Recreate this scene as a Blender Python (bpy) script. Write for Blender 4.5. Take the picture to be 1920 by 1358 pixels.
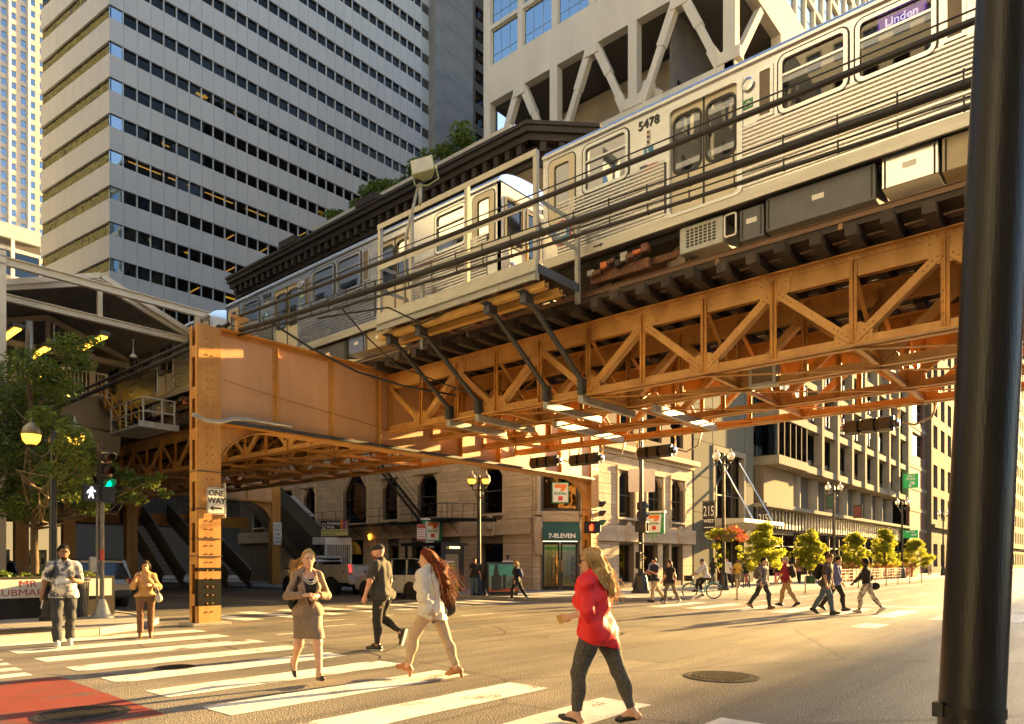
import bpy, math, random
import numpy as np
from mathutils import Vector, Matrix
for _o in list(bpy.data.objects): bpy.data.objects.remove(_o, do_unlink=True)
SC = bpy.context.scene; COL = SC.collection; R = math.radians
random.seed(7); NP = np.random.RandomState(7)

# ------------------------------------------------------------------ camera, sky, sun, exposure
_c = bpy.data.cameras.new('camera'); CAM = bpy.data.objects.new('camera', _c); COL.objects.link(CAM)
CAM.location = (0, 0, 1.6); CAM.rotation_euler = (R(90), 0, R(-49.3))
_c.lens = 25.1; _c.sensor_width = 36; _c.shift_y = 0.1958; _c.clip_end = 3000; _c.clip_start = 0.05
_c.dof.use_dof = True; _c.dof.focus_distance = 13; _c.dof.aperture_fstop = 9.0
SC.camera = CAM
W = bpy.data.worlds.new('World'); SC.world = W; W.use_nodes = True
_n = W.node_tree; _n.nodes.clear()
_sky = _n.nodes.new('ShaderNodeTexSky'); _sky.sky_type = 'NISHITA'; _sky.sun_disc = False
SUN_EL = 12.5; SUN_AZ = 8.5
_sky.sun_elevation = R(SUN_EL); _sky.sun_rotation = R(90 + SUN_AZ)
_sky.air_density = 1.0; _sky.dust_density = 1.2; _sky.ozone_density = 1.0
_bg = _n.nodes.new('ShaderNodeBackground'); _bg.inputs['Strength'].default_value = 0.06
_wo = _n.nodes.new('ShaderNodeOutputWorld')
_n.links.new(_sky.outputs[0], _bg.inputs[0]); _n.links.new(_bg.outputs[0], _wo.inputs[0])
_l = bpy.data.lights.new('sun', 'SUN'); SUN = bpy.data.objects.new('sun', _l); COL.objects.link(SUN)
_l.energy = 5.0; _l.angle = R(0.7); _l.color = (1.0, 0.61, 0.2)
_d = Vector((math.cos(R(SUN_EL)) * math.cos(R(SUN_AZ)), -math.cos(R(SUN_EL)) * math.sin(R(SUN_AZ)), math.sin(R(SUN_EL))))
SUN.rotation_euler = _d.to_track_quat('Z', 'Y').to_euler(); SUN.location = (60, -10, 40)
SC.view_settings.view_transform = 'Standard'; SC.view_settings.look = 'None'
SC.view_settings.gamma = 1; SC.view_settings.use_curve_mapping = False
SC.view_settings.exposure = 2.93
SC.view_settings.use_white_balance = True; SC.view_settings.white_balance_temperature = 6250

# ------------------------------------------------------------------ materials
MATS = {}
def mat(name, col, rough=.7, metal=0., var=.14, scale=3., bump=0., bscale=40., rnd=0., col2=None, streak=None, emis=None, es=0., coat=0., detail=4., spec=.5, sub=None, trans=0., sharp=0.):
    if name in MATS: return MATS[name]
    m = bpy.data.materials.new(name); m.use_nodes = True; t = m.node_tree; N = t.nodes; L = t.links
    b = N['Principled BSDF']; b.inputs['Roughness'].default_value = rough; b.inputs['Metallic'].default_value = metal
    b.inputs['Specular IOR Level'].default_value = spec
    if coat: b.inputs['Coat Weight'].default_value = coat
    tc = N.new('ShaderNodeTexCoord'); src = tc.outputs['Object']
    if streak:
        mp = N.new('ShaderNodeMapping'); mp.inputs['Scale'].default_value = streak; L.new(src, mp.inputs[0]); vsrc = mp.outputs[0]
    else: vsrc = src
    c2 = col2 or tuple(min(1, c * (1 + var)) for c in col); c1 = col if col2 else tuple(c * (1 - var) for c in col)
    out = None
    if var > 0 or col2:
        nz = N.new('ShaderNodeTexNoise'); nz.inputs['Scale'].default_value = scale; nz.inputs['Detail'].default_value = detail; nz.inputs['Roughness'].default_value = .65
        L.new(vsrc, nz.inputs['Vector'])
        cr = N.new('ShaderNodeValToRGB'); cr.color_ramp.elements[0].position = .32 + sharp; cr.color_ramp.elements[1].position = .68 - sharp
        cr.color_ramp.elements[0].color = (*c1, 1); cr.color_ramp.elements[1].color = (*c2, 1); L.new(nz.outputs['Fac'], cr.inputs[0]); out = cr.outputs[0]
        mr = N.new('ShaderNodeMapRange'); mr.inputs[3].default_value = max(0, rough - .08); mr.inputs[4].default_value = min(1, rough + .1)
        L.new(nz.outputs['Fac'], mr.inputs[0]); L.new(mr.outputs[0], b.inputs['Roughness'])
    if rnd:
        oi = N.new('ShaderNodeObjectInfo'); hs = N.new('ShaderNodeHueSaturation'); m2 = N.new('ShaderNodeMapRange')
        m2.inputs[3].default_value = 1 - rnd; m2.inputs[4].default_value = 1 + rnd; L.new(oi.outputs['Random'], m2.inputs[0]); L.new(m2.outputs[0], hs.inputs['Value'])
        if out: L.new(out, hs.inputs['Color'])
        else: hs.inputs['Color'].default_value = (*col, 1)
        out = hs.outputs[0]
    if out: L.new(out, b.inputs['Base Color'])
    else: b.inputs['Base Color'].default_value = (*col, 1)
    if bump:
        nb = N.new('ShaderNodeTexNoise'); nb.inputs['Scale'].default_value = bscale; nb.inputs['Detail'].default_value = 3
        L.new(vsrc, nb.inputs['Vector']); bp = N.new('ShaderNodeBump'); bp.inputs['Strength'].default_value = bump; bp.inputs['Distance'].default_value = .02
        L.new(nb.outputs['Fac'], bp.inputs['Height']); L.new(bp.outputs[0], b.inputs['Normal'])
    if emis: b.inputs['Emission Color'].default_value = (*emis, 1); b.inputs['Emission Strength'].default_value = es
    if sub: b.inputs['Subsurface Weight'].default_value = sub; b.inputs['Subsurface Radius'].default_value = (.02, .008, .005); b.inputs['Subsurface Scale'].default_value = .4
    if trans:   # thin leaf: part of the light passes through
        tr = N.new('ShaderNodeBsdfTranslucent'); mx = N.new('ShaderNodeMixShader'); mx.inputs[0].default_value = trans
        if out: L.new(out, tr.inputs[0])
        else: tr.inputs[0].default_value = (*col, 1)
        L.new(b.outputs[0], mx.inputs[1]); L.new(tr.outputs[0], mx.inputs[2]); L.new(mx.outputs[0], N['Material Output'].inputs[0])
    MATS[name] = m; return m

def glass(name, tint=(.5, .55, .55), refl=(1, 1, 1), rough=.02, base=.06, ior=1.5, wav=0.):
    if name in MATS: return MATS[name]
    m = bpy.data.materials.new(name); m.use_nodes = True; t = m.node_tree; N = t.nodes; L = t.links
    N.remove(N['Principled BSDF'])
    tr = N.new('ShaderNodeBsdfTransparent'); tr.inputs[0].default_value = (*tint, 1)
    gl = N.new('ShaderNodeBsdfGlossy'); gl.inputs[0].default_value = (*refl, 1); gl.inputs['Roughness'].default_value = rough
    fr = N.new('ShaderNodeFresnel'); fr.inputs[0].default_value = ior
    ad = N.new('ShaderNodeMath'); ad.operation = 'ADD'; ad.use_clamp = True; ad.inputs[1].default_value = base; L.new(fr.outputs[0], ad.inputs[0])
    if wav:
        tc = N.new('ShaderNodeTexCoord'); nz = N.new('ShaderNodeTexNoise'); nz.inputs['Scale'].default_value = .7; L.new(tc.outputs['Object'], nz.inputs['Vector'])
        bp = N.new('ShaderNodeBump'); bp.inputs['Strength'].default_value = wav; bp.inputs['Distance'].default_value = .1
        L.new(nz.outputs['Fac'], bp.inputs['Height']); L.new(bp.outputs[0], gl.inputs['Normal'])
    mx = N.new('ShaderNodeMixShader'); L.new(ad.outputs[0], mx.inputs[0]); L.new(tr.outputs[0], mx.inputs[1]); L.new(gl.outputs[0], mx.inputs[2])
    L.new(mx.outputs[0], N['Material Output'].inputs[0]); MATS[name] = m; return m

# ------------------------------------------------------------------ geometry helpers
BASE = {}
class Fr:
    def __init__(s, o, u, v, n=None):
        s.o = Vector(o); s.u = Vector(u).normalized(); s.v = Vector(v).normalized(); s.n = Vector(n).normalized() if n else s.u.cross(s.v)
    def p(s, a, b, c=0.): return s.o + s.u * a + s.v * b + s.n * c
FS = lambda Y: Fr((0, Y, 0), (1, 0, 0), (0, 0, 1))        # wall facing -Y : u=+X v=+Z n=-Y
FW = lambda X: Fr((X, 0, 0), (0, -1, 0), (0, 0, 1))       # wall facing -X : u=-Y v=+Z n=-X
class MB:
    def __init__(s): s.v = []; s.f = []; s.m = []; s.cm = 0
    def add(s, vs, fs):
        o = len(s.v); s.v += [tuple(x) for x in vs]
        for f in fs: s.f.append(tuple(i + o for i in f)); s.m.append(s.cm)
        return s
    def box(s, x0, x1, y0, y1, z0, z1):
        return s.add([(x0, y0, z0), (x1, y0, z0), (x1, y1, z0), (x0, y1, z0), (x0, y0, z1), (x1, y0, z1), (x1, y1, z1), (x0, y1, z1)],
                     [(0, 3, 2, 1), (4, 5, 6, 7), (0, 1, 5, 4), (1, 2, 6, 5), (2, 3, 7, 6), (3, 0, 4, 7)])
    def fbox(s, fr, a0, a1, b0, b1, c0, c1):
        q = [fr.p(a, b, c) for c in (c0, c1) for (a, b) in ((a0, b0), (a1, b0), (a1, b1), (a0, b1))]
        return s.add(q, [(0, 3, 2, 1), (4, 5, 6, 7), (0, 1, 5, 4), (1, 2, 6, 5), (2, 3, 7, 6), (3, 0, 4, 7)])
    def beam(s, p, q, w, h, up=(0, 0, 1)):
        p, q = Vector(p), Vector(q); d = (q - p).normalized(); u = Vector(up)
        a = d.cross(u)
        if a.length < 1e-4: a = d.cross(Vector((1, 0, 0)))
        a.normalize(); b = a.cross(d); a *= w / 2; b *= h / 2
        vs = [x + i * a + j * b for x in (p, q) for (i, j) in ((-1, -1), (1, -1), (1, 1), (-1, 1))]
        return s.add(vs, [(0, 1, 2, 3), (7, 6, 5, 4), (0, 4, 5, 1), (1, 5, 6, 2), (2, 6, 7, 3), (3, 7, 4, 0)])
    def tube(s, pts, r, n=8, cap=True):
        pts = [Vector(p) for p in pts]; rs = r if isinstance(r, (list, tuple)) else [r] * len(pts)
        o = len(s.v); a = None
        for i, p in enumerate(pts):
            d = (pts[min(i + 1, len(pts) - 1)] - pts[max(i - 1, 0)])
            d = d.normalized() if d.length > 1e-9 else Vector((0, 0, 1))
            if a is None:
                a = d.cross(Vector((0, 0, 1)))
                if a.length < .05: a = d.cross(Vector((1, 0, 0)))
            a = (a - d * a.dot(d)); a.normalize(); b = d.cross(a)
            for k in range(n):
                t = 2 * math.pi * k / n; s.v.append(tuple(p + (a * math.cos(t) + b * math.sin(t)) * rs[i]))
        for i in range(len(pts) - 1):
            for k in range(n):
                k2 = (k + 1) % n; s.f.append((o + i * n + k, o + i * n + k2, o + (i + 1) * n + k2, o + (i + 1) * n + k)); s.m.append(s.cm)
        if cap:
            s.f.append(tuple(o + k for k in reversed(range(n)))); s.m.append(s.cm)
            e = o + (len(pts) - 1) * n; s.f.append(tuple(e + k for k in range(n))); s.m.append(s.cm)
        return s
    def lathe(s, x, y, prof, n=14, z=0., ax=None):
        fr = ax or Fr((x, y, z), (1, 0, 0), (0, 1, 0), (0, 0, 1))
        o = len(s.v)
        for (r, h) in prof:
            for k in range(n):
                t = 2 * math.pi * k / n; s.v.append(tuple(fr.p(r * math.cos(t), r * math.sin(t), h)))
        for i in range(len(prof) - 1):
            for k in range(n):
                k2 = (k + 1) % n; s.f.append((o + i * n + k, o + i * n + k2, o + (i + 1) * n + k2, o + (i + 1) * n + k)); s.m.append(s.cm)
        s.f.append(tuple(o + k for k in reversed(range(n)))); s.m.append(s.cm)
        e = o + (len(prof) - 1) * n; s.f.append(tuple(e + k for k in range(n))); s.m.append(s.cm)
        return s
    def prism(s, fr, pts, c0, c1):
        n = len(pts); vs = [fr.p(a, b, c0) for a, b in pts] + [fr.p(a, b, c1) for a, b in pts]
        return s.add(vs, [tuple(reversed(range(n))), tuple(range(n, 2 * n))] + [(i, (i + 1) % n, n + (i + 1) % n, n + i) for i in range(n)])
    def ring(s, fr, po, pi, c0, c1):
        n = len(po); vs = [fr.p(a, b, c) for c in (c0, c1) for P in (po, pi) for a, b in P]; f = []
        for i in range(n):
            j = (i + 1) % n
            f += [(2 * n + i, 2 * n + j, 3 * n + j, 3 * n + i), (i, j, 2 * n + j, 2 * n + i), (n + j, n + i, 3 * n + i, 3 * n + j), (j, i, n + i, n + j)]
        return s.add(vs, f)
    def wall(s, fr, u0, u1, v0, v1, holes=(), th=.2, rev=None):
        us = sorted({u0, u1} | {min(max(x, u0), u1) for h in holes for x in h[:2]}); vs = sorted({v0, v1} | {min(max(x, v0), v1) for h in holes for x in h[2:]})
        for i in range(len(us) - 1):
            j = 0
            while j < len(vs) - 1:
                a = (us[i] + us[i + 1]) / 2
                inh = lambda jj: any(h[0] < a < h[1] and h[2] < (vs[jj] + vs[jj + 1]) / 2 < h[3] for h in holes)
                if inh(j): j += 1; continue
                k = j
                while k + 1 < len(vs) - 1 and not inh(k + 1): k += 1
                for c, fl in ((0, 0), (-th, 1)):
                    q = [fr.p(us[i], vs[j], c), fr.p(us[i + 1], vs[j], c), fr.p(us[i + 1], vs[k + 1], c), fr.p(us[i], vs[k + 1], c)]
                    s.add(q, [(3, 2, 1, 0) if fl else (0, 1, 2, 3)])
                j = k + 1
        rv = rev if rev is not None else th
        for (a0, a1, b0, b1), fl, t in [((u0, u1, v0, v1), 0, th)] + [(h[:4], 1, rv) for h in holes]:
            c = [(a0, b0), (a1, b0), (a1, b1), (a0, b1)]
            for i in range(4):
                (p, q), (x, y) = c[i], c[(i + 1) % 4]
                s.add([fr.p(p, q, 0), fr.p(x, y, 0), fr.p(x, y, -t), fr.p(p, q, -t)], [(0, 1, 2, 3) if fl else (3, 2, 1, 0)])
        return s
    def build(s, name, m, parent=None, smooth=False, bevel=0., bseg=1, auto=None):
        b = BASE.get(parent.name, Vector()) if parent else Vector()
        me = bpy.data.meshes.new(name); bx, by, bz = b
        me.from_pydata([(x - bx, y - by, z - bz) for x, y, z in s.v], [], s.f)
        for k in (m if isinstance(m, (list, tuple)) else [m]): me.materials.append(k)
        if isinstance(m, (list, tuple)): me.polygons.foreach_set('material_index', s.m)
        if smooth: me.polygons.foreach_set('use_smooth', [True] * len(me.polygons))
        me.update(); o = bpy.data.objects.new(name, me); COL.objects.link(o)
        if parent: o.parent = parent
        BASE[o.name] = b.copy()
        if bevel:
            md = o.modifiers.new('bevel', 'BEVEL'); md.width = bevel; md.segments = bseg; md.limit_method = 'ANGLE'; md.angle_limit = R(40)
        if auto: me.set_sharp_from_angle(angle=R(auto))
        return o
def thing(name, label, cat, loc=(0, 0, 0), group=None, local=False):
    o = bpy.data.objects.new(name, None); COL.objects.link(o); o.empty_display_size = .2
    o['label'] = label; o['category'] = cat
    if group: o['group'] = group
    if not local: o.location = loc
    BASE[o.name] = Vector((0, 0, 0)) if local else Vector(loc)
    return o
def tag(o, label, cat, group=None):
    o['label'] = label; o['category'] = cat
    if group: o['group'] = group
    return o
def struct(o): o['kind'] = 'structure'; return o
def stuff(o): o['kind'] = 'stuff'; return o
def dup(o, parent=None, shift=None, label=None, group=None):
    c = o.copy(); COL.objects.link(c)
    if parent: c.parent = parent
    if shift is not None: c.location = Vector(o.location) + Vector(shift)
    if label: c['label'] = label
    if group: c['group'] = group
    for ch in list(o.children): dup(ch, c)
    BASE[c.name] = BASE.get(o.name, Vector()).copy() + Vector(shift or (0, 0, 0)); return c
_UC = {}
def piece(name, m, parent, fr, a0, a1, b0, b1, c0, c1, cham=0.):
    """one block as an object: shared unit-box mesh, scaled and placed"""
    if m.name not in _UC:
        me = bpy.data.meshes.new('unit_block'); k = MB().box(-.5, .5, -.5, .5, -.5, .5); me.from_pydata(k.v, [], k.f); me.materials.append(m); _UC[m.name] = me
    o = bpy.data.objects.new(name, _UC[m.name]); COL.objects.link(o); b = BASE.get(parent.name, Vector())
    o.parent = parent; BASE[o.name] = b
    M = Matrix((fr.u, fr.v, fr.n)).transposed().to_4x4() @ Matrix.Diagonal((a1 - a0, b1 - b0, c1 - c0, 1))
    M.translation = fr.p((a0 + a1) / 2, (b0 + b1) / 2, (c0 + c1) / 2) - b; o.matrix_basis = M; return o
def inst(name, src, parent, loc, rotz=0., sc=None):
    o = bpy.data.objects.new(name, src.data); COL.objects.link(o); o.parent = parent; b = BASE.get(parent.name, Vector()); BASE[o.name] = b
    o.location = Vector(loc) - b; o.rotation_euler = (0, 0, rotz)
    if sc: o.scale = sc
    return o
def rrect(a0, a1, b0, b1, r, n=4):
    P = []
    for cx, cy, t0 in ((a1 - r, b0 + r, -90), (a1 - r, b1 - r, 0), (a0 + r, b1 - r, 90), (a0 + r, b0 + r, 180)):
        for k in range(n + 1): t = R(t0 + 90 * k / n); P.append((cx + r * math.cos(t), cy + r * math.sin(t)))
    return P
_TX = {}
def text(s, size, fr, m, parent, name='lettering', align='CENTER', ext=.004, bold=0., sx=1.):
    c = bpy.data.curves.new('t', 'FONT'); c.body = s; c.size = size; c.align_x = align; c.align_y = 'CENTER'; c.extrude = ext; c.offset = bold; c.resolution_u = 3
    t = bpy.data.objects.new('t', c); COL.objects.link(t); dg = bpy.context.evaluated_depsgraph_get(); me = bpy.data.meshes.new_from_object(t.evaluated_get(dg))
    bpy.data.objects.remove(t, do_unlink=True); bpy.data.curves.remove(c)
    k = MB(); k.add([fr.p(v.co.x * sx, v.co.y, v.co.z) for v in me.vertices], [tuple(p.vertices) for p in me.polygons]); bpy.data.meshes.remove(me)
    return k.build(name, m, parent)
def catenary(p, q, sag, n=16):
    p, q = Vector(p), Vector(q); return [p.lerp(q, i / n) - Vector((0, 0, sag * 4 * (i / n) * (1 - i / n))) for i in range(n + 1)]

M = mat
STEEL = M('painted_orange_steel', (.4, .17, .03), .5, col2=(.6, .325, .085), scale=1.6, bump=.15, bscale=30, streak=(1, 1, .35), detail=8)
STEELD = M('weathered_orange_steel', (.47, .21, .032), .55, var=.3, scale=1.6, bump=.2, bscale=30, detail=8)
TIMBER = M('creosoted_timber', (.06, .045, .035), .85, var=.4, scale=3, bump=.4, bscale=14, streak=(1, 6, 6), rnd=.3)
TIMBERG = M('grey_weathered_timber', (.2, .17, .13), .85, var=.3, scale=3, bump=.3, bscale=20, streak=(1, 6, 6), rnd=.2)
GALV = M('galvanised_steel', (.36, .37, .36), .5, .35, var=.15, scale=4, bump=.05)
DARKM = M('dark_grey_metal', (.06, .065, .075), .45, .3, var=.2, scale=5)
BLACK = M('black_painted_metal', (.012, .012, .013), .35, var=.3, scale=6, coat=.2)
RUBBER = M('black_rubber', (.02, .02, .02), .8, var=.2)
STAIN = M('brushed_stainless', (.58, .6, .63), .23, .92, var=.08, scale=3, bump=.01, bscale=18, streak=(1, .25, 6))
CREAM = M('cream_painted_door', (.5, .45, .35), .38, .25, var=.06, scale=2)
WHITEP = M('white_paint', (.72, .7, .66), .5, var=.08)
CONC = M('pale_concrete', (.36, .34, .3), .85, var=.12, scale=1.5, bump=.2, bscale=25, detail=8)
LAMPW = M('lit_fluorescent_tube', (.9, .9, .8), .5, var=0, emis=(1, .86, .6), es=.8)
LAMPY = M('lit_yellow_lamp', (.9, .7, .2), .5, var=0, emis=(1, .5, .04), es=.7)
CHROME = M('polished_steel', (.7, .7, .7), .12, 1, var=0)
# ================================================================== GROUND
def asphalt():
    m = bpy.data.materials.new('worn_asphalt'); m.use_nodes = True; t = m.node_tree; N = t.nodes; L = t.links; b = N['Principled BSDF']
    tc = N.new('ShaderNodeTexCoord'); src = tc.outputs['Object']
    def nz(sc, det, mp=None):
        n = N.new('ShaderNodeTexNoise'); n.inputs['Scale'].default_value = sc; n.inputs['Detail'].default_value = det
        if mp:
            q = N.new('ShaderNodeMapping'); q.inputs['Scale'].default_value = mp; L.new(src, q.inputs[0]); L.new(q.outputs[0], n.inputs['Vector'])
        else: L.new(src, n.inputs['Vector'])
        return n
    big = nz(.35, 6); wear = nz(1.2, 4, (.12, 1.6, 1)); grit = nz(70, 2); vo = N.new('ShaderNodeTexVoronoi'); vo.inputs['Scale'].default_value = 55; L.new(src, vo.inputs['Vector'])
    r1 = N.new('ShaderNodeValToRGB'); r1.color_ramp.elements[0].color = (.12, .112, .1, 1); r1.color_ramp.elements[1].color = (.195, .18, .157, 1)
    r1.color_ramp.elements[0].position = .35; r1.color_ramp.elements[1].position = .65; L.new(big.outputs['Fac'], r1.inputs[0])
    def mixc(a, bb, f, mode='MULTIPLY', fac=None):
        x = N.new('ShaderNodeMix'); x.data_type = 'RGBA'; x.blend_type = mode; x.inputs['Factor'].default_value = f
        L.new(a, x.inputs['A']); L.new(bb, x.inputs['B'])
        if fac: L.new(fac, x.inputs['Factor'])
        return x.outputs['Result']
    r2 = N.new('ShaderNodeValToRGB'); r2.color_ramp.elements[0].color = (.74, .74, .74, 1); r2.color_ramp.elements[1].color = (1.4, 1.38, 1.34, 1); r2.color_ramp.elements[0].position = .3; r2.color_ramp.elements[1].position = .62; L.new(wear.outputs['Fac'], r2.inputs[0])
    r3 = N.new('ShaderNodeValToRGB'); r3.color_ramp.elements[0].color = (.3, .3, .3, 1); r3.color_ramp.elements[1].color = (1.9, 1.85, 1.7, 1); r3.color_ramp.elements[0].position = .35; r3.color_ramp.elements[1].position = .7; L.new(grit.outputs['Fac'], r3.inputs[0])
    c = mixc(mixc(r1.outputs[0], r2.outputs[0], 1), r3.outputs[0], .85)
    # tar-sealed cracks
    ck = N.new('ShaderNodeTexVoronoi'); ck.feature = 'DISTANCE_TO_EDGE'; ck.inputs['Scale'].default_value = .16; wq = nz(1.1, 4)
    ad = N.new('ShaderNodeMix'); ad.data_type = 'VECTOR'; ad.inputs['Factor'].default_value = .16; L.new(src, ad.inputs['A']); L.new(wq.outputs['Color'], ad.inputs['B']); L.new(ad.outputs[1], ck.inputs['Vector'])
    rk = N.new('ShaderNodeValToRGB'); rk.color_ramp.elements[0].position = .002; rk.color_ramp.elements[1].position = .005; rk.color_ramp.elements[0].color = (.5, .5, .5, 1); rk.color_ramp.elements[1].color = (1, 1, 1, 1); L.new(ck.outputs['Distance'], rk.inputs[0])
    c = mixc(c, rk.outputs[0], 1); L.new(c, b.inputs['Base Color'])
    b.inputs['Roughness'].default_value = .48; b.inputs['Specular IOR Level'].default_value = .6
    bp = N.new('ShaderNodeBump'); bp.inputs['Strength'].default_value = .8; bp.inputs['Distance'].default_value = .016; L.new(vo.outputs['Distance'], bp.inputs['Height'])
    b2 = N.new('ShaderNodeBump'); b2.inputs['Strength'].default_value = .25; b2.inputs['Distance'].default_value = .05; L.new(wear.outputs['Fac'], b2.inputs['Height']); L.new(bp.outputs[0], b2.inputs['Normal']); L.new(b2.outputs[0], b.inputs['Normal'])
    MATS[m.name] = m; return m
ASPH = asphalt()
def paintmat(name, col, wear=.5):
    """road paint with the asphalt showing through where it is worn"""
    m = bpy.data.materials.new(name); m.use_nodes = True; t = m.node_tree; N = t.nodes; L = t.links; b = N['Principled BSDF']
    tc = N.new('ShaderNodeTexCoord'); n1 = N.new('ShaderNodeTexNoise'); n1.inputs['Scale'].default_value = 38; n1.inputs['Detail'].default_value = 6
    n2 = N.new('ShaderNodeTexNoise'); n2.inputs['Scale'].default_value = 1.7; n2.inputs['Detail'].default_value = 5
    for n in (n1, n2): L.new(tc.outputs['Object'], n.inputs['Vector'])
    mu = N.new('ShaderNodeMath'); mu.operation = 'MULTIPLY_ADD'; mu.inputs[1].default_value = .55; L.new(n1.outputs['Fac'], mu.inputs[0]); L.new(n2.outputs['Fac'], mu.inputs[2])
    r = N.new('ShaderNodeValToRGB'); r.color_ramp.elements[0].position = wear; r.color_ramp.elements[1].position = wear + .12
    r.color_ramp.elements[0].color = (.09, .085, .075, 1); r.color_ramp.elements[1].color = (*col, 1); L.new(mu.outputs[0], r.inputs[0])
    n3 = N.new('ShaderNodeTexNoise'); n3.inputs['Scale'].default_value = 2.5; n3.inputs['Detail'].default_value = 7; L.new(tc.outputs['Object'], n3.inputs['Vector'])
    mx = N.new('ShaderNodeMix'); mx.data_type = 'RGBA'; mx.blend_type = 'MULTIPLY'; mx.inputs['Factor'].default_value = .5; L.new(r.outputs[0], mx.inputs['A']); L.new(n3.outputs['Fac'], mx.inputs['B'])
    cr = N.new('ShaderNodeValToRGB'); cr.color_ramp.elements[0].position = .3; cr.color_ramp.elements[1].position = .6; cr.color_ramp.elements[0].color = (.6, .58, .55, 1); L.new(n3.outputs['Fac'], cr.inputs[0]); L.new(cr.outputs[0], mx.inputs['B'])
    L.new(mx.outputs['Result'], b.inputs['Base Color']); b.inputs['Roughness'].default_value = .6
    bp = N.new('ShaderNodeBump'); bp.inputs['Strength'].default_value = .3; bp.inputs['Distance'].default_value = .006; L.new(n1.outputs['Fac'], bp.inputs['Height']); L.new(bp.outputs[0], b.inputs['Normal'])
    return m
PAINT = paintmat('worn_white_road_paint', (.76, .73, .66), .58); REDP = paintmat('red_lane_paint', (.23, .038, .019), .58)
SIDEW = M('pavement_concrete', (.27, .25, .22), .85, var=.2, scale=1.1, bump=.25, bscale=30, detail=9, rnd=.1)
KERB = M('kerb_stone', (.3, .28, .25), .8, var=.2, scale=3, bump=.2)
IRON = M('cast_iron', (.05, .045, .04), .5, .6, var=.3, scale=8, bump=.2)

g = MB(); g.add([(-400, -400, 0), (900, -400, 0), (900, 900, 0), (-400, 900, 0)], [(0, 1, 2, 3)]); struct(g.build('road', ASPH))
def sheet(name, pts, m, z=.004):
    k = MB(); k.add([(x, y, z) for x, y in pts], [tuple(range(len(pts)))]); return struct(k.build(name, m))
def rect(name, x0, x1, y0, y1, m, z=.004, jit=.035):
    j = lambda: random.uniform(-jit, jit)
    n = 8; top = [(x0 + (x1 - x0) * i / n, y0 + j() * .6) for i in range(n + 1)]; bot = [(x0 + (x1 - x0) * i / n, y1 + j() * .6) for i in range(n, -1, -1)]
    return sheet(name, top + bot, m, z)
for k in range(10):      # near crosswalk, bars along X
    yb = 3.22 + 1.52 * k - .04; rect('crosswalk_stripe', 3.68 + .02 * k, 7.0 + .1 * k + random.uniform(-.05, .05), yb - .66, yb, PAINT)
for k in range(5): yb = 11.75 + .72 * k; rect('lane_stripe', -6, 3.25 + .06 * k, yb, yb + .36, PAINT)
sheet('bus_lane', [(-40, 7.7), (3.32, 7.66), (3.44, 11.36), (-40, 11.4)], REDP, .004)
for k in range(9): x = 10.1 + 1.42 * k; rect('crosswalk_stripe', x, x + .6, 18.4, 21.6, PAINT)          # across Wells
for k in range(8): yb = 2.1 + 1.5 * k; rect('crosswalk_stripe', 22.9, 26.6, yb, yb + .62, PAINT)        # far side
rect('stop_line', 18.9, 20.3, 4.6, 5.2, PAINT); rect('stop_line', 28.4, 28.9, 2.0, 7.6, PAINT)
for (x0, x1, y) in ((10.4, 11.4, 15.1), (15.2, 16.6, 15.0), (11.0, 12.2, 16.6), (8.6, 9.4, 14.2), (13.2, 14.2, 16.9)): rect('lane_dash', x0, x1, y, y + .12, PAINT)
for k in range(14): rect('lane_dash', 31 + 8 * k, 34 + 8 * k, 7.6, 7.75, PAINT)
for k in range(10): rect('lane_dash', 15.6, 15.75, 26 + 7 * k, 29 + 7 * k, PAINT)
rect('lane_line', 28, 150, 11.4, 11.55, PAINT); rect('lane_line', 28, 150, 3.9, 4.05, PAINT)

PATCH = M('dark_asphalt_patch', (.09, .085, .075), .75, var=.25, scale=30, bump=.4, bscale=90); TAR = M('tar_seal', (.02, .019, .018), .45, var=.2)
for P_ in ([(10.2, 5.6), (13.6, 5.8), (13.5, 7.0), (10.1, 6.8)], [(15.5, 9.5), (18.9, 9.7), (18.8, 10.5), (15.4, 10.4)], [(11.5, 12.1), (13.1, 12.2), (13.0, 13.6), (11.4, 13.5)], [(.2, 5.2), (2.9, 5.3), (2.9, 6.2), (.2, 6.1)]): sheet('asphalt_patch', P_, PATCH, .0025)
_rt = np.random.RandomState(12)
for i in range(16):
    x, y = _rt.uniform(4, 22), _rt.uniform(2.5, 15); a = _rt.uniform(0, 6.28); P_ = []; Q_ = []
    for j in range(14): P_.append((x, y)); w = _rt.uniform(.012, .03); Q_.append((x - w * math.sin(a), y + w * math.cos(a))); x += .3 * math.cos(a); y += .3 * math.sin(a); a += _rt.normal() * .35
    k = MB(); k.add([(*p, .003) for p in P_] + [(*p, .003) for p in Q_], [(j, j + 1, 15 + j, 14 + j) for j in range(13)]); struct(k.build('tar_seam', TAR))
def pavement(name, pts, z=.13):
    n = len(pts); k = MB(); k.add([(x, y, 0) for x, y in pts] + [(x, y, z) for x, y in pts], [tuple(range(n, 2 * n))] + [(i, (i + 1) % n, n + (i + 1) % n, n + i) for i in range(n)])
    return struct(k.build(name, SIDEW))
NE = pavement('pavement', [(-90, 16.6), (4.0, 16.7), (6.0, 17.2), (7.4, 18.1), (8.2, 19.4), (8.5, 21.5), (8.55, 25), (8.55, 160), (-90, 160)])
NW = pavement('pavement', [(22.7, 160), (22.7, 21), (23.1, 18.4), (24.2, 16.5), (26, 15.0), (28.5, 14.3), (34, 14.1), (220, 14.0), (220, 160)])
pavement('pavement', [(-90, -80), (4.2, -80), (4.2, -1), (3.6, .6), (2.4, 1.3), (-90, 1.4)])
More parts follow.
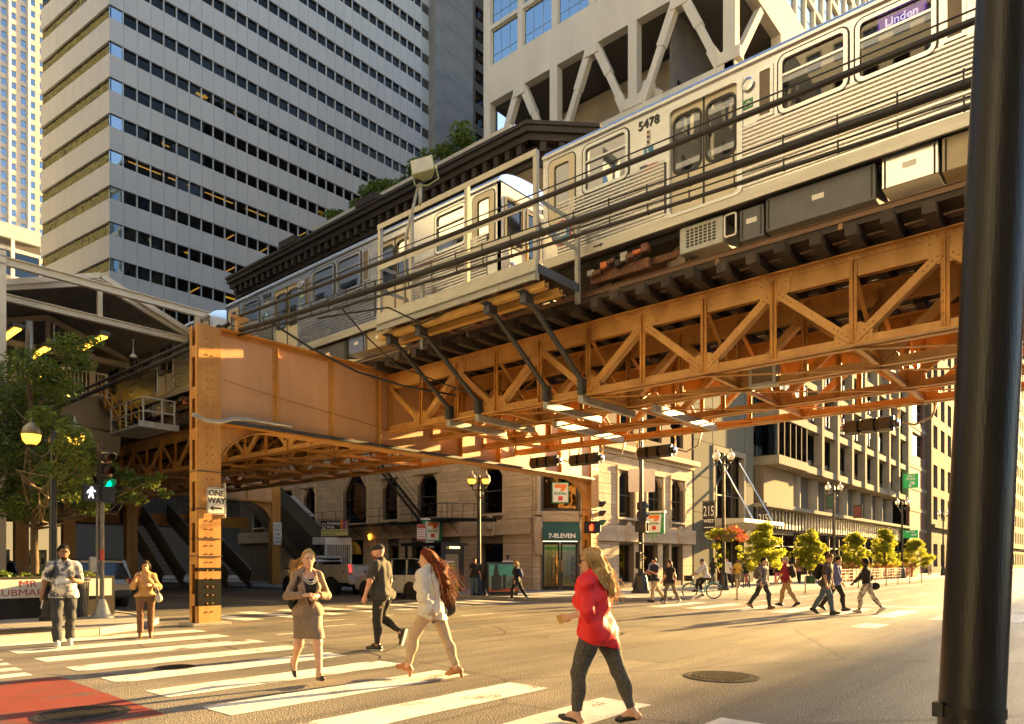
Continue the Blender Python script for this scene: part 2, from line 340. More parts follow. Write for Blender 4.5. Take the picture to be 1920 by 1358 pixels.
pavement('pavement', [(22.8, -80), (220, -80), (220, -1.4), (25, -1.4), (23.4, -2.6), (22.8, -5)])
FZ = Fr((0, 0, 0), (1, 0, 0), (0, 1, 0))
def slabs(par, x0, x1, y0, y1, s, z, ok):
    y = y0
    while y < y1:
        x = x0
        while x < x1:
            if all(ok(px, py) for px in (x, x + s) for py in (y, y + s)): piece('paving_slab', SIDEW, par, FZ, x + .012, x + s - .012, y + .012, y + s - .012, z - .05, z + .012 + random.uniform(0, .006))
            x += s
        y += s
slabs(NE, -1.2, 9.6, 17.0, 26, 1.2, .13, lambda x, y: y > 17.0 + max(0, x - 4) ** 2 * .16 and x < 8.35)
slabs(NW, 23, 44, 14.5, 21.4, 1.4, .13, lambda x, y: (x - 22.9) + (y - 14.4) > 3.6 and x > 23.1)
def kerb(par, pts, w=.16, z=.15):
    for (a, b) in zip(pts[:-1], pts[1:]):
        A, B = Vector((*a, 0)), Vector((*b, 0)); L = (B - A).length; u = (B - A) / L; n = max(1, int(L / 2.2))
        for i in range(n): fr = Fr(A + u * (L * i / n), u, Vector((-u.y, u.x, 0))); piece('kerb_stone', KERB, par, fr, .01, L / n - .01, -.03, w, -.02, z)
kerb(NE, [(-12, 16.6), (4.0, 16.7), (6.0, 17.2), (7.4, 18.1), (8.2, 19.4), (8.5, 21.5), (8.55, 25), (8.55, 45)])
kerb(NW, [(22.7, 45), (22.7, 21), (23.1, 18.4), (24.2, 16.5), (26, 15.0), (28.5, 14.3), (34, 14.1), (90, 14.0)])
# tactile ramp and drain at the corners
sheet('kerb_ramp', [(24.3, 17.2), (25.8, 15.8), (26.9, 17.0), (25.4, 18.4)], M('tactile_brick_paving', (.3, .12, .06), .8, var=.3, scale=12), .152)
def grating(x, y, a, b, z, label):
    t = thing('drain_grating', label, 'drain', (x, y, z)); f = MB()
    f.ring(Fr((x, y, z), (1, 0, 0), (0, 1, 0)), [(-a, -b), (a, -b), (a, b), (-a, b)], [(-a + .05, -b + .05), (a - .05, -b + .05), (a - .05, b - .05), (-a + .05, b - .05)], 0, .02); f.build('frame', IRON, t)
    q = MB(); q.box(x - a + .05, x + a - .05, y - b + .05, y + b - .05, z - .002, z + .003); q.build('pit_shade_sheet', M('pit_shade_black', (.01, .01, .01), 1, var=0), t)  # flat black sheet painted as the shade below the bars
    n = int(2 * a / .09)
    for i in range(n): px = x - a + .07 + (2 * a - .14) * i / (n - 1); k = MB(); k.box(px - .016, px + .016, y - b + .05, y + b - .05, z + .004, z + .018); k.build('bar', IRON, t)
grating(4.3, 17.75, .95, .42, .148, 'rusty iron drain grating in the pavement behind the man in the tie dye shirt')
def manhole(x, y, r, label):
    t = thing('manhole_cover', label, 'manhole cover', (x, y, 0)); k = MB(); k.lathe(x, y, [(r, .001), (r, .008), (r - .03, .012), (r * .86, .012), (r * .86, .002)], 28); k.build('frame_ring', IRON, t)
    k = MB(); k.lathe(x, y, [(r * .84, .001), (r * .84, .009), (r * .8, .011)], 28); k.build('lid', IRON, t)
    k = MB()
    for i in range(-8, 9):
        for j in range(-8, 9):
            px, py = i * r * .095, j * r * .095
            if px * px + py * py < (r * .76) ** 2: k.box(x + px - .025 * r, x + px + .025 * r, y + py - .03 * r, y + py + .03 * r, .009, .02)
    stuff(k.build('lid_studs', IRON, t))
manhole(9.5, 4.3, .52, 'round cast iron manhole cover in the open asphalt near the right foreground')
manhole(2.75, 8.35, .46, 'round manhole cover in the red painted lane')
manhole(4.9, 11.0, .3, 'small worn utility cover between the crosswalk bars')
manhole(13.5, 8.9, .5, 'manhole cover in mid intersection right of the woman in red')
# ================================================================== ELEVATED RAILWAY
RIV = M('rivet_heads', (.34, .15, .03), .45, var=.1)
def rivets(pts, nrm, parent, r=.022, name='rivets', m=None):
    k = MB(); n = Vector(nrm).normalized(); a = n.cross(Vector((0, 0, 1)));
    if a.length < .1: a = Vector((1, 0, 0))
    a.normalize(); b = n.cross(a)
    for p in pts:
        p = Vector(p); o = [p + (a * math.cos(t) + b * math.sin(t)) * r for t in (0, 1.047, 2.094, 3.1416, 4.189, 5.236)]; h = [p + n * r * .55 + (x - p) * .55 for x in o]
        k.add(o + h, [(i, (i + 1) % 6, 6 + (i + 1) % 6, 6 + i) for i in range(6)] + [(6, 7, 8, 9, 10, 11)])
    if k.v: return stuff(k.build(name, m or RIV, parent, smooth=False))
def lerp(a, b, t): return a + (b - a) * t

def column(t, x, y, z1, darkbands=True):
    """built-up riveted column: two channel webs facing +-X and two cover plates facing +-Y, lattice plates"""
    w, dpt = .29, .25; k = MB()
    k.box(x - w, x + w, y - dpt, y - dpt + .025, .05, z1); c1 = k.build('cover_plate', STEEL, t)
    k = MB(); k.box(x - w, x + w, y + dpt - .025, y + dpt, .05, z1); k.build('cover_plate', STEEL, t)
    k = MB(); k.box(x - w + .1, x - w + .12, y - dpt + .025, y + dpt - .025, .05, z1); k.box(x + w - .12, x + w - .1, y - dpt + .025, y + dpt - .025, .05, z1); k.build('web', STEELD, t)
    for sx in (-1, 1):
        for sy in (-1, 1): k = MB(); xx = x + sx * (w - .005); k.box(min(xx, xx + sx * .02), max(xx, xx + sx * .02), y + sy * (dpt - .1) - .06, y + sy * (dpt - .1) + .06, .05, z1); k.build('angle', STEEL, t)
    for z in np.arange(.5, z1 - .3, 1.05):
        for sx in (-1, 1): k = MB(); xx = x + sx * (w + .012); k.box(xx - .008, xx + .008, y - dpt + .16, y + dpt - .16, z, z + .3); k.build('batten_plate', STEEL, t)
    P = [];
    for z in np.arange(.35, z1 - .15, .21): P += [(x - .07, y - dpt - .001, z), (x + .07, y - dpt - .001, z)]
    rivets(P, (0, -1, 0), c1, .026)
    for sy in (-1, 1): rivets([(x + w + .016, y + sy * .15, z) for z in np.arange(.3, z1 - .1, .17)] + [(x - w - .016, y + sy * .15, z) for z in np.arange(.3, z1 - .1, .17)], (1, 0, 0), c1, .02)
    k = MB(); k.box(x - .5, x + .5, y - .4, y + .4, .0, .07); k.build('base_plate', KERB, t, bevel=.01)
    if darkbands:  # near-black bands low on the front and near side
        B = M('near_black_band', (.012, .011, .01), .85, var=.3, scale=5, spec=.15)
        for (za, zb) in ((.5, 1.18), (1.38, 1.47)): k = MB(); k.box(x - w - .003, x + w + .003, y - dpt - .003, y - dpt + .0, za, zb); k.box(x - w - .025, x - w - .019, y - dpt, y - .09, za, zb); k.build('dark_band', B, t)
        for z in (2.2, 2.95, 3.9, 1.75): k = MB(); k.box(x - w - .03, x + w + .03, y - dpt - .035, y + dpt + .03, z, z + .018); k.build('steel_strap', DARKM, t)

def girder(t, y, x0, x1, z0, z1, stiff, th=.16, parent=None):
    k = MB(); k.box(x0, x1, y - th, y - th + .02, z0 + .02, z1 - .02); w = k.build('web_plate', M('girder_web_bounce_tan', (.6, .34, .17), .5, var=.13, scale=.9, bump=.12, bscale=20, detail=9, streak=(1, 1, .3)), t)  # front web tan lightened to stand in for reflected sun
    k = MB(); k.box(x0, x1, y - .02, y + .02, z0 + .02, z1 - .02); k.build('web_plate', STEELD, t)
    for (a, b) in ((z0, z0 + .025), (z1 - .025, z1)): k = MB(); k.box(x0, x1, y - .36, y + .3, a, b); k.build('flange', STEEL, t)
    for (a, b) in ((z0 + .025, z0 + .15), (z1 - .15, z1 - .025)):
        k = MB(); k.box(x0, x1, y - th - .022, y - th - .002, a, b); k.build('flange_angle', STEEL, t)
        rivets([(x, y - th - .023, (a + b) / 2 + (.02 if i % 2 else -.02)) for i, x in enumerate(np.arange(x0 + .1, x1, .11))], (0, -1, 0), w, .02)
        rivets([(x, y - .3, (z1 if a > (z0 + z1) / 2 else z0)) for x in np.arange(x0 + .1, x1, .13)], (0, 0, 1 if a > (z0 + z1) / 2 else -1), w, .02)
    for sx in stiff:
        k = MB(); k.box(sx - .1, sx + .1, y - th - .03, y - th - .002, z0 + .15, z1 - .15); k.box(sx + .0, sx + .02, y - th - .14, y - th - .03, z0 + .15, z1 - .15); k.build('stiffener', STEEL, t)
        rivets([(sx - .05, y - th - .031, z) for z in np.arange(z0 + .22, z1 - .2, .11)], (0, -1, 0), w, .02)
    return w

def knee(t, xc, y, sgn, z0, z1, ln):
    """curved bracket plate under the girder beside a column"""
    n = 14; arc = [(ln * (1 - math.cos(R(90 * i / n))), (z1 - z0) * math.sin(R(90 * i / n))) for i in range(n + 1)]
    # arc runs from the column (0,z0) up and out to (ln,z1)
    fr = Fr((xc, y, z0), (sgn, 0, 0), (0, 0, 1), (0, -1, 0))
    k = MB(); pts = [(0, 0)] + arc[1:] + [(0, z1 - z0)]; k.prism(fr, pts, .03, .055); pl = k.build('bracket_plate', STEEL, t)
    k = MB()
    for i in range(n):
        A, B = arc[i], arc[i + 1]; k.beam(fr.p(A[0], A[1], .04), fr.p(B[0], B[1], .04), .26, .02, up=fr.n.cross(Vector(fr.p(*B) - fr.p(*A))))
    k.build('curved_flange', STEEL, t)
    rivets([fr.p(a * .93 , b * .97 + .03, .056) for a, b in arc[1:-1]], fr.n, pl, .018)

def bent(y, xl, xr, label, zt=7.62, zb=5.15, stiff=(), band=True, kn=True):
    t = thing('steel_bent', label, 'railway frame', (xl, y, 0), 'riveted frames carrying the elevated railway')
    column(t, xl, y, zt, band); column(t, xr, y, zt, band)
    girder(t, y, xl + .29, xr - .29, zb, zt, stiff)
    if kn: knee(t, xl + .29, y, 1, 3.95, zb, 1.7); knee(t, xr - .29, y, -1, 3.95, zb, 1.9)
    return t
B1 = bent(17.9, 8.75, 26.1, 'orange riveted frame with broad girder plate spanning the street beside the one way sign', stiff=(10.64, 12.45, 14.2, 17.8, 19.8, 23.6))
B2 = bent(43.6, 16.9, 26.1, 'orange riveted frame with arched brackets in the shade behind the parked truck', zt=7.5, zb=5.6, stiff=(19, 21.5, 24), band=False)
_k = MB(); _k.box(9.04, 25.8, 17.45, 17.6, 5.18, 5.26); _k.build('cable_tray', DARKM, B1)
_k = MB(); _k.tube([(9.1, 17.62, 6.3), (11, 17.66, 6.1), (13, 17.66, 5.93), (15, 17.68, 5.75)], .014, 6); _k.build('wire', M('rusty_wire', (.3, .17, .06), .6), B1)
_k = MB(); _k.tube([(8.1, 17.2, 5.2), (8.5, 17.3, 5.12), (8.9, 17.4, 5.16), (9.25, 17.45, 5.3), (9.7, 17.5, 5.36), (11, 17.5, 5.36)], .055, 8); _k.build('conduit', GALV, B1, smooth=True)
for xx, yy in ((13.7, 43.6), (11.5, 43.6)):
    t = thing('steel_column', 'brown riveted post in shade below the station platform' + (', nearer the traffic signal' if xx > 12 else ', nearer the street lamp'), 'column', (xx, yy, 0)); column(t, xx, yy, 6.9, False)
k = MB(); k.box(6.8, 16.6, 43.3, 43.9, 6.9, 7.6); tag(k.build('cross_beam', STEELD), 'brown cross beam in shade under the station platform', 'beam')

HP = 1.5275
def truss(x, y0, n, label, detail=True, ztop=7.5, zbot=5.72):
    """n half panels going towards the camera from y0 (the end post)"""
    t = thing('steel_truss', label, 'truss', (x, y0, zbot), 'riveted trusses under the tracks')
    y1 = y0 - n * HP; zt, zb = ztop - .22, zbot + .09; XF = x - .075
    k = MB(); k.box(x - .07, x - .05, y1, y0, ztop - .44, ztop - .025); tc = k.build('top_chord_plate', STEEL, t)
    k = MB(); k.box(x + .05, x + .07, y1, y0, ztop - .44, ztop - .025); k.build('top_chord_plate', STEELD, t)
    k = MB(); k.box(x - .2, x + .2, y1, y0, ztop - .022, ztop); k.build('top_flange', STEEL, t)
    k = MB(); k.box(x - .092, x - .072, y1, y0, ztop - .12, ztop - .025); k.build('flange_angle', STEEL, t)
    for s in (-1, 1):
        k = MB(); a, b = sorted((x + s * .05, x + s * .07)); k.box(a, b, y1, y0, zbot, zbot + .19); a, b = sorted((x + s * .072, x + s * .2)); k.box(a, b, y1, y0, zbot - .001, zbot + .02); k.build('bottom_chord_angle', STEEL, t)
    k = MB(); k.box(XF, x + .08, y0 - .02, y0 + .16, zbot, ztop - .03); k.build('end_post', STEEL, t)
    RT = []
    for i in range(n):
        ya, yb = y0 - i * HP, y0 - (i + 1) * HP
        top_first = i % 2 == 0
        za, zz = (zt - .12, zb + .02) if top_first else (zb + .02, zt - .12)
        for s in (-1, 1) if detail else (-1,):
            k = MB(); p, q = Vector((x + s * .085, ya, za)), Vector((x + s * .085, yb, zz)); k.beam(p, q, .02, .17, up=(1, 0, 0)) if False else k.beam(p, q, .025, .15)
            d = (q - p).normalized(); e = Vector((1, 0, 0)).cross(d); e *= .075
            k.beam(p + e + Vector((-s * .04, 0, 0)), q + e + Vector((-s * .04, 0, 0)), .08, .018, up=e.normalized()); k.build('diagonal', STEEL, t)
            if s < 0 and detail: RT += [p.lerp(q, f) + Vector((-.014, 0, 0)) for f in (.08, .13, .18, .23, .5, .77, .82, .87, .92)]
        # vertical at yb
        if i < n - 1:
            k = MB(); k.box(x - .1, x - .08, yb - .07, yb + .07, zbot + .02, ztop - .14); k.box(x - .155, x - .1, yb - .008, yb + .01, zbot + .03, ztop - .14); k.build('vertical', STEELD, t)
            gz = zbot if top_first else ztop - .8
            if top_first: g = [(-.34, 0), (.34, 0), (.34, .34), (.12, .46), (-.12, .46), (-.34, .34)]
            else: g = [(-.34, .78), (.34, .78), (.34, .4), (.12, .22), (-.12, .22), (-.34, .4)]
            k = MB(); k.prism(Fr((x - .073, yb, gz), (0, 1, 0), (0, 0, 1), (-1, 0, 0)), g, 0, .012); k.build('gusset_plate', STEEL, t)
            k = MB(); k.prism(Fr((x + .073, yb, gz), (0, 1, 0), (0, 0, 1), (1, 0, 0)), g, 0, .012) if detail else None; k.build('gusset_plate', STEELD, t) if detail else None
            if detail: RT += [(x - .102, yb + .03, z) for z in np.arange(zbot + .1, ztop - .2, .2)] + [(x - .086, yb + a, gz + (.12 if top_first else .6) + b) for a in (-.25, .25) for b in (0, .1)]
    RT += [(x - .093, y, ztop - .07) for y in np.arange(y1 + .1, y0, .1275)]
    rivets(RT, (-1, 0, 0), tc, .02)
    return t
TX = (14.67, 16.55, 19.05, 20.9)
TL = ('nearest riveted orange truss below the train, with the grey struts fixed to it', 'second riveted truss in from the camera under the first track', 'third riveted truss under the far track', 'farthest riveted truss, over the hanging traffic lights')
for x, l in zip(TX, TL): truss(x, 17.7, 18, l)
for x, l in zip(TX, ('orange truss beyond the girder, nearest of the row behind it', 'orange truss beyond the girder, second in its row', 'orange truss beyond the girder, third in its row', 'orange truss beyond the girder, farthest in its row')): truss(x, 43.3, 16, l, detail=False)
# lateral and sway bracing between trusses
t = thing('bracing', 'orange lateral bracing bars between the trusses over the crossing', 'bracing', (17, 6, 5.75))
for i in range(9):
    ya, yb = 17.7 - 2 * i * HP - HP, 17.7 - 2 * i * HP - 3 * HP
    for (xa, xb) in ((14.67, 16.55), (16.55, 19.05), (19.05, 20.9)):
        if yb > -9: k = MB(); k.beam((xa, ya, 5.69), (xb, yb, 5.69), .1, .016); k.build('lateral_bar', STEELD, t)
        k = MB(); k.beam((xa + .1, ya, 5.8), (xb - .1, ya, 7.1), .09, .03); k.build('sway_bar', STEELD, t)
        k = MB(); k.beam((xa + .1, ya, 7.1), (xb - .1, ya, 5.8), .09, .03); k.build('sway_bar', STEELD, t)
        k = MB(); k.box(xa + .1, xb - .1, ya - .05, ya + .05, 5.74, 5.84); k.build('floor_strut', STEEL, t)
for i in range(4):
    k = MB(); k.tube([(17.4 + .16 * i, -9, 6.7 + .05 * (i % 2)), (17.4 + .16 * i, 17.4, 6.7 + .05 * (i % 2))], .055, 8); k.build('cable_pipe', DARKM if i % 2 else STEELD, t, smooth=True)
t2 = thing('bracing', 'orange lateral bracing bars between the trusses behind the girder', 'bracing', (17, 32, 5.75))
for i in range(7):
    ya, yb = 41.5 - 2 * i * HP, 41.5 - 2 * i * HP - 2 * HP
    for (xa, xb) in ((14.67, 16.55), (16.55, 19.05), (19.05, 20.9)):
        k = MB(); k.beam((xa, ya, 5.69), (xb, max(yb, 18.3), 5.69), .1, .016); k.build('lateral_bar', STEELD, t2)
        k = MB(); k.beam((xa + .1, ya, 5.8), (xb - .1, ya, 7.1), .09, .03); k.build('sway_bar', STEELD, t2)
        k = MB(); k.box(xa + .1, xb - .1, ya - .05, ya + .05, 5.74, 5.84); k.build('floor_strut', STEEL, t2)
# ties, guard timbers, rails : one track each
def track(xc, label, far):
    t = thing('railway_track', label, 'track', (xc, 20, 7.5), 'tracks of the elevated railway')
    i = 0; y = -8.
    while y < (60 if not far else 44):
        lng = (i % 3 == 0 and not far); xl = xc - (1.62 if not lng else 1.78) + random.uniform(-.05, .05)
        piece('tie', TIMBER, t, FZ, xl, xc + 1.6, y - .1, y + .1, 7.515 + random.uniform(0, .015), 7.74)
        y += .2 + .42 * (1 if not far else 1.15); i += 1
    for s in (-1, 1):
        k = MB(); x = xc + s * .72; k.box(x - .035, x + .035, -9, 62, 7.85, 7.9); k.box(x - .01, x + .01, -9, 62, 7.77, 7.85); k.box(x - .07, x + .07, -9, 62, 7.742, 7.77); k.build('rail', M('rusty_rail', (.12, .07, .045), .5, .6, var=.2), t)
        piece('inner_guard', TIMBER, t, FZ, xc + s * .36 - .3, xc + s * .36 + .3, -9, 62, 7.742, 7.79)
        piece('guard_timber', TIMBER, t, FZ, xc + s * 1.16 - .3, xc + s * 1.16 + .22, -9, 62, 7.742, 7.9)
    k = MB(); k.box(xc - 1.48, xc - 1.38, -9, 62, 7.86, 7.96); k.box(xc - 1.5, xc - 1.36, -9, 62, 7.96, 7.972); k.build('contact_rail', M('rusty_rail', (.12, .07, .045)), t)
    for y in np.arange(-8, 40, 2.4): k = MB(); k.lathe(xc - 1.43, y, [(.05, 7.742), (.06, 7.78), (.04, 7.8), (.055, 7.83), (.04, 7.86)], 8); k.build('insulator', M('tan_porcelain', (.4, .25, .12), .3), t)
track(15.4, 'near elevated track on dark timbers under the silver train', False)
track(20.0, 'far elevated track on dark timbers behind the train', True)
t = thing('walkway', 'dark timber walkway between the two elevated tracks', 'walkway', (17.7, 17, 7.76))
for i in range(6): piece('plank', TIMBER, t, FZ, 16.8 + i * .3, 17.07 + i * .3, -8, 44, 7.76 if i else 7.8, 7.81 if i else 7.85)
for i in range(3): piece('plank', TIMBER, t, FZ, 21.3 + i * .3, 21.57 + i * .3, -8, 44, 7.8, 7.85)
# long pale cover boards lying on the tie ends
t = thing('guard_boards', 'grey weathered board along the tie ends left of the platform', 'board', (13.7, 17, 7.75))
for i in range(3): piece('plank', TIMBERG, t, FZ, 13.62, 13.84, 16 + i * 2.05, 18 + i * 2.05, 7.746, 7.8)

# grey service platform with railings
RAILM = M('pale_grey_rail_paint', (.5, .49, .43), .5, var=.08)
PT = thing('service_platform', 'grey steel service platform with railings hung beside the train', 'platform', (13, 12.5, 8))
x0, x1, ya, yb, zf = 12.2, 13.72, 9.75, 15.2, 7.98
for zz, hh in ((10.62, .12), (9.56, .16), (8.95, .1)):
    k = MB(); k.box(x0 - .06, x0 + .06, ya, yb, zz, zz + .012); k.box(x0 - .06, x0 - .045, ya, yb, zz - hh, zz); k.build('rail', RAILM, PT)
for zz in (9.56, 8.95):
    for y in (ya, yb): k = MB(); k.box(x0 + .06, x1, y - .05, y + .05, zz - .012, zz); k.box(x0 + .06, x1, y - .05, y - .035, zz - .1, zz - .012); k.build('rail', GALV, PT)
for y in (ya + .05, 11.9, 13.9, yb - .05): k = MB(); k.box(x0 - .045, x0 + .05, y - .05, y - .035, zf - .2, 10.61); k.box(x0 - .045, x0 - .03, y - .035, y + .05, zf - .2, 10.61); k.build('post', RAILM, PT)
for y in (ya + .02, yb - .05): k = MB(); k.box(x1 - .05, x1 + .05, y - .05, y + .05, zf - .3, 9.55); k.build('post', GALV, PT)
for y in np.arange(ya + .3, yb, .9): piece('joist', M('red_brown_timber', (.16, .07, .045), .8, var=.3, scale=6), PT, FZ, x0 - .02, x1 - .1, y, y + .16, zf - .2, zf - .02)
for i in range(6): piece('plank', TIMBER, PT, FZ, x0 + .05 + i * .26, x0 + .3 + i * .26, ya + .05, yb - .05, zf - .02, zf + .03)
k = MB(); k.box(x0 - .08, x0 - .05, ya, yb, zf - .0, zf + .26); k.build('toe_board', RAILM, PT); k = MB(); k.box(x0 - .09, x0 - .05, ya, yb, zf - .2, zf - .03); k.box(x0 - .14, x0 - .09, ya, yb, zf - .05, zf - .03); k.build('edge_channel', GALV, PT)
k = MB(); k.box(x0, x1, ya - .03, ya - .005, zf - .05, zf + .15); k.build('end_board', M('blue_grey_metal', (.1, .13, .19), .4, .3), PT)
YEL = M('ochre_steel_channel', (.5, .29, .07), .55, var=.15)
for xx in (x0 + .1, x0 + .62): k = MB(); k.box(xx, xx + .16, ya - .1, yb + .15, zf - .36, zf - .34); k.box(xx, xx + .02, ya - .1, yb + .15, zf - .34, zf - .21); k.box(xx + .14, xx + .16, ya - .1, yb + .15, zf - .34, zf - .21); k.build('bearer', YEL, PT)
for y, yl in ((10.2, 10.1), (11.3, 11.2), (13.7, 13.6), (14.85, 14.75)):
    k = MB(); k.beam((x0 + .15, y, zf - .4), (14.45, yl, 5.98), .11, .07); s = k.build('strut', DARKM, PT)
    k = MB(); k.box(x0 + .02, x0 + .3, y - .09, y + .09, zf - .58, zf - .34); k.box(x0 - .1, x0 + .4, y - .12, y + .12, zf - .345, zf - .337); k.build('bracket', DARKM, s)
    k = MB(); k.box(14.35, 14.55, yl - .02, yl + .02, 5.72, 6.12); k.box(14.33, 14.58, yl + .02, yl + .12, 5.74, 6.1); k.build('clamp_plate', DARKM, s)
    k = MB(); k.box(14.4, 16.9, yl + .0, yl + .14, 5.54, 5.71); k.build('cross_channel', GALV, PT)
for y in (12.4, 9.2): k = MB(); k.box(16.4, 20.0, y, y + .14, 5.5, 5.69); tag(k.build('hanging_channel', GALV), 'grey channel slung under the trusses ' + ('farther from' if y > 10 else 'nearer') + ' the camera', 'beam', 'grey channels under the trusses')
k = MB(); k.tube([(12.15, 14.1, 8.3), (12.15, 14.05, 10.0), (12.12, 13.55, 11.1)], .035, 8); pl = k.build('lamp_pole', GALV, PT, smooth=True)
FL = thing('floodlight', 'pale green floodlight on a pole above the grey platform railing', 'floodlight', (12.1, 13.5, 11.1))
GRN = M('pale_green_enamel', (.3, .36, .2), .45, var=.1)
k = MB(); k.tube([(12.15, 13.5, 10.6), (12.15, 13.5, 11.15)], .045, 8); k.build('stem', GALV, FL, smooth=True)
f = Fr((12.15, 13.35, 11.42), (.5, -.75, .2), (.2, .3, 1)); f.v = f.n.cross(f.u)
k = MB()
def frust(k, f, a, b, c, d, h0, h1):
    q = [f.p(s * a, t * b, h0) for s, t in ((-1, -1), (1, -1), (1, 1), (-1, 1))] + [f.p(s * c, t * d, h1) for s, t in ((-1, -1), (1, -1), (1, 1), (-1, 1))]
    k.add(q, [(3, 2, 1, 0), (4, 5, 6, 7), (0, 1, 5, 4), (1, 2, 6, 5), (2, 3, 7, 6), (3, 0, 4, 7)])
frust(k, f, .1, .1, .27, .22, -.2, .1); frust(k, f, .27, .22, .29, .24, .1, .2); k.build('housing', GRN, FL, bevel=.01)
k = MB(); frust(k, f, .26, .21, .26, .21, .2, .206); k.build('lens', M('milky_lens', (.5, .5, .45), .2), FL)
k = MB(); k.tube([f.p(-.31, 0, .05), f.p(-.31, -.25, -.1), f.p(.0, -.33, -.14), f.p(.31, -.25, -.1), f.p(.31, 0, .05)], .02, 6); k.build('yoke', GRN, FL)
# suspended cables beside the structure
CAB = M('black_cable', (.02, .02, .022), .55, var=.2)
def cable(label, zs, z1, sag, r, y1=-9.5, ties=True, thin=True):
    t = thing('overhead_cable', label, 'cable', (9.5, 4, 7.5), 'cable bundles strung alongside the railway')
    A, B = (9.55, 17.75, zs), (9.55, y1, z1); k = MB(); P = catenary(A, B, sag, 40); k.tube([p - Vector((0, 0, .02)) for p in P], r, 8); k.build('cable', CAB, t, smooth=True)
    if thin:
        k = MB(); Q = [p + Vector((0, 0, r + .07)) for p in P]; k.tube(Q, .012, 5); k.build('messenger_wire', CAB, t)
        if ties:
            for i in range(2, 40, 1):
                p = P[i]; k = MB(); k.box(p.x - r * .9, p.x - r * .9 + .012, p.y - .01, p.y + .01, p.z - .01, p.z + r + .08); k.tube([(p.x, p.y - .01, p.z - .02), (p.x, p.y + .01, p.z - .02)], r + .008, 8); k.build('tie_ring', CAB, t)
cable('highest black cable bundle crossing in front of the train windows', 8.1, 7.85, .2, .042, ties=False)
cable('thick black cable bundle with tie rings below the highest cable', 7.72, 7.05, .25, .06)
cable('lowest thin wavy black cable in front of the train skirt', 7.6, 6.75, .3, .03)
t = thing('overhead_cable', 'black cable bundle running left from the girder column past the station stairs', 'cable', (9.5, 24, 8), 'cable bundles strung alongside the railway')
k = MB(); k.tube(catenary((9.5, 18.1, 7.75), (9.3, 60, 7.9), .25, 20), .07, 8); k.build('cable', CAB, t, smooth=True); k = MB(); k.tube(catenary((9.5, 18.1, 7.95), (9.3, 60, 8.1), .2, 20), .05, 8); k.build('cable', CAB, t, smooth=True)
def wire(pts, r, label, m=None): k = MB(); k.tube(pts, r, 6); return tag(k.build('hanging_wire', m or CAB, smooth=True), label, 'wire')
wire([(9.6, 14.2, 7.25), (10.4, 14.0, 7.55), (11.2, 13.6, 7.8), (12.1, 13.4, 7.6), (12.3, 12.9, 7.75), (12.2, 12.2, 7.9)], .022, 'black drooping wire looping up to the service platform')
wire([(9.6, 16.2, 7.6), (10.6, 15.9, 7.1), (11.8, 15.6, 6.7), (13, 15.2, 6.5), (14.5, 14.6, 6.4)], .03, 'black wire hanging from the cables down to the truss')
wire([(9.55, 13.2, 7.25), (10.3, 13.4, 6.9), (12, 14.2, 6.65), (14.6, 13.9, 6.3)], .02, 'thin black wire slanting from the cables behind the struts')
k = MB(); k.box(9.45, 9.65, 17.6, 17.7, 7.62, 8.05); k.box(9.3, 9.8, 17.62, 17.7, 7.98, 8.06); tag(k.build('cable_bracket', STEEL), 'small orange bracket holding the cables on top of the girder', 'bracket')

# ================================================================== TRAIN
TGL = glass('train_window_glass', (.26, .25, .23), refl=(.5, .5, .5), base=.01)
GASK = M('black_rubber_gasket', (.025, .025, .025), .6, var=.1)
INT = M('train_interior_panel', (.2, .19, .17), .6, var=.05); SEAT = M('blue_seat_fabric', (.05, .06, .12), .8)
FLUTE = M('fluted_stainless', (.55, .56, .58), .26, .88, var=.1, scale=2, streak=(1, .2, 1))
SKIRT = M('dusty_stainless_skirt', (.46, .44, .4), .5, .7, var=.15, scale=2, streak=(1, .3, 3))
PURP = M('lit_purple_display', (.1, .05, .3), .5, var=0, emis=(.2, .035, .7), es=.9); DISP = M('lit_white_letters', (.9, .9, 1), .5, var=0, emis=(.9, .85, 1), es=2.0)
UND = M('dark_underframe', (.03, .027, .025), .7, var=.4, scale=5); UGREY = M('grey_equipment_box', (.1, .105, .12), .5, .1, var=.15, scale=3)
RUSTB = M('rusty_bogie', (.16, .075, .045), .8, var=.5, scale=9, bump=.2); ORANGE = M('orange_fitting', (.5, .14, .04), .5)
XS, CL = -1.42, 7.2    # half width plane (near side), half length ; car local : origin mid car at rail level
Z0, Z1 = .98, 3.72      # skirt bottom, eaves
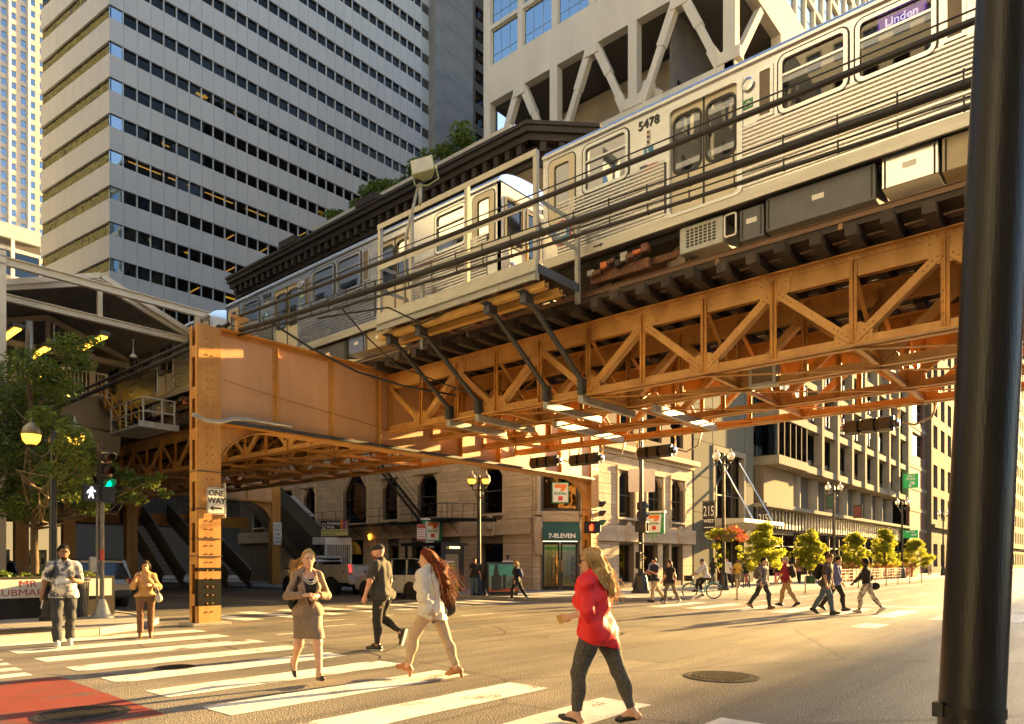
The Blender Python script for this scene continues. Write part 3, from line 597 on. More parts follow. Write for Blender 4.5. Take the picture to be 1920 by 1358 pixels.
def car(name_no, label, group='cars of the silver train', front=False, sign=True, lit=True, full=True):
    t = thing('train_car', label, 'train car', group=group, local=True)
    S = 1
    wins = [(-5.94, -4.79), (-1.3, -.1), (.12, 1.3), (4.79, 5.94)]
    doors = [(-3.68, -2.2), (2.2, 3.68)]; wz = (2.47, 3.52)
    small = [(-6.95, -6.3), (6.3, 6.95)]
    vent = [(-1.78, -1.45), (1.45, 1.78)]
    holes = [(a, b, *wz) for a, b in wins] + [(a, b, 1.22, 3.5) for a, b in doors] + [(a, b, 2.1, 3.5) for a, b in small]
    for side in (-1, 1):
        fr = Fr((side * 1.42, 0, 0), (0, -side * -1, 0) if False else (0, 1, 0), (0, 0, 1), (side, 0, 0))
        k = MB()
        if side < 0: k.wall(Fr((-1.42, 0, 0), (0, -1, 0), (0, 0, 1)), -CL, CL, Z0 + .24, Z1, [(-b, -a, c, d) for a, b, c, d in holes], .06)
        else: k.wall(Fr((1.42, 0, 0), (0, 1, 0), (0, 0, 1)), -CL, CL, Z0 + .24, Z1, holes, .06)
        k.build('side_wall', STAIN, t)
        if not full and side > 0: continue
        k = MB(); k.fbox(fr, -CL, CL, Z0, Z0 + .236, -.05, .012); k.build('skirt', SKIRT, t)
        # fluted lower panels : shallow ribs
        fl = []; xs = sorted([(-CL + .45)] + [v for d in doors for v in (d[0] - .09, d[1] + .09)] + [CL - .45])
        for a, b in zip(xs[0::2], xs[1::2]):
            k = MB(); nz = 15
            for i in range(nz):
                z = Z0 + .27 + i * .083; k.add([fr.p(a, z, .002), fr.p(b, z, .002), fr.p(b, z + .02, .022), fr.p(a, z + .02, .022), fr.p(b, z + .06, .022), fr.p(a, z + .06, .022), fr.p(b, z + .08, .002), fr.p(a, z + .08, .002)],
                    [q if side > 0 else q[::-1] for q in ((0, 1, 2, 3), (3, 2, 4, 5), (5, 4, 6, 7))] if True else [])
            k.build('fluted_panel', FLUTE, t)
        # windows
        for i, (a, b) in enumerate(wins):
            k = MB(); k.ring(fr, rrect(a - .075, b + .075, wz[0] - .075, wz[1] + .075, .17), rrect(a - .04, b + .04, wz[0] - .04, wz[1] + .04, .14), 0, .022); wf = k.build('window', GASK, t)
            k = MB(); k.ring(fr, rrect(a - .045, b + .045, wz[0] - .045, wz[1] + .045, .15), rrect(a + .03, b - .03, wz[0] + .03, wz[1] - .03, .08), -.02, .03); k.fbox(fr, a, b, 3.16, 3.205, -.02, .02); k.build('frame', STAIN, wf)
            k = MB(); k.fbox(fr, a - .01, b + .01, wz[0] - .01, wz[1] + .01, -.035, -.025); k.build('pane', TGL, wf)
            if sign and i == 1 and side < 0:
                k = MB(); k.fbox(fr, a + .1, a + .82, 3.22, 3.48, -.1, -.09) if False else k.fbox(fr, a + .12, b - .3, 3.235, 3.475, -.09, -.08); k.build('destination_display', PURP, t)
                text('Linden', .2, Fr(fr.p((a + b) / 2 - .09, 3.35, -.074), (0, -1, 0), (0, 0, 1)), DISP, t, 'destination_letters', ext=.002, bold=.003)
        for (a, b) in small:
            k = MB(); k.ring(fr, rrect(a - .09, b + .09, 1.98, 3.6, .14), rrect(a - .065, b + .065, 2.0, 3.575, .12), 0, .015); wf = k.build('cab_window', GASK, t)
            k = MB(); k.ring(fr, rrect(a - .07, b + .07, 2.0, 3.57, .12), rrect(a + .1, b - .1, 2.25, 3.42, .07), -.01, .02); k.build('frame', CREAM, wf)
            k = MB(); k.fbox(fr, a - .01, b + .01, 2.05, 3.55, -.035, -.025); k.build('pane', TGL, wf)
        for (a, b) in doors:
            k = MB(); k.ring(fr, rrect(a - .13, b + .13, 1.16, 3.6, .14), rrect(a - .02, b + .02, 1.22, 3.47, .1), -.02, .03); k.build('door_frame', STAIN, t)
            m = (a + b) / 2
            for (p, q) in ((a, m - .015), (m + .015, b)):
                c0, c1 = (p + q) / 2 - .29, (p + q) / 2 + .29
                k = MB(); f2 = Fr(fr.p(0, 0, -.05), fr.u, fr.v, fr.n); k.wall(f2 if side > 0 else Fr(f2.o, (0, -1, 0), (0, 0, 1)), *((p, q) if side > 0 else (-q, -p)), 1.22, 3.5, [(c0, c1, 2.1, 3.3) if side > 0 else (-c1, -c0, 2.1, 3.3)], .03); d = k.build('door_leaf', CREAM, t)
                k = MB(); k.ring(fr, rrect(c0 - .05, c1 + .05, 2.05, 3.35, .18), rrect(c0 + .0, c1 - .0, 2.1, 3.3, .14), -.05, -.03); k.build('window_frame', GASK, d)
                k = MB(); k.fbox(fr, c0, c1, 2.1, 3.3, -.075, -.068); k.build('pane', TGL, d)
            k = MB(); k.fbox(fr, m - .02, m + .02, 1.22, 3.48, -.06, -.035); k.build('door_seal', GASK, t)
            k = MB(); k.fbox(fr, b + .1, b + .14, 1.3, 2.4, .02, .05); k.build('handrail', BLACK, t)
        for (a, b) in vent:
            k = MB(); k.ring(fr, [(a, 2.5), (b, 2.5), (b, 3.5), (a, 3.5)], [(a + .06, 2.56), (b - .06, 2.56), (b - .06, 3.44), (a + .06, 3.44)], 0, .03); k.build('vent_frame', STAIN, t); k = MB(); k.fbox(fr, a + .05, b - .05, 2.55, 3.45, 0, .012); k.build('vent', M('bronze_vent', (.14, .11, .08), .5, .5), t)
            if a > 0: c = fr.p(a - 0, 0, 0)
        k = MB(); k.lathe(0, 0, [(.13, 0), (.13, .05), (.09, .06), (.09, .04), (.02, .04)], 14, ax=Fr(fr.p(-2.1 if side < 0 else 2.1, 3.35, 0), (0, 1, 0), (0, 0, 1), fr.n)) if False else k.lathe(0, 0, [(.13, 0), (.13, .06), (.09, .07), (.09, .05), (.02, .05)], 14, ax=Fr(fr.p(1.96, 3.3, 0), (0, 1, 0), (0, 0, 1), fr.n)); k.build('loudspeaker', STAIN, t, auto=35)
        if side < 0:
            gf = lambda y, z, c=.016: Fr(fr.p(y, z, c), (0, -1, 0), (0, 0, 1))
            text(name_no, .27, gf(4.22, 3.44), BLACK, t, 'car_number', bold=.004); 
            k = MB(); k.fbox(fr, 4.19, 4.27, 2.98, 3.28, .0, .02); q = k.build('indicator_plate', M('pale_plate', (.5, .48, .44), .4), t)
            for z, c in ((3.24, 'red'), (3.13, 'amber'), (3.02, 'dark')): k = MB(); k.lathe(0, 0, [(.03, 0), (.02, .02)], 8, ax=Fr(fr.p(4.23, z, .02), (0, 1, 0), (0, 0, 1), fr.n)); k.build('indicator_light', M(c + '_lens', dict(red=(.3, .02, .02), amber=(.02, .02, .02), dark=(.02, .02, .02))[c], .2), q)
            BLUES = M('blue_sticker', (.04, .2, .42), .4, var=0); WST = M('white_sticker', (.75, .75, .75), .4, var=0)
            k = MB(); k.fbox(fr, 4.11, 4.35, 2.66, 2.9, .001, .006); q = k.build('wheelchair_sticker', BLUES, t)
            k = MB(); f3 = gf(4.23, 2.78, .008); k.ring(f3, [(.065 * math.cos(a) - .01, .065 * math.sin(a) - .03) for a in np.linspace(0, 6.28, 15)[:-1]], [(.045 * math.cos(a) - .01, .045 * math.sin(a) - .03) for a in np.linspace(0, 6.28, 15)[:-1]], 0, .002); k.fbox(f3, -.03, -.01, -.02, .06, 0, .003); k.fbox(f3, -.03, .05, -.02, 0, 0, .003); k.lathe(0, 0, [(.018, 0), (.018, .003)], 8, ax=Fr(f3.p(-.02, .085), f3.u, f3.v)); k.build('wheelchair_symbol', WST, q)
            k = MB(); k.fbox(fr, 1.86, 2.06, 2.82, 3.02, .001, .006); q = k.build('green_sticker', M('green_sticker_vinyl', (.05, .22, .09), .4, var=0), t)
            k = MB(); f3 = gf(1.96, 2.92, .007)
            for cx in (-.05, .05): k.ring(f3, [(.04 * math.cos(a) + cx, .04 * math.sin(a) - .02) for a in np.linspace(0, 6.28, 13)[:-1]], [(.03 * math.cos(a) + cx, .03 * math.sin(a) - .02) for a in np.linspace(0, 6.28, 13)[:-1]], 0, .002)
            k.fbox(f3, -.03, .03, .03, .05, 0, .002); k.build('bicycle_symbol', WST, q)
            if not front:
                k = MB(); k.lathe(0, 0, [(.3, 0), (.3, .004)], 24, ax=gf(6.62, 1.72, .03)); q = k.build('round_emblem', M('emblem_red', (.5, .06, .05), .4, var=0), t)
                k = MB(); k.lathe(0, 0, [(.27, 0), (.27, .004)], 24, ax=gf(6.62, 1.72, .034)); k.build('emblem_disc', BLUES, q); text('cta', .28, gf(6.62, 1.72, .039), WST, q, 'emblem_letters', bold=.008)
                k = MB(); f3 = gf(5.55, Z0 + .13, .016); k.prism(f3, [(-.14, -.02), (.04, -.02), (.04, -.05), (.14, 0), (.04, .05), (.04, .02), (-.14, .02)], 0, .002); k.build('arrow_mark', BLACK, t)
                k = MB(); f3 = gf(4.25, 2.42, .004)
                for i in range(4): k.fbox(f3, -.15, .25, -.06 + .045 * i, -.04 + .045 * i, 0, .002)
                k.build('flag_stripes', M('flag_red', (.45, .08, .07), .5, var=0), t); k = MB(); k.fbox(f3, -.2, -.02, .02, .12, .002, .004); k.build('flag_canton', M('flag_blue', (.06, .07, .14), .5, var=0), t)
    # roof, floor, ends, interior
    n = 12; prof = [(1.45, Z1 - .02)] + [(1.45 * math.cos(R(a)), Z1 + .02 + .42 * math.sin(R(a))) for a in np.linspace(8, 172, n)] + [(-1.45, Z1 - .02)]
    k = MB(); k.prism(Fr((0, 0, 0), (1, 0, 0), (0, 0, 1), (0, -1, 0)), prof, -CL, CL); k.build('roof', STAIN, t, smooth=True, auto=40)
    for sx in (-1, 1): k = MB(); a, b = sorted((sx * 1.42, sx * 1.475)); k.box(a, b, -CL, CL, Z1 - .03, Z1 + .03); k.build('rain_gutter', STAIN, t)
    k = MB(); k.box(-1.36, 1.36, -CL, CL, Z0 + .1, 1.2); k.build('floor', INT, t); k = MB(); k.box(-1.36, 1.36, -CL + .05, CL - .05, Z1 - .12, Z1 - .08); k.build('ceiling', INT, t)
    for s in (-1, 1):
        for yy in ((-6, -2.4), (-1.9, 1.9), (2.4, 6)): k = MB(); k.box(s * .75 - .07, s * .75 + .07, yy[0], yy[1], Z1 - .19, Z1 - .14); k.build('ceiling_lamp', LAMPW, t)
    for yy in (-6.2, -5.2, -1.7, -.8, .2, 1.1, 4.6, 5.6):
        for s in (-1, 1): k = MB(); k.box(s * .85 - .4, s * .85 + .4, yy, yy + .12, 1.65, 2.45); k.box(s * .85 - .4, s * .85 + .4, yy, yy + .45, 1.6, 1.68); k.build('seat', SEAT, t)
    for yy in (-3.2, -1.2, 1.3, 3.2, 4.9): k = MB(); k.tube([(-.5, yy, 1.2), (-.5, yy, 3.55)], .017, 6); k.build('grab_pole', CHROME, t)
    for s in (-1, 1):
        fe = Fr((0, s * CL, 0), (-s, 0, 0), (0, 0, 1), (0, s, 0)); k = MB(); k.wall(fe, -1.42, 1.42, Z0 + .1, Z1 + .02, [(-1.15, -.5, 2.2, 3.35), (-.35, .35, 1.25, 3.3), (.5, 1.15, 2.2, 3.35)] if s < 0 or not full else [], .08); k.build('end_wall', WHITEP, t)
        if s < 0:
            for a, b, z in ((-1.15, -.5, 2.2), (.5, 1.15, 2.2), (-.25, .25, 2.1)): k = MB(); k.fbox(fe, a, b, z, 3.35, -.05, -.04); w = k.build('windscreen', M('dark_glass', (.01, .012, .014), .08, spec=.8, var=0), t); k = MB(); k.ring(fe, rrect(a - .08, b + .08, z - .08, 3.42, .15), rrect(a, b, z, 3.35, .08), -.01, .02); k.build('seal', GASK, w)
            k = MB(); k.fbox(fe, -.35, .35, 1.25, 3.3, -.12, -.09); k.build('end_door', CREAM, t)
            for i, cc in enumerate(((.35, .02, .03), (.55, .16, .02), (.04, .2, .3), (.1, .1, .1))):
                k = MB(); k.lathe(0, 0, [(.075, 0), (.075, .02), (.05, .035)], 12, ax=Fr(fe.p(1.15 - i * .24, 3.56, 0), fe.u, fe.v, fe.n)); k.build('marker_lamp', M('marker_lens_%s' % 'abcd'[i], cc, .15, var=0), t)
            for sx in (-1, 1): k = MB(); k.lathe(0, 0, [(.16, 0), (.16, .07), (.12, .1)], 14, ax=Fr(fe.p(sx * .95, 1.55, 0), fe.u, fe.v, fe.n)); k.build('headlight', CHROME, t, auto=40)
            for sx in (-1, 1): k = MB(); k.tube([fe.p(sx * .42, 1.3, .1), fe.p(sx * .42, 2.3, .12)], .025, 6); k.build('grab_bar', M('yellow_rail_paint', (.6, .33, .03), .5), t)
            for i in range(3): k = MB(); k.tube([fe.p(.1 + .2 * i, 1.9, .02), fe.p(.1 + .2 * i, 1.5, .5), fe.p(.1 + .2 * i, 1.9, .95)], .018, 6); k.build('jumper_cable', BLACK, t)
            k = MB(); k.tube([fe.p(1.0, 1.3, .04), fe.p(1.0, 3.6, .04)], .02, 6); k.tube([fe.p(1.22, 1.3, .04), fe.p(1.22, 3.7, .04)], .02, 6); k.build('end_rail', CHROME, t)
        k = MB(); k.box(-.15, .15, *sorted((s * CL, s * (CL + .45))), .7, .95); k.build('coupler', UND, t)
    # bogies and equipment
    for yc in (-4.6, 4.6):
        k = MB(); k.box(-1.05, 1.05, yc - 1.25, yc + 1.25, .45, .62); k.box(-1.2, -1.05, yc - .25, yc + 1.35, .35, .6); k.box(1.05, 1.2, yc - .25, yc + 1.35, .35, .6); bg = k.build('bogie', RUSTB, t, bevel=.02)
        for s in (-1, 1):
            for dy in (-.95, .95): k = MB(); k.lathe(0, 0, [(.36, -.06), (.36, .04), (.33, .05), (.3, .02), (.14, .03), (.12, .09), (.03, .09)], 24, ax=Fr((s * .95, yc + dy, .36), (0, 1, 0), (0, 0, 1), (s, 0, 0))); k.build('wheel', M('worn_wheel_steel', (.16, .12, .09), .55, .5, var=.3, scale=6), bg, auto=30)
        if full:
            for i in range(9):
                y = yc - .3 + .18 * i; k = MB(); h = random.uniform(.08, .22); z = random.uniform(.48, .72); k.box(-1.36, -1.2, y, y + random.uniform(.12, .24), z, z + h); k.build('brake_unit', (RUSTB, ORANGE, RUSTB, GALV, UND)[i % 5], bg, bevel=.015)
            for i in range(3): k = MB(); k.tube(catenary((-1.3, yc - .2 + i * .4, .8), (-1.3, yc + .2 + i * .4, .75), .2, 8), .025, 6); k.build('brake_hose', RUBBER, bg)
    eq = [(2.55, 3.55, .42, .9, GALV, 'grille_box'), (1.7, 2.2, .3, .86, UGREY, 'control_box'), (-.35, 1.66, .34, .92, UGREY, 'inverter_box'), (-1.35, -.45, .42, .96, STAIN, 'battery_box'), (-2.6, -1.4, .4, .95, M('beige_equipment_box', (.4, .33, .22), .6, var=.1), 'battery_box')]
    for i, (a, b, z, zz, mm, nm) in enumerate(eq):
        k = MB(); k.box(-1.28, -.5, a, b, z - .05 if i < 3 else z, zz + .04); e = k.build(nm, mm, t, bevel=.015)
        if i == 0:
            for r in range(6):
                for c in range(7): k = MB(); k.box(-1.283, -1.279, b - .16 - .1 * c - .07, b - .16 - .1 * c, z + .06 + .066 * r, z + .105 + .066 * r) if r < 6 else None; k.build('grille_slot', UND, e)
        else:
            k = MB(); k.box(-1.286, -1.28, (a + b) / 2 - .11, (a + b) / 2 + .11, (z + zz) / 2, (z + zz) / 2 + .1); k.build('warning_plate', WHITEP, e)
            for y in (a + .06, b - .06): k = MB(); k.box(-1.29, -1.28, y - .015, y + .015, z, zz); k.build('latch', UND, e)
    k = MB(); f = Fr((-1.29, 0, 0), (0, 1, 0), (0, 0, 1), (-1, 0, 0)); k.ring(f, rrect(2.25, 2.52, .42, .9, .05), rrect(2.28, 2.49, .45, .87, .03), 0, .03); k.build('step_hoop', WHITEP, t)
    k = MB(); k.box(-1.1, 1.1, -CL, CL, .86, .99); k.build('underframe', UND, t)
    return t
c1 = car('5478', 'nearest silver train car number 5478 with the round blue emblem and a purple lit display'); c1.location = (15.4, 3.8, 7.9)
c2 = car('5464', 'silver train car number 5464 facing the camera beyond the coupling gap', front=True); c2.location = (15.4, 19.65, 7.9)
c3 = dup(c1); c3.location = (15.4, 35.3, 7.9); c3['label'] = 'third silver train car, beyond the girder column and beside the station platform'
for ch in list(c3.children):
    if ch.name.split('.')[0] in ('car_number',): bpy.data.objects.remove(ch)
c4 = dup(c3); c4.location = (15.4, 50.9, 7.9); c4['label'] = 'farthest silver train car, under the station roof'
for o in (c3, c4):
    pass
# ================================================================== BUILDINGS
STONE = M('buff_limestone', (.44, .345, .24), .85, var=.22, scale=1.6, bump=.3, bscale=18, rnd=.1, detail=9, streak=(1, 1, .4))
STONED = M('buff_stone_joint', (.14, .11, .08), .9, var=.2)
DKSTONE = M('dark_bronze_cornice', (.022, .017, .014), .7, var=.35, scale=3, bump=.2)
WGL = glass('dark_window_glass', (.2, .22, .21), base=.05, wav=.05)
WGLB = glass('blue_reflecting_glass', (.16, .2, .26), refl=(.8, .92, 1), base=.42, wav=.04)
WGLT = glass('tower_window_glass', (.3, .3, .29), refl=(.5, .5, .48), base=.0, wav=.22)
FRM = M('dark_window_frame', (.06, .05, .04), .6, var=.15); BLIND = M('pale_window_blind', (.32, .32, .25), .8, var=.1, rnd=.25)
GREYP = M('grey_granite_panel', (.46, .445, .425), .6, var=.09, scale=.8, bump=.06, rnd=.035, detail=8)
BEIGE = M('beige_stone_tower', (.55, .47, .38), .8, var=.1, scale=.4)
PALE = M('pale_painted_concrete', (.5, .465, .39), .75, var=.1, scale=.5, bump=.1, bscale=8, detail=9, streak=(1, 1, .3))
DARKC = M('dark_ceiling', (.1, .09, .08), .9, var=.2)
GREENA = M('dark_green_awning', (.012, .07, .05), .6, var=.2, scale=5)
SIGNW = M('white_sign_face', (.75, .73, .66), .45, var=0); SIGNR = M('red_sign_print', (.55, .05, .03), .45, var=0); SIGNG = M('green_sign_print', (.02, .24, .1), .45, var=0); SIGNO = M('orange_sign_print', (.75, .2, .03), .45, var=0); SIGNK = M('black_sign_print', (.02, .02, .02), .45, var=0)

def window(par, fr, a0, a1, b0, b1, rec=.2, arch=0., meet=True, blind=None, g=None, fm=None):
    f = MB(); w = .07; f.ring(fr, [(a0, b0), (a1, b0), (a1, b1), (a0, b1)], [(a0 + w, b0 + w), (a1 - w, b0 + w), (a1 - w, b1 - w), (a0 + w, b1 - w)], -rec - .06, -rec + .02)
    if meet: f.fbox(fr, a0 + w, a1 - w, (b0 + b1) / 2 - .03, (b0 + b1) / 2 + .03, -rec - .05, -rec + .01)
    o = f.build('window', fm or FRM, par)
    k = MB(); k.fbox(fr, a0 + w / 2, a1 - w / 2, b0 + w / 2, b1 - w / 2, -rec - .03, -rec - .02); k.build('pane', g or WGL, o)
    if arch:
        k = MB(); k.prism(fr, [(a0, b1), (a0, b1 - arch * 1.3), (a0 + arch, b1)], -rec + .03, .01); k.prism(fr, [(a1, b1), (a1 - arch, b1), (a1, b1 - arch * 1.3)], -rec + .03, .01); k.build('shoulder', STONE, o)
    if blind is None: blind = random.choice((0, .3, .45, .5, .62))
    if blind: k = MB(); k.fbox(fr, a0 + w, a1 - w, b1 - (b1 - b0) * blind, b1, -rec - .22, -rec - .2); k.build('blind', BLIND, o)
    return o
def blocks(par, fr, u0, u1, v0, v1, holes, ch, bl, m, c1=.03, gap=.012):
    v = v0; row = 0
    while v < v1 - .05:
        t = min(v + ch, v1); seg = [(u0, u1)]
        for h in holes:
            if h[2] < t - .02 and h[3] > v + .02:
                ns = []
                for a, b in seg:
                    if h[1] <= a or h[0] >= b: ns.append((a, b)); continue
                    if h[0] > a: ns.append((a, h[0]))
                    if h[1] < b: ns.append((h[1], b))
                seg = ns
        for a, b in seg:
            n = max(1, round((b - a) / bl)); off = (.5 if row % 2 and n > 1 else 0)
            cuts = [a] + [a + (b - a) * (i + off) / n for i in range(0 if off else 1, n)] + [b]
            for p, q in zip(cuts[:-1], cuts[1:]):
                if q - p > .06: piece('stone_block', m, par, fr, p + gap, q - gap, v + gap, t - gap, -.02, c1 + random.uniform(0, .01))
        v = t; row += 1

# ---- corner shop building of buff stone
t = thing('corner_building', 'old buff stone corner building with dark cornice and convenience shop entrance', 'building', (29.2, 23.7, 0)); CB = t
fw, fs = FW(29.2), FS(21.6); HT = 23.0
ww = [(25.75, 27.4), (30.9, 32.7), (34.5, 36.0), (43.4, 44.9), (46.2, 47.8), (50, 51.6)]
wh = [(-b, -a, 4.3, 6.85) for a, b in ww] + [(-40.2, -37.6, 4.2, 7.5)]
gh = [(-27.4, -25.75, .55, 2.65), (-31.6, -29.0, .4, 2.65), (-33.2, -32.2, .4, 2.65), (-35.4, -34.4, .4, 2.65), (-39.8, -38, .13, 3.0), (-45, -42, .4, 2.65)]
up = [(-b, -a, z, z + 2.3) for z in (8.9, 12.6, 16.3, 20.0) for a, b in ww + [(38, 39.8)]]
k = MB(); k.wall(fw, -54, -23.7, 0, HT, wh + gh + up, .35); k.build('wall', STONED, t)
ws = [(34.2, 35.9), (37.4, 39.2), (40.3, 42.0)]
sh = [(a, b, 4.15, 6.75) for a, b in ws] + [(34.3, 35.9, .45, 2.65), (37.0, 38.7, .45, 2.65), (39.3, 40.1, .13, 2.65), (40.4, 41.9, .45, 2.65)]
su = [(a, b, z, z + 2.3) for z in (8.9, 12.6, 16.3, 20.0) for a, b in ws]
k = MB(); k.wall(fs, 31.3, 43.2, 0, HT, sh + su, .35); k.build('wall', STONED, t)
cu = Vector((2.1, -2.1, 0)).normalized(); fc = Fr((29.2, 23.7, 0), cu, (0, 0, 1)); CW = 2.97
ch_ = [(.52, 2.45, .13, 2.75), (.52, 2.45, 4.35, 6.6)]
k = MB(); k.wall(fc, 0, CW, 0, HT, ch_ + [(.7, 2.3, z, z + 2.3) for z in (8.9, 12.6, 16.3, 20)], .3); k.build('wall', STONED, t)
k = MB(); k.add([(29.3, 54, HT - .3), (29.3, 23.8, HT - .3), (31.4, 21.7, HT - .3), (43.2, 21.7, HT - .3), (43.2, 54, HT - .3)], [(0, 1, 2, 3, 4)]); k.box(43.0, 43.2, 21.7, 54, 0, HT - .3); k.box(29.3, 43.2, 53.8, 54, 0, HT - .31); k.box(33.5, 33.7, 26, 53.7, 0, HT - .3); k.box(33.7, 43, 25.8, 26, 0, HT - .3)
for z in (3.9, 8.4, 12.1, 15.8, 19.5): k.box(29.5, 42.9, 25.5, 53.5, z, z + .15)
k.build('roof', DARKC, t)
blocks(t, fw, -48, -23.7, .13, 3.1, gh, .62, 1.6, STONE); blocks(t, fw, -48, -23.7, 3.95, 8.2, wh, .58, 1.5, STONE)
blocks(t, fs, 31.3, 43.2, .13, 2.75, sh, .62, 1.6, STONE); blocks(t, fs, 31.3, 43.2, 3.7, 7.6, sh, .56, 1.5, STONE)
blocks(t, fc, 0, CW, .13, 8.0, [(.44, 2.53, .13, 6.7)], .6, 1.4, STONE)
for i, (a0, a1, b0, b1) in enumerate(wh + sh[:3]):
    fr = fw if i < len(wh) else fs; big = i == len(wh) - 1
    window(t, fr, a0, a1, b0, b1, .22, .42 if not big else .9)
    k = MB()
    for s0, s1 in ((a0 - .2, a0 - .02), (a1 + .02, a1 + .2)): k.fbox(fr, s0, s1, b0 - .4, b1 + .2, .02, .12)
    k.fbox(fr, a0 - .25, a1 + .25, b1 + .05, b1 + .28, .03, .16); k.fbox(fr, a0 - .2, a1 + .2, b0 - .14, b0 - .01, .03, .16); k.build('window_surround', STONE, t, bevel=.02)
for (a0, a1, b0, b1) in up: window(t, fw, a0, a1, b0, b1, .2)
for (a0, a1, b0, b1) in su: window(t, fs, a0, a1, b0, b1, .2)
SG = M('frosted_green_panel', (.16, .22, .17), .4, var=.1)
for i, (a0, a1, b0, b1) in enumerate(gh): window(t, fw, a0, a1, b0, b1, .3, 0, False, blind=0)
for i, (a0, a1, b0, b1) in enumerate(sh[3:]):
    window(t, fs, a0, a1, b0, b1, .3, 0, False, blind=0)
    if a1 - a0 > 1: k = MB(); k.fbox(fs, a0 + .06, a1 - .06, b0 + .06, b0 + 1.1 if i else b1 - .06, -.42, -.4); k.build('frosted_panel', SG, t)
k = MB(); k.fbox(fw, gh[0][0] + .06, gh[0][1] - .06, .6, 1.35, -.42, -.4); k.build('frosted_panel', SG, t)
# belts, cornice
for fr, a, b, z0, z1, c in ((fw, -53.9, -23.75, 3.1, 3.92, .2), (fs, 31.35, 43.35, 2.78, 3.68, .22), (fs, 31.3, 43.3, 7.62, 7.82, .18), (fs, 31.3, 43.45, 7.85, 8.15, .5), (fw, -53.9, -23.7, 8.22, 8.55, .3), (fc, -.03, CW + .03, 8.05, 8.5, .25)):
    n = max(1, int((b - a) / 2.4))
    for i in range(n): piece('belt_stone', STONE, t, fr, a + (b - a) * i / n + .008, a + (b - a) * (i + 1) / n - .008, z0, z1, 0.0, c)
for fr, us, z in ((fw, (-26.5, -31, -35.3, -42, -44.5, -48), 3.45), (fs, (35, 38, 41.2), 3.2)):
    for u in us: k = MB(); k.prism(fr, [(u - .28, z - .4), (u + .28, z - .4), (u + .34, z + .2), (u + .2, z + .62), (u, z + .72), (u - .2, z + .62), (u - .34, z + .2)], .2, .33); k.lathe(0, 0, [(.2, .33), (.17, .4), (.08, .42)], 10, ax=Fr(fr.p(u, z + .1), fr.u, fr.v, fr.n)); k.build('cartouche', STONE, t, bevel=.02)
for u in (.3, 2.67): k = MB(); k.lathe(0, 0, [(.2, 4.1), (.2, 4.25), (.13, 4.3), (.125, 6.5), (.17, 6.55), (.24, 6.85), (.24, 7.1)], 12, ax=Fr(fc.p(u, 0, .16), fc.u, fc.n, (0, 0, 1))); k.build('column_shaft', STONE, t, auto=40)
for u in (.3, 2.67): k = MB(); k.prism(fc, [(u - .2, 2.0), (u + .2, 2.0), (u + .24, 3.4), (u + .16, 4.0), (u - .16, 4.0), (u - .24, 3.4)], .03, .3); k.build('carved_bracket', STONE, t, bevel=.03)
piece('stone_block', STONE, t, fc, .5, 2.47, 3.75, 4.3, -.1, .12); k = MB(); k.ring(fc, [(.6, 3.83), (2.37, 3.83), (2.37, 4.22), (.6, 4.22)], [(.68, 3.9), (2.29, 3.9), (2.29, 4.15), (.68, 4.15)], .121, .15); k.build('panel_moulding', STONE, t)
# corner entrance
k = MB(); k.prism(Fr(fc.p(.48, 0, 0), fc.n, (0, 0, 1), fc.u), [(-.1, 2.78), (.55, 2.78), (.5, 2.95), (.18, 3.72), (-.1, 3.72)], 0, 2.0); aw = k.build('awning', GREENA, t)
text('7-ELEVEN', .34, Fr(fc.p(1.5, 2.98, .53), fc.u, Vector((0, 0, 1)) - fc.n * .35), SIGNW, aw, 'shop_letters', bold=.012)
DG = glass('shop_glass', (.75, .78, .7), base=.04)
for a, b in ((.55, 1.46), (1.51, 2.42)):
    k = MB(); k.wall(Fr(fc.p(0, 0, -.12), fc.u, fc.v), a, b, .15, 2.7, [(a + .1, b - .1, .35, 2.55)], .06); d = k.build('door', BLACK, t); k = MB(); k.fbox(fc, a + .1, b - .1, .35, 2.55, -.16, -.15); k.build('pane', DG, d)
    h = b - .06 if b < 1.5 else a + .06; k = MB(); k.fbox(fc, h - .02, h + .02, 1.1, 1.7, -.12, -.05); k.build('handle', M('brass_handle', (.5, .3, .1), .3, .8), d)
SHOPW = M('lit_shop_ceiling', (.6, .6, .5), .6, var=0, emis=(1, .85, .5), es=.35); SHOPG = M('green_shop_band', (.02, .2, .03), .5, var=0)
k = MB(); k.fbox(fc, .1, 2.87, 2.75, 2.8, -2.6, -.4); k.build('shop_ceiling_lamp', SHOPW, t)
for z in (2.3, 1.45): k = MB(); k.fbox(fc, .2, 2.8, z, z + (.16 if z > 2 else .09), -1.8, -1.7); k.build('shop_sign_band', SHOPG, t)
k = MB(); k.fbox(fc, -.2, 3.2, .13, 2.75, -2.75, -2.7); k.build('shop_back_wall', M('shop_wall', (.3, .25, .16), .8), t)
for r in range(5):
    for c in range(11): k = MB(); a = .35 + c * .22; k.fbox(fc, a, a + .16, .5 + r * .3, .5 + r * .3 + random.uniform(.12, .25), -1.69, -1.55); k.build('goods', M('goods_%d' % (c % 5), ((.35, .1, .05), (.1, .2, .06), (.4, .32, .1), (.3, .28, .25), (.08, .1, .2))[c % 5], .6, var=0), t)
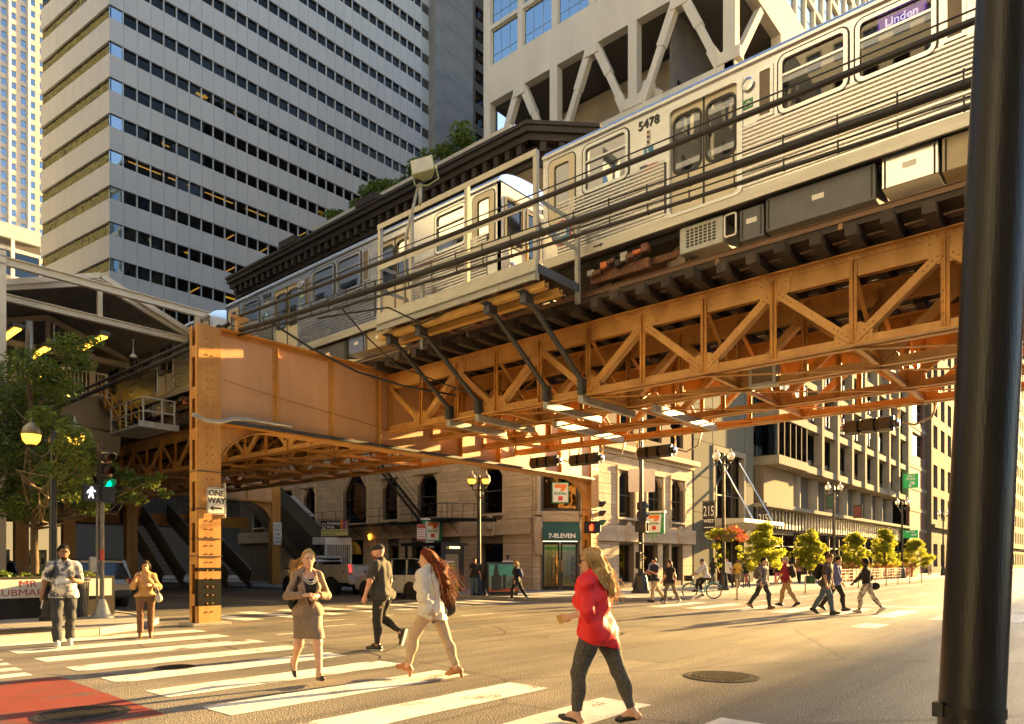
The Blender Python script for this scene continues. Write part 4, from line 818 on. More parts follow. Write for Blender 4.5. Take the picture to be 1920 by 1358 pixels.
# arched corner window with sign
wn = window(t, fc, .55, 2.42, 4.4, 6.55, .2, .35, False, blind=0)
k = MB(); k.fbox(fc, 1.05, 1.95, 4.75, 5.85, -.17, -.12); sg = k.build('shop_sign', SIGNG, t); k = MB(); k.fbox(fc, 1.1, 1.9, 4.8, 5.8, -.118, -.112); k.build('sign_face', SIGNW, sg)
def seven(fr, s, par):
    k = MB(); k.prism(fr, [(-.34 * s, .5 * s), (-.34 * s, .28 * s), (.05 * s, .28 * s), (-.02 * s, .12 * s), (.22 * s, .12 * s), (.36 * s, .34 * s), (.36 * s, .5 * s)], 0, .004); k.build('numeral_top', SIGNO, par)
    k = MB(); k.prism(fr, [(-.12 * s, -.18 * s), (.14 * s, -.18 * s), (.14 * s, -.42 * s), (-.12 * s, -.42 * s)], 0, .004); k.build('numeral_foot', SIGNR, par)
    text('ELEVEn', .2 * s, Fr(fr.p(0, -.03 * s, .004), fr.u, fr.v), SIGNG, par, 'sign_letters', bold=.006 * s, sx=1.1)
seven(Fr(fc.p(1.5, 5.28, -.11), fc.u, fc.v), .95, sg)
for i, chh in enumerate('7-ELEVEn'):
    a = R(128 - i * 11); text(chh, .24, Fr(fc.p(1.5 + 1.15 * math.cos(a), 4.98 + 1.15 * math.sin(a), -.19), Vector(fc.u) * math.sin(a) - fc.v * math.cos(a), fc.v * math.sin(a) + fc.u * math.cos(a)), M('gold_letters', (.5, .36, .12), .4), wn, 'window_lettering')
# cornice
def cornice(fr, a, b):
    k = MB()
    for z0, z1, c in ((22.4, 22.7, .15), (22.7, 23.05, .3), (23.45, 23.8, .7), (23.8, 24.1, .9), (24.1, 24.3, 1.0)): k.fbox(fr, a - c * .4, b + c * .4, z0, z1, -.3, c)
    k.fbox(fr, a, b, 23.05, 23.45, -.3, .12); k.build('cornice', DKSTONE, CB)
    n = int((b - a) / .8)
    for i in range(n): u = a + (i + .5) * (b - a) / n; piece('cornice_bracket', DKSTONE, CB, fr, u - .16, u + .16, 22.95, 23.45, .12, .62)
cornice(fw, -54, -23.7); cornice(fc, 0, CW); cornice(fs, 31.3, 43.2)
for a, b in ((-37.5, -35.5), (-46.5, -44.5)): k = MB(); k.fbox(fw, a, b, 24.3, 24.75, -.4, 1.05); k.build('cornice_block', DKSTONE, CB)
# fire escape on the west side
t = thing('fire_escape', 'black iron fire escape with railing and stair on the buff stone facade', 'fire escape', (28.6, 33, 4))
k = MB(); k.box(28.1, 29.15, 29, 47, 3.98, 4.03); k.build('grating_floor', BLACK, t)
for z in (4.5, 4.98): k = MB(); k.tube([(28.1, 29, z), (28.1, 47, z)], .02, 5); k.build('handrail', BLACK, t)
for y in np.arange(29, 47.1, 1.5): k = MB(); k.tube([(28.1, y, 4.0), (28.1, y, 5.0)], .02, 5); k.build('post', BLACK, t); k = MB(); k.tube([(28.1, y, 4.0), (29.15, y, 3.2)], .02, 5); k.build('bracket', BLACK, t)
for s in (0, .5): k = MB(); k.beam((28.2 + s, 36, 8.2), (28.2 + s, 31.4, 4.05), .04, .16); k.tube([(28.2 + s, 36, 9.1), (28.2 + s, 31.4, 4.95)], .018, 5); k.build('stair_stringer', BLACK, t)
for i in range(18): f = i / 17; k = MB(); k.box(28.2, 28.7, 36 - 4.6 * f - .1, 36 - 4.6 * f + .1, 8.2 - 4.15 * f, 8.22 - 4.15 * f); k.build('tread', BLACK, t)
k = MB(); k.beam((28.15, 30.5, 4.1), (28.15, 25.3, 3.85), .05, .2); k.tube([(28.15, 30.5, 5.0), (28.15, 25.9, 4.75)], .018, 5)
for i in range(6): y = 30.4 - .85 * i; k.tube([(28.15, y, 4.1), (28.15, y - .12, 4.95 - .04 * i)], .016, 5)
k.build('drop_ladder', BLACK, t)

# ---- grey tower with ribbon windows
t = thing('striped_tower', 'tall grey stone office tower with dark ribbon windows and a few lit ceilings', 'tower', (28.93, 80, 0)); ST = t
FH, Z1T, NF = 3.76, 59.61, 17; fs = FS(80.); lv = [Z1T + FH * 8 - FH * i for i in range(20)]   # tops of window bands
PW = 1.4; C0 = 30.3; cells = []
for top in lv:
    for c in range(30): cells.append((C0 + PW * c, top))
def proj(X, Y, Z):
    d = X * .758 + Y * .652; return 960 + 1339 * (X * .652 - Y * .758) / d, 1055 - 1339 * (Z - 1.6) / d
vis = []; rest = []
for (u, top) in cells:
    px, py = proj(u + .7, 80, top - 2); ok = -30 < py and py < 560 - max(0, px - 300) * .48 and px < 830
    (vis if ok else rest).append((u, top))
vis.sort(); pv, rest = vis[:300], vis[300:] + rest
for (u, top) in pv: piece('stone_panel', GREYP, t, fs, u + .012, u + PW - .012, top - FH + .012, top - 1.36, -.25, random.uniform(-.004, .006))
for (u, top) in pv: piece('pane', WGLT, t, fs, u + .05, u + PW - .05, top - 1.34, top - .02, -.3, -.29)
rb = random.Random(9)
for (u, top) in pv:
    if rb.random() < .3: hb = rb.choice((.3, .5, .7, 1.1)); piece('window_blind', BLIND, t, fs, u + .06, u + PW - .06, top - .05 - hb, top - .05, -.5, -.48)
k = MB(); q = MB()
for (u, top) in rest: k.fbox(fs, u + .012, u + PW - .012, top - FH + .012, top - 1.36, -.25, 0); q.fbox(fs, u + .05, u + PW - .05, top - 1.34, top - .02, -.3, -.29)
stuff(k.build('stone_panels', GREYP, t)); stuff(q.build('panes', WGLT, t))
MUL = M('pale_mullion', (.5, .5, .48), .4, .3, var=.05); k = MB()
for c in range(31):
    for top in lv: k.fbox(fs, C0 + PW * c - .04, C0 + PW * c + .04, top - 1.37, top + .01, -.3, -.05)
stuff(k.build('mullions', MUL, t))
k = MB(); d = 12
for top in lv: k.box(29.2, 73, 80.35, 80 + d, top + .05, top + .35)
k.box(29.2, 73, 80 + d, 80.3 + d, 0, 92); k.build('floor_slabs', M('office_ceiling', (.2, .19, .17), .8, var=.05), t)
ri = random.Random(4); k = MB(); k2 = MB()
for i, top in enumerate(lv):
    if i in (3, 6, 9, 11, 12, 13, 14, 15, 17):
        for j in range(7):
            u = 31 + ri.random() * 40; 
            if i == 12 and j < 4: k2.box(31.2 + 4.2 * j, 31.2 + 4.2 * j + 3.4, 81.0, 81.12, top - .02, top + .03)
            elif j % 3: k.box(u, u + 1.3, 81.2, 81.7, top - .01, top + .03)
            else: k2.box(u, u + .1, 81, 84, top - .02, top + .03)
k.build('lit_ceiling_panels', LAMPY, t); k2.build('lit_ceiling_tubes', M('lit_orange_tube', (.9, .6, .2), .5, var=0, emis=(1, .5, .1), es=.9), t)
# corner piece and side facade
du = Vector((-.112, .9935, 0)); fl = Fr((28.93, 80, 0), -du, (0, 0, 1)); LL = 15.7
for top in lv:
    piece('corner_panel', GREYP, t, fs, 28.95, C0 - .012, top - FH + .012, top - 1.36, -.25, 0); k = MB(); k.fbox(fs, 28.98, C0 - .05, top - 1.34, top - .02, -.2, -.19); k.build('corner_pane', WGLB, t)
    n = 8
    for i in range(n): piece('side_panel', GREYP, t, fl, -LL + LL * i / n + .012, -LL + LL * (i + 1) / n - .012, top - FH + .012, top - 1.36, -.25, 0)
    k = MB(); k.fbox(fl, -LL + .02, -.03, top - 1.34, top - .02, -.2, -.19); k.build('side_pane', glass('side_ribbon_glass', (.12, .13, .11), refl=(.4, .43, .36), base=.06, wav=.6), t)
k = MB(); k.box(72.3, 74.0, 80.5, 92, 0, 92); k.build('recess', FRM, t)
for i in range(24): piece('pier_panel', M('dark_granite_pier', (.2, .185, .17), .6, var=.2, scale=2, rnd=.06), t, fs, 74.02, 82.1, 3.8 * i + .02, 3.8 * i + 3.78, -2, 1.2)
for top in lv: k = MB(); k.fbox(fs, 72.4, 74, top - FH, top - 1.36, -.5, -.3); k.build('recess_panel', GREYP, t)
# ---- dark building glimpsed between
t = thing('dark_building', 'narrow dark office facade glimpsed between the grey tower and the pale truss tower', 'building', (83, 86, 0)); f2 = FS(86.)
hs = [(u, u + 2.3, z, z + 2.2) for u in (84.2, 87.2, 90.2) for z in np.arange(30, 100, 3.7)]
k = MB(); k.wall(f2, 82.6, 96, 0, 105, hs, .4); k.build('wall', M('dark_brown_facade', (.09, .075, .06), .7, var=.2), t)
for i, h in enumerate(hs): window(t, f2, *h, .3, 0, True, blind=0)
k = MB()
for i in (4, 9, 20, 13, 3): h = hs[i]; k.fbox(f2, h[0] + .3, h[0] + 1.6, h[3] - .5, h[3] - .45, -1.5, -.8)
k.build('lit_ceiling_lamps', LAMPY, t); k = MB(); k.box(82.6, 96, 88, 88.3, 0, 105); k.build('back_wall', DARKC, t)
# ---- far beige tower and white block at the far left
def gridblock(name, label, Y, X0, X1, H, cols, fh, ww_, whh, m, gl, zb=0):
    t = thing(name, label, 'tower', (X0, Y, 0)); fr = FS(Y); hs = []; 
    for z in np.arange(zb + 1, H - fh, fh):
        for c in np.arange(X0 + .8, X1 - ww_, cols): hs.append((c, c + ww_, z, z + whh))
    k = MB()
    for z in np.arange(zb + 1, H - fh, fh): k.wall(fr, X0, X1, z - 1, z - 1 + fh, [h for h in hs if abs(h[2] - z) < .01], .35)
    k.build('wall', m, t); k = MB()
    for i, h in enumerate(hs): k.fbox(fr, *h, -.3, -.28)
    stuff(k.build('panes', gl, t)); k = MB(); k.box(X0, X1, Y + .4, Y + 20, 0, H); k.build('core', DARKC, t); return t, fr
t, fr = gridblock('beige_tower', 'tall beige stone tower with small square windows at the far left edge', 280, 40, 82.2, 200, 2.75, 3.85, 1.5, 2.3, BEIGE, WGLB)
for u in np.arange(43.2, 80, 5.5): k = MB(); k.fbox(fr, u - .35, u + .35, 40, 200, 0, .5); k.build('pilaster', WHITEP, t)
t, fr = gridblock('white_banded_block', 'white lower block with dark window bands standing before the beige tower', 205, 34, 58.3, 80, 6.0, 3.9, 5.2, 2.1, M('white_facade', (.62, .58, .5), .7, var=.06, scale=.4), WGL)
k = MB(); k.fbox(fr, 34, 58.3, 80, 83.5, -3, .6); k.build('parapet', M('pale_green_fascia', (.42, .47, .44), .5), t)
for u in np.arange(34.3, 58.3, 6.0): k = MB(); k.fbox(fr, u - .3, u + .4, 0, 82, .0, .5); k.build('pilaster', WHITEP, t)
# ---- pale tower on exposed trusses
t = thing('truss_tower', 'pale concrete tower carried on big exposed diagonal trusses with blue reflecting windows', 'tower', (50, 21.6, 0)); TT = t
f = FW(50.); f2 = FS(21.6); Ys = [22.1, 30.2, 38.2, 46.15]
k = MB(); k.fbox(f, -46.6, -21.7, 45.2, 48.3, -.8, 0); k.build('spandrel_band', PALE, t)
k = MB(); k.fbox(f, -46.6, -21.7, 35, 38.3, -.8, .0); k.build('lower_beam', PALE, t)
k = MB(); k.fbox(f2, 50, 100, 45.2, 48.3, -.8, 0); k.fbox(f2, 50.8, 59, 34, 37.2, -.8, -.01); k.build('spandrel_band', PALE, t)
for y in Ys: k = MB(); k.fbox(f, -y - .4, -y + .4, 38.3, 45.2, -.8, .05); k.fbox(f, -y - .9, -y + .9, 38.3, 39.2, -.7, .08); k.build('truss_post', PALE, t, bevel=.03)
for ya, yb in zip(Ys[:-1], Ys[1:]):
    m = (ya + yb) / 2
    for yy, s in ((ya, 1), (yb, -1)):
        p, q = f.p(-(yy + s * .75), 38.4, -.35), f.p(-(m - s * .25), 45.3, -.35); k = MB(); k.beam(p, q, .5, .55); k.beam(p.lerp(q, .0), p.lerp(q, .22), .72, .75); k.beam(p.lerp(q, .55), q, .62, .68); k.build('truss_diagonal', PALE, t, bevel=.02)
    k = MB(); k.fbox(f, -m - .7, -m + .7, 44.4, 45.25, -.75, .06); k.build('truss_node', PALE, t, bevel=.03)
for y in Ys[1:3]:
    k = MB(); k.beam((53.5, y + 1.2, 42.5), (50.4, y - 2.2, 38.6), .55, .55); k.build('inner_brace', PALE, t)
p, q = f2.p(50.6, 38.3, -.35), f2.p(55.5, 45.2, -.35); k = MB(); k.beam(p, q, .5, .6); k.build('truss_diagonal', PALE, t)
for x in (50.4, 59.5): k = MB(); k.fbox(f2, x - .4, x + .4, 34, 45.2, -.8, .02); k.build('truss_post', PALE, t)
k = MB(); k.box(55.5, 56, 28, 46.5, 34, 45); k.box(55.5, 95, 46.2, 46.6, 0, 78); k.build('inner_wall', M('warm_inner_wall', (.33, .28, .21), .8, var=.15, scale=.3), t); k = MB(); k.box(50.8, 99, 22.4, 46.2, 45.3, 45.5); k.box(50.8, 99, 22.4, 46.2, 34, 34.2); k.build('soffit', DARKC, t)
hs = []; k = MB()
for ya in np.arange(22.6, 46, 3.95):
    for z in (48.7, 52.5, 56.4, 60.3, 64.2, 68.1): hs.append((-(ya + 3.35), -ya, z, z + 3.4))
k.wall(f, -46.6, -21.6, 48.3, 72, hs, .4); uh = [(x, x + 2.1, z, z + 3.3) for x in np.arange(51, 98, 2.4) for z in (48.8, 52.6, 56.5, 60.4, 64.2)]; k.wall(f2, 50, 100, 48.3, 72, uh, .3); k.build('wall', PALE, t)
for h in uh: window(t, f2, *h, .2, 0, True, blind=0, g=WGLB, fm=PALE)
for h in hs:
    w = window(t, f, *h, .25, 0, False, blind=0, g=WGLB, fm=PALE); k = MB()
    for i in (1, 2): k.fbox(f, h[0] + (h[1] - h[0]) * i / 3 - .02, h[0] + (h[1] - h[0]) * i / 3 + .02, h[2] + .07, h[3] - .07, -.29, -.24)
    k.fbox(f, h[0] + .07, h[1] - .07, h[2] + 1.0, h[2] + 1.04, -.29, -.24); k.build('glazing_bar', M('silver_glazing_bar', (.3, .35, .4), .4, .5), w)
hs = []
for x in np.arange(60.5, 98, 2.4):
    for z in (22, 26, 30, 34, 38, 41.5): hs.append((x, x + 2.0, z, z + 3.3))
k = MB(); k.wall(f2, 59.9, 100, 21, 45.2, hs, .4); k.build('wall', PALE, t)
for h in hs: window(t, f2, *h, .2, 0, True, blind=0, g=WGLT, fm=PALE)
hs = [(51.5, 54.8, 35.5, 40), (55.2, 58.8, 35.5, 40)]; f3 = FS(27.); k = MB(); k.wall(f3, 50.8, 60, 34, 45.3, hs, .3); k.build('inner_wall', DARKC, t)
for h in hs: window(t, f3, *h, .1, 0, True, blind=0)
k = MB(); k.box(57, 99, 22.5, 46, 0, 34); k.build('core', DARKC, t)
# pale roof parapet with planting behind the cornice
k = MB(); k.box(33, 33.4, 28.5, 49.5, 23.0, 28.4); k.box(33.4, 50, 49.1, 49.5, 23, 28.4); k.box(33.4, 50, 28.5, 28.9, 23, 28.4); tag(k.build('roof_parapet', PALE), 'pale roof parapet behind the dark cornice, with bushes above it', 'parapet')
# ---- steel and concrete podium along the side street
t = thing('podium_building', 'grey panelled entrance and concrete framed garage building with glass storefront along the street', 'building', (43.3, 21.6, 0))
fs = FS(21.6); MP = M('grey_metal_panel', (.13, .13, .105), .9, .0, spec=.1, var=.1, scale=.7, rnd=.04, bump=.03)
CONCF = M('warm_concrete_frame', (.24, .215, .17), .9, spec=.15, var=.12, scale=1, bump=.12, detail=8); STUC = M('brown_stucco', (.2, .15, .1), .9, var=.2, scale=5, bump=.4, bscale=14)
hole = (46.4, 51.5, .13, 9.3); k = MB(); k.wall(fs, 43.35, 53.4, 0, 30, [hole], .5); k.build('wall', FRM, t)
for i in range(9):
    for a, b in ((43.4, 46.2), (46.25, 51.65), (51.7, 53.35)):
        z0, z1 = 2.55 + (i - 1) * 2.4, 2.55 + i * 2.4
        if a == 46.25 and z0 < 9.3:
            if z1 > 9.8: piece('metal_panel', MP, t, fs, a + .015, b - .015, 9.75, z1 - .015, 0, .04)
            continue
        piece('metal_panel', MP, t, fs, a + .015, b - .015, max(z0, .13) + .015, z1 - .015, 0, .04)
k = MB(); k.ring(fs, [(46.2, .1), (51.7, .1), (51.7, 9.7), (46.2, 9.7)], [(46.5, .1), (51.4, .1), (51.4, 9.3), (46.5, 9.3)], -.3, .12); k.build('portal_frame', CONCF, t)
k = MB(); k.fbox(fs, 46.4, 51.5, .13, 9.3, -.42, -.4); k.build('portal_pane', WGL, t)
k = MB()
for x in (47.6, 48.9, 50.2): k.fbox(fs, x - .04, x + .04, .13, 9.3, -.4, -.3)
for z in (3.4, 6.4): k.fbox(fs, 46.4, 51.5, z - .04, z + .04, -.4, -.3)
k.build('glazing_bar', FRM, t)
k = MB(); k.prism(Fr((45.2, 21.6, 0), (0, -1, 0), (0, 0, 1), (1, 0, 0)), [(-.05, 4.0), (2.7, 4.25), (2.7, 4.5), (-.05, 4.6)], 0, 7.2); k.build('entrance_canopy', M('pale_canopy', (.5, .48, .4), .5, var=.06), t)
for x in (47.2, 50.7): k = MB(); k.tube([(x, 21.55, 8.9), (x, 19.1, 4.5)], .06, 8); k.build('canopy_rod', CHROME, t)
# recess, bay window and brown wall
k = MB(); k.box(53.4, 56.2, 22.6, 23, 0, 30); k.build('recess_wall', M('recess_grey', (.14, .14, .13), .6), t)
for z in (11, 14.6, 18.2, 21.8): k = MB(); k.box(53.5, 56, 22.4, 22.58, z, z + 3); k.build('pane', WGLB, t)
k = MB(); k.box(55.6, 62.2, 21.65, 22.4, 3.9, 9.6); k.build('brown_wall', STUC, t)
for z in (10.0, 13.6, 17.2, 20.8):
    k = MB(); k.box(55.5, 62.2, 20.4, 22.5, z - .7, z); k.build('bay_sill', CONCF, t)
    for i in range(5): piece('bay_pane', WGLT, t, fs, 55.65 + 1.3 * i, 56.88 + 1.3 * i, z + .05, z + 2.85, 1.05, 1.08)
    piece('bay_pane', WGLB, t, FW(55.6), -22.3, -20.6, z + .05, z + 2.85, 0, .03)
    k = MB()
    for i in range(6): k.fbox(fs, 55.57 + 1.3 * i, 55.67 + 1.3 * i, z, z + 2.9, 1.0, 1.12)
    k.build('bay_mullion', CONCF, t)
# concrete frame
XsC = [62.4, 67.3, 71.9, 76.6, 81.3, 86.2, 91.4, 96.0, 101.0]
for z in (9.4, 13.15, 16.75, 20.35, 23.95): k = MB(); k.box(62.2, 101.3, 20.9, 22.6, z, z + .62); k.build('floor_edge', CONCF, t, bevel=.02)
for x in XsC: k = MB(); k.box(x - .32, x + .32, 20.75, 21.5, 9.4, 27); k.build('frame_column', CONCF, t, bevel=.02)
for a, b in zip(XsC[:-1], XsC[1:]):
    for z in (10.02, 13.77, 17.37, 20.97):
        k = MB(); k.box(a + .32, b - .32, 21.7, 21.9, z, z + .8); k.build('sill_panel', CONCF, t)
        k = MB(); k.fbox(fs, a + .32, b - .32, z + .8, z + 3.13, -.2, -.18); k.build('pane', WGLT, t)
        k = MB()
        for f in (.25, .5, .75): u = a + .32 + (b - a - .64) * f; k.fbox(fs, u - .04, u + .04, z + .8, z + 3.13, -.18, -.1)
        k.build('mullion', MUL, t)
for x in np.arange(64.5, 101, 4.7): k = MB(); k.lathe(x, 22.6, [(.75, 5.9), (.75, 9.39)], 16); k.build('round_column', CONCF, t, auto=40)
k = MB(); k.box(62.2, 101, 25.5, 25.8, 0, 27); k.box(53.6, 101, 26, 26.3, 0, 30); k.box(53.6, 101, 22.4, 26, 9.45, 9.6); k.build('inner_wall', DARKC, t)
# ledge, ribbed band, storefront
k = MB(); k.box(53.5, 101.2, 20.6, 22.5, 5.85, 6.15); k.build('ledge', CONCF, t, bevel=.02)
for i in range(120): x = 53.6 + .396 * i; piece('metal_rib', M('dark_ribbed_metal', (.16, .15, .13), .4, .5, var=.2), t, fs, x, x + .34, 4.35, 5.85, .1, .22 + .04 * (i % 2))
for x in np.arange(53.6, 100.5, 3.1):
    k = MB(); k.fbox(fs, x, x + 3.0, .5, 4.2, -.3, -.28); w = k.build('storefront_pane', WGL, t); k = MB(); k.fbox(fs, x - .06, x + .04, .13, 4.3, -.3, -.1); k.fbox(fs, x, x + 3.04, 2.9, 3.0, -.28, -.15); k.build('mullion', FRM, w)
k = MB(); k.box(53.5, 101, 21.7, 22.4, .1, .5); k.box(53.5, 101, 21.75, 26, 4.2, 4.35); k.build('plinth', CONC, t)
for i, (x, z, l) in enumerate(((70, 3.9, 10), (84, 3.7, 8))): k = MB(); k.box(x, x + l, 22.4, 22.5, z, z + .12); k.build('lit_ceiling_strip', LAMPW, t)
# ---- brown striped building, stone building, far row
t = thing('brown_building', 'brown brick building banded with pale stone behind the green parking signs', 'building', (101.5, 21, 0)); f2 = FS(20.8)
BRN = M('brown_brick', (.13, .065, .04), .85, var=.25, scale=6, bump=.2); k = MB(); hs = [(103, 109.5, z, z + 3) for z in (15.5, 20, 24.5)]; k.wall(f2, 101.5, 111.4, 0, 85, hs, .4); k.build('wall', BRN, t)
for z in (3.2, 5.6, 8.2, 11.0, 13.8, 19, 23): piece('stone_band', CONCF, t, f2, 101.5, 111.4, z, z + .45, -.02, .06)
for h in hs: window(t, f2, *h, .3, 0, True, blind=0)
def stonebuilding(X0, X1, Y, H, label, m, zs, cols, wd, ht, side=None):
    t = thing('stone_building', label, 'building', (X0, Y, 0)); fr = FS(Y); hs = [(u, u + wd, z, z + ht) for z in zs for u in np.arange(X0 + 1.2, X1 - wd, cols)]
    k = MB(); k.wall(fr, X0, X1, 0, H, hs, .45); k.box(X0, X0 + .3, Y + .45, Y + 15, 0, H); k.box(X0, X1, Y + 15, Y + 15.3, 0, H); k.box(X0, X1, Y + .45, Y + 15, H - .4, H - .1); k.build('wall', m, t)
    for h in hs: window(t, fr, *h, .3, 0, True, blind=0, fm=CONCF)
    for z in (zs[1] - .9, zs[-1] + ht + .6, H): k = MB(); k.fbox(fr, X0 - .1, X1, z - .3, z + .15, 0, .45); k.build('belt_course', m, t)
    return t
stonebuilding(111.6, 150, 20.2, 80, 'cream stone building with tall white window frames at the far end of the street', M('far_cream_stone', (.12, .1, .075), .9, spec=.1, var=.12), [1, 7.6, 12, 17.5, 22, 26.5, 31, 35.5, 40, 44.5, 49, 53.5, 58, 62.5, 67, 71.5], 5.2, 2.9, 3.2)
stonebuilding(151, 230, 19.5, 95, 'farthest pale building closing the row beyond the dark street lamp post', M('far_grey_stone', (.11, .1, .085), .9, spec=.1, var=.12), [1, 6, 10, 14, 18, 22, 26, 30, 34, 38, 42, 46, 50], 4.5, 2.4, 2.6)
# ---- blocks on the other sides of the crossing (behind and beside the camera)
def plainblock(name, label, x0, x1, y0, y1, H, m, faces):
    t = thing(name, label, 'building', (x0, y0, 0)); k = MB(); k.box(x0 + .5, x1 - .5, y0 + .5, y1 - .5, 0, H - .2); k.build('core', DARKC, t)
    for fr, a, b in faces:
        hs = [(u, u + 1.8, z, z + 2.2) for z in np.arange(4.5, H - 3, 3.8) for u in np.arange(a + 1.2, b - 2, 3.2)]
        k = MB(); k.wall(fr, a, b, 0, H, hs, .45); k.build('wall', m, t); k = MB()
        for h in hs: k.fbox(fr, *h, -.4, -.38)
        stuff(k.build('panes', WGLB, t))
    k = MB(); k.box(x0, x1, y0, y1, H - .15, H); k.build('roof', DARKC, t); return t
FE = lambda X: Fr((X, 0, 0), (0, 1, 0), (0, 0, 1)); FN = lambda Y: Fr((0, Y, 0), (-1, 0, 0), (0, 0, 1))
LIME = M('pale_limestone', (.38, .42, .47), .8, var=.08, scale=.3)
plainblock('office_building', 'pale stone office block on the corner behind the camera', -45, 3, -45, -6, 58, LIME, [(FE(3), -45, -6), (FN(-6), -3, 45)])
plainblock('office_building', 'pale stone office block on the corner left of the station', -45, 2.5, 23, 62, 48, LIME, [(FE(2.5), 23, 62), (FS(23), -45, 2.5)])
plainblock('office_building', 'grey office tower on the left side of the street beyond the station', -45, 2, 95, 220, 100, M('grey_green_stone', (.2, .21, .19), .8), [(FE(2), 95, 220), (FS(95), -45, 2)])
plainblock('office_tower', 'tall dark tower added out of view to shade the grey striped tower', 108, 195, 49, 79, 170, BRN, [(FW(108), -79, -49)])  # unseen block added to keep the low sun off the striped tower
plainblock('office_building', 'pale tower invented out of view to bounce sun onto the train', -95, -62, -50, 110, 75, LIME, [(FE(-62), -50, 110)])  # invented closure of the street, a sunlit reflector for the train side
SBH = 8.0
plainblock('office_tower', 'broad office tower set back on the shaded side of the street', 120, 300, -80, -22, 39.3, BRN, [(FN(-22), -300, -120)])
for i, (a, b, h) in enumerate(((23.5, 60, SBH), (60.5, 110, SBH), (110.5, 170, SBH + .5), (170.5, 240, SBH))):
    plainblock('row_building', 'low brick block on the shaded side of the street, ' + ('nearest the crossing', 'second from the crossing', 'third from the crossing', 'farthest from the crossing')[i], a, b, -21, -5, h, BRN, [(FN(-5), -b, -a)] + ([(FW(a), 5, 21)] if i == 0 else []))

# ================================================================== STATION
CRM = M('cream_station_steel', (.52, .46, .36), .5, var=.08, scale=2); CORR = M('corrugated_grey_deck', (.16, .155, .145), .6, .2, var=.2)
t = thing('station_canopy', 'cream steel gabled roof of the elevated station with dark corrugated underside', 'station roof', (10.5, 30, 8)); ZE, ZR = 11.0, 12.35
def ibeam(k, p, q, w=.2, h=.3): k.beam(p, q, w, .03); k.beam(Vector(p) + Vector((0, 0, h)), Vector(q) + Vector((0, 0, h)), w, .03); k.beam(Vector(p) + Vector((0, 0, h / 2)), Vector(q) + Vector((0, 0, h / 2)), .03, h)
for i, y in enumerate(np.arange(30, 85, 6)):
    k = MB(); ibeam(k, (7.2, y, ZE - .15), (13.9, y, ZE - .15), .2, .22); k.build('tie_beam', CRM, t)
    for s in (-1, 1):
        k = MB(); ibeam(k, (10.5 + s * 3.4, y, ZE + .1), (10.5, y, ZR - .05), .16, .18); k.build('rafter', CRM, t)
        if i: k = MB(); k.beam((10.5 + s * 1.9, y, ZE + .05), (10.5 + s * .8, y, ZR - .5), .1, .1); k.build('web_member', CRM, t)
    k = MB(); k.box(10.42, 10.58, y - .08, y + .08, ZE + .05, ZR); k.build('king_post', CRM, t)
    if i:
        for x in (7.9, 12.3): k = MB(); k.box(x - .1, x + .1, y - .1, y + .1, 9.2, ZE - .1); k.build('post', CRM, t)
for s in (-1, 1):
    k = MB(); nn = 30
    for j in range(nn): a, b = j / nn, (j + .5) / nn; x = lambda f: 10.5 + s * 3.5 * (1 - f); z = lambda f: ZE + .22 + (ZR + .2 - ZE - .22) * f; k.add([(x(a), 30.2, z(a)), (x(b), 30.2, z(b) + .05), (x((j + 1) / nn), 30.2, z((j + 1) / nn)), (x(a), 86, z(a)), (x(b), 86, z(b) + .05), (x((j + 1) / nn), 86, z((j + 1) / nn))], [(0, 1, 4, 3), (1, 2, 5, 4)])
    k.build('roof_deck', CORR, t)
    k = MB(); k.beam((10.5 + s * 3.5, 29.9, ZE + .3), (10.5, 29.9, ZR + .3), .1, .2); k.build('verge', CRM, t)
    for x in (7.0, 13.9): pass
k = MB(); ibeam(k, (7.0, 29.0, 11.75), (15.0, 29.0, 11.75), .2, .26); k.build('front_beam', CRM, t)
k = MB(); k.box(6.9, 7.2, 28.9, 29.15, 0.13, 12.2); k.build('front_post', CRM, t); k = MB(); k.box(13.75, 13.95, 28.95, 29.1, 11.0, 11.75); k.build('front_post', CRM, t)
k = MB(); k.lathe(8.55, 31.4, [(.13, 9), (.13, 10.7)], 12); k.build('downpipe', GALV, t, auto=40)
for (x, y, z) in ((11.2, 31.5, 10.75), (10.2, 35, 10.75), (11.5, 39, 10.6), (8.6, 33, 10.75), (11.5, 45, 10.6)): k = MB(); k.box(x - .12, x + .12, y, y + 2.6, z, z + .06); lp = k.build('strip_lamp', LAMPY, t); k = MB(); k.box(x - .2, x + .2, y - .1, y + 2.7, z + .06, z + .24); k.build('lamp_housing', CORR, lp)
for x, y in ((9.4, 31.5), (12.2, 31.2)): k = MB(); k.tube([(x, y, 10.85), (x, y, 10.25)], .015, 5); k.lathe(x, y, [(.03, 10.28), (.14, 10.15), (.14, 10.1)], 10); k.build('pendant', WHITEP, t)
t = thing('station_platform', 'pale edged elevated station platform with white railings', 'platform', (10, 36, 8))
k = MB(); k.box(5.2, 13.55, 36, 90, 8.95, 9.2); k.build('deck', CONC, t); k = MB(); k.box(5.2, 13.4, 35.9, 36, 7.75, 9.22); k.build('end_fascia', CONCF, t); k = MB(); k.box(5.2, 13.3, 36.2, 90, 7.6, 8.95); k.build('under_structure', STEELD, t)
k = MB(); k.beam((5.0, 35.85, 7.75), (13.4, 35.85, 7.1), .2, 1.0, up=(0, 0, 1)); k.build('sloping_fascia', CONCF, t)
k = MB(); k.box(5.2, 12.9, 35.95, 36.02, 10.28, 10.36); k.box(5.2, 12.9, 35.95, 36.02, 9.32, 9.37); k.build('railing', WHITEP, t)
for x in np.arange(5.3, 12.95, .16): piece('baluster', WHITEP, t, FS(36.), x, x + .035, 9.2, 10.3, 0, .03)
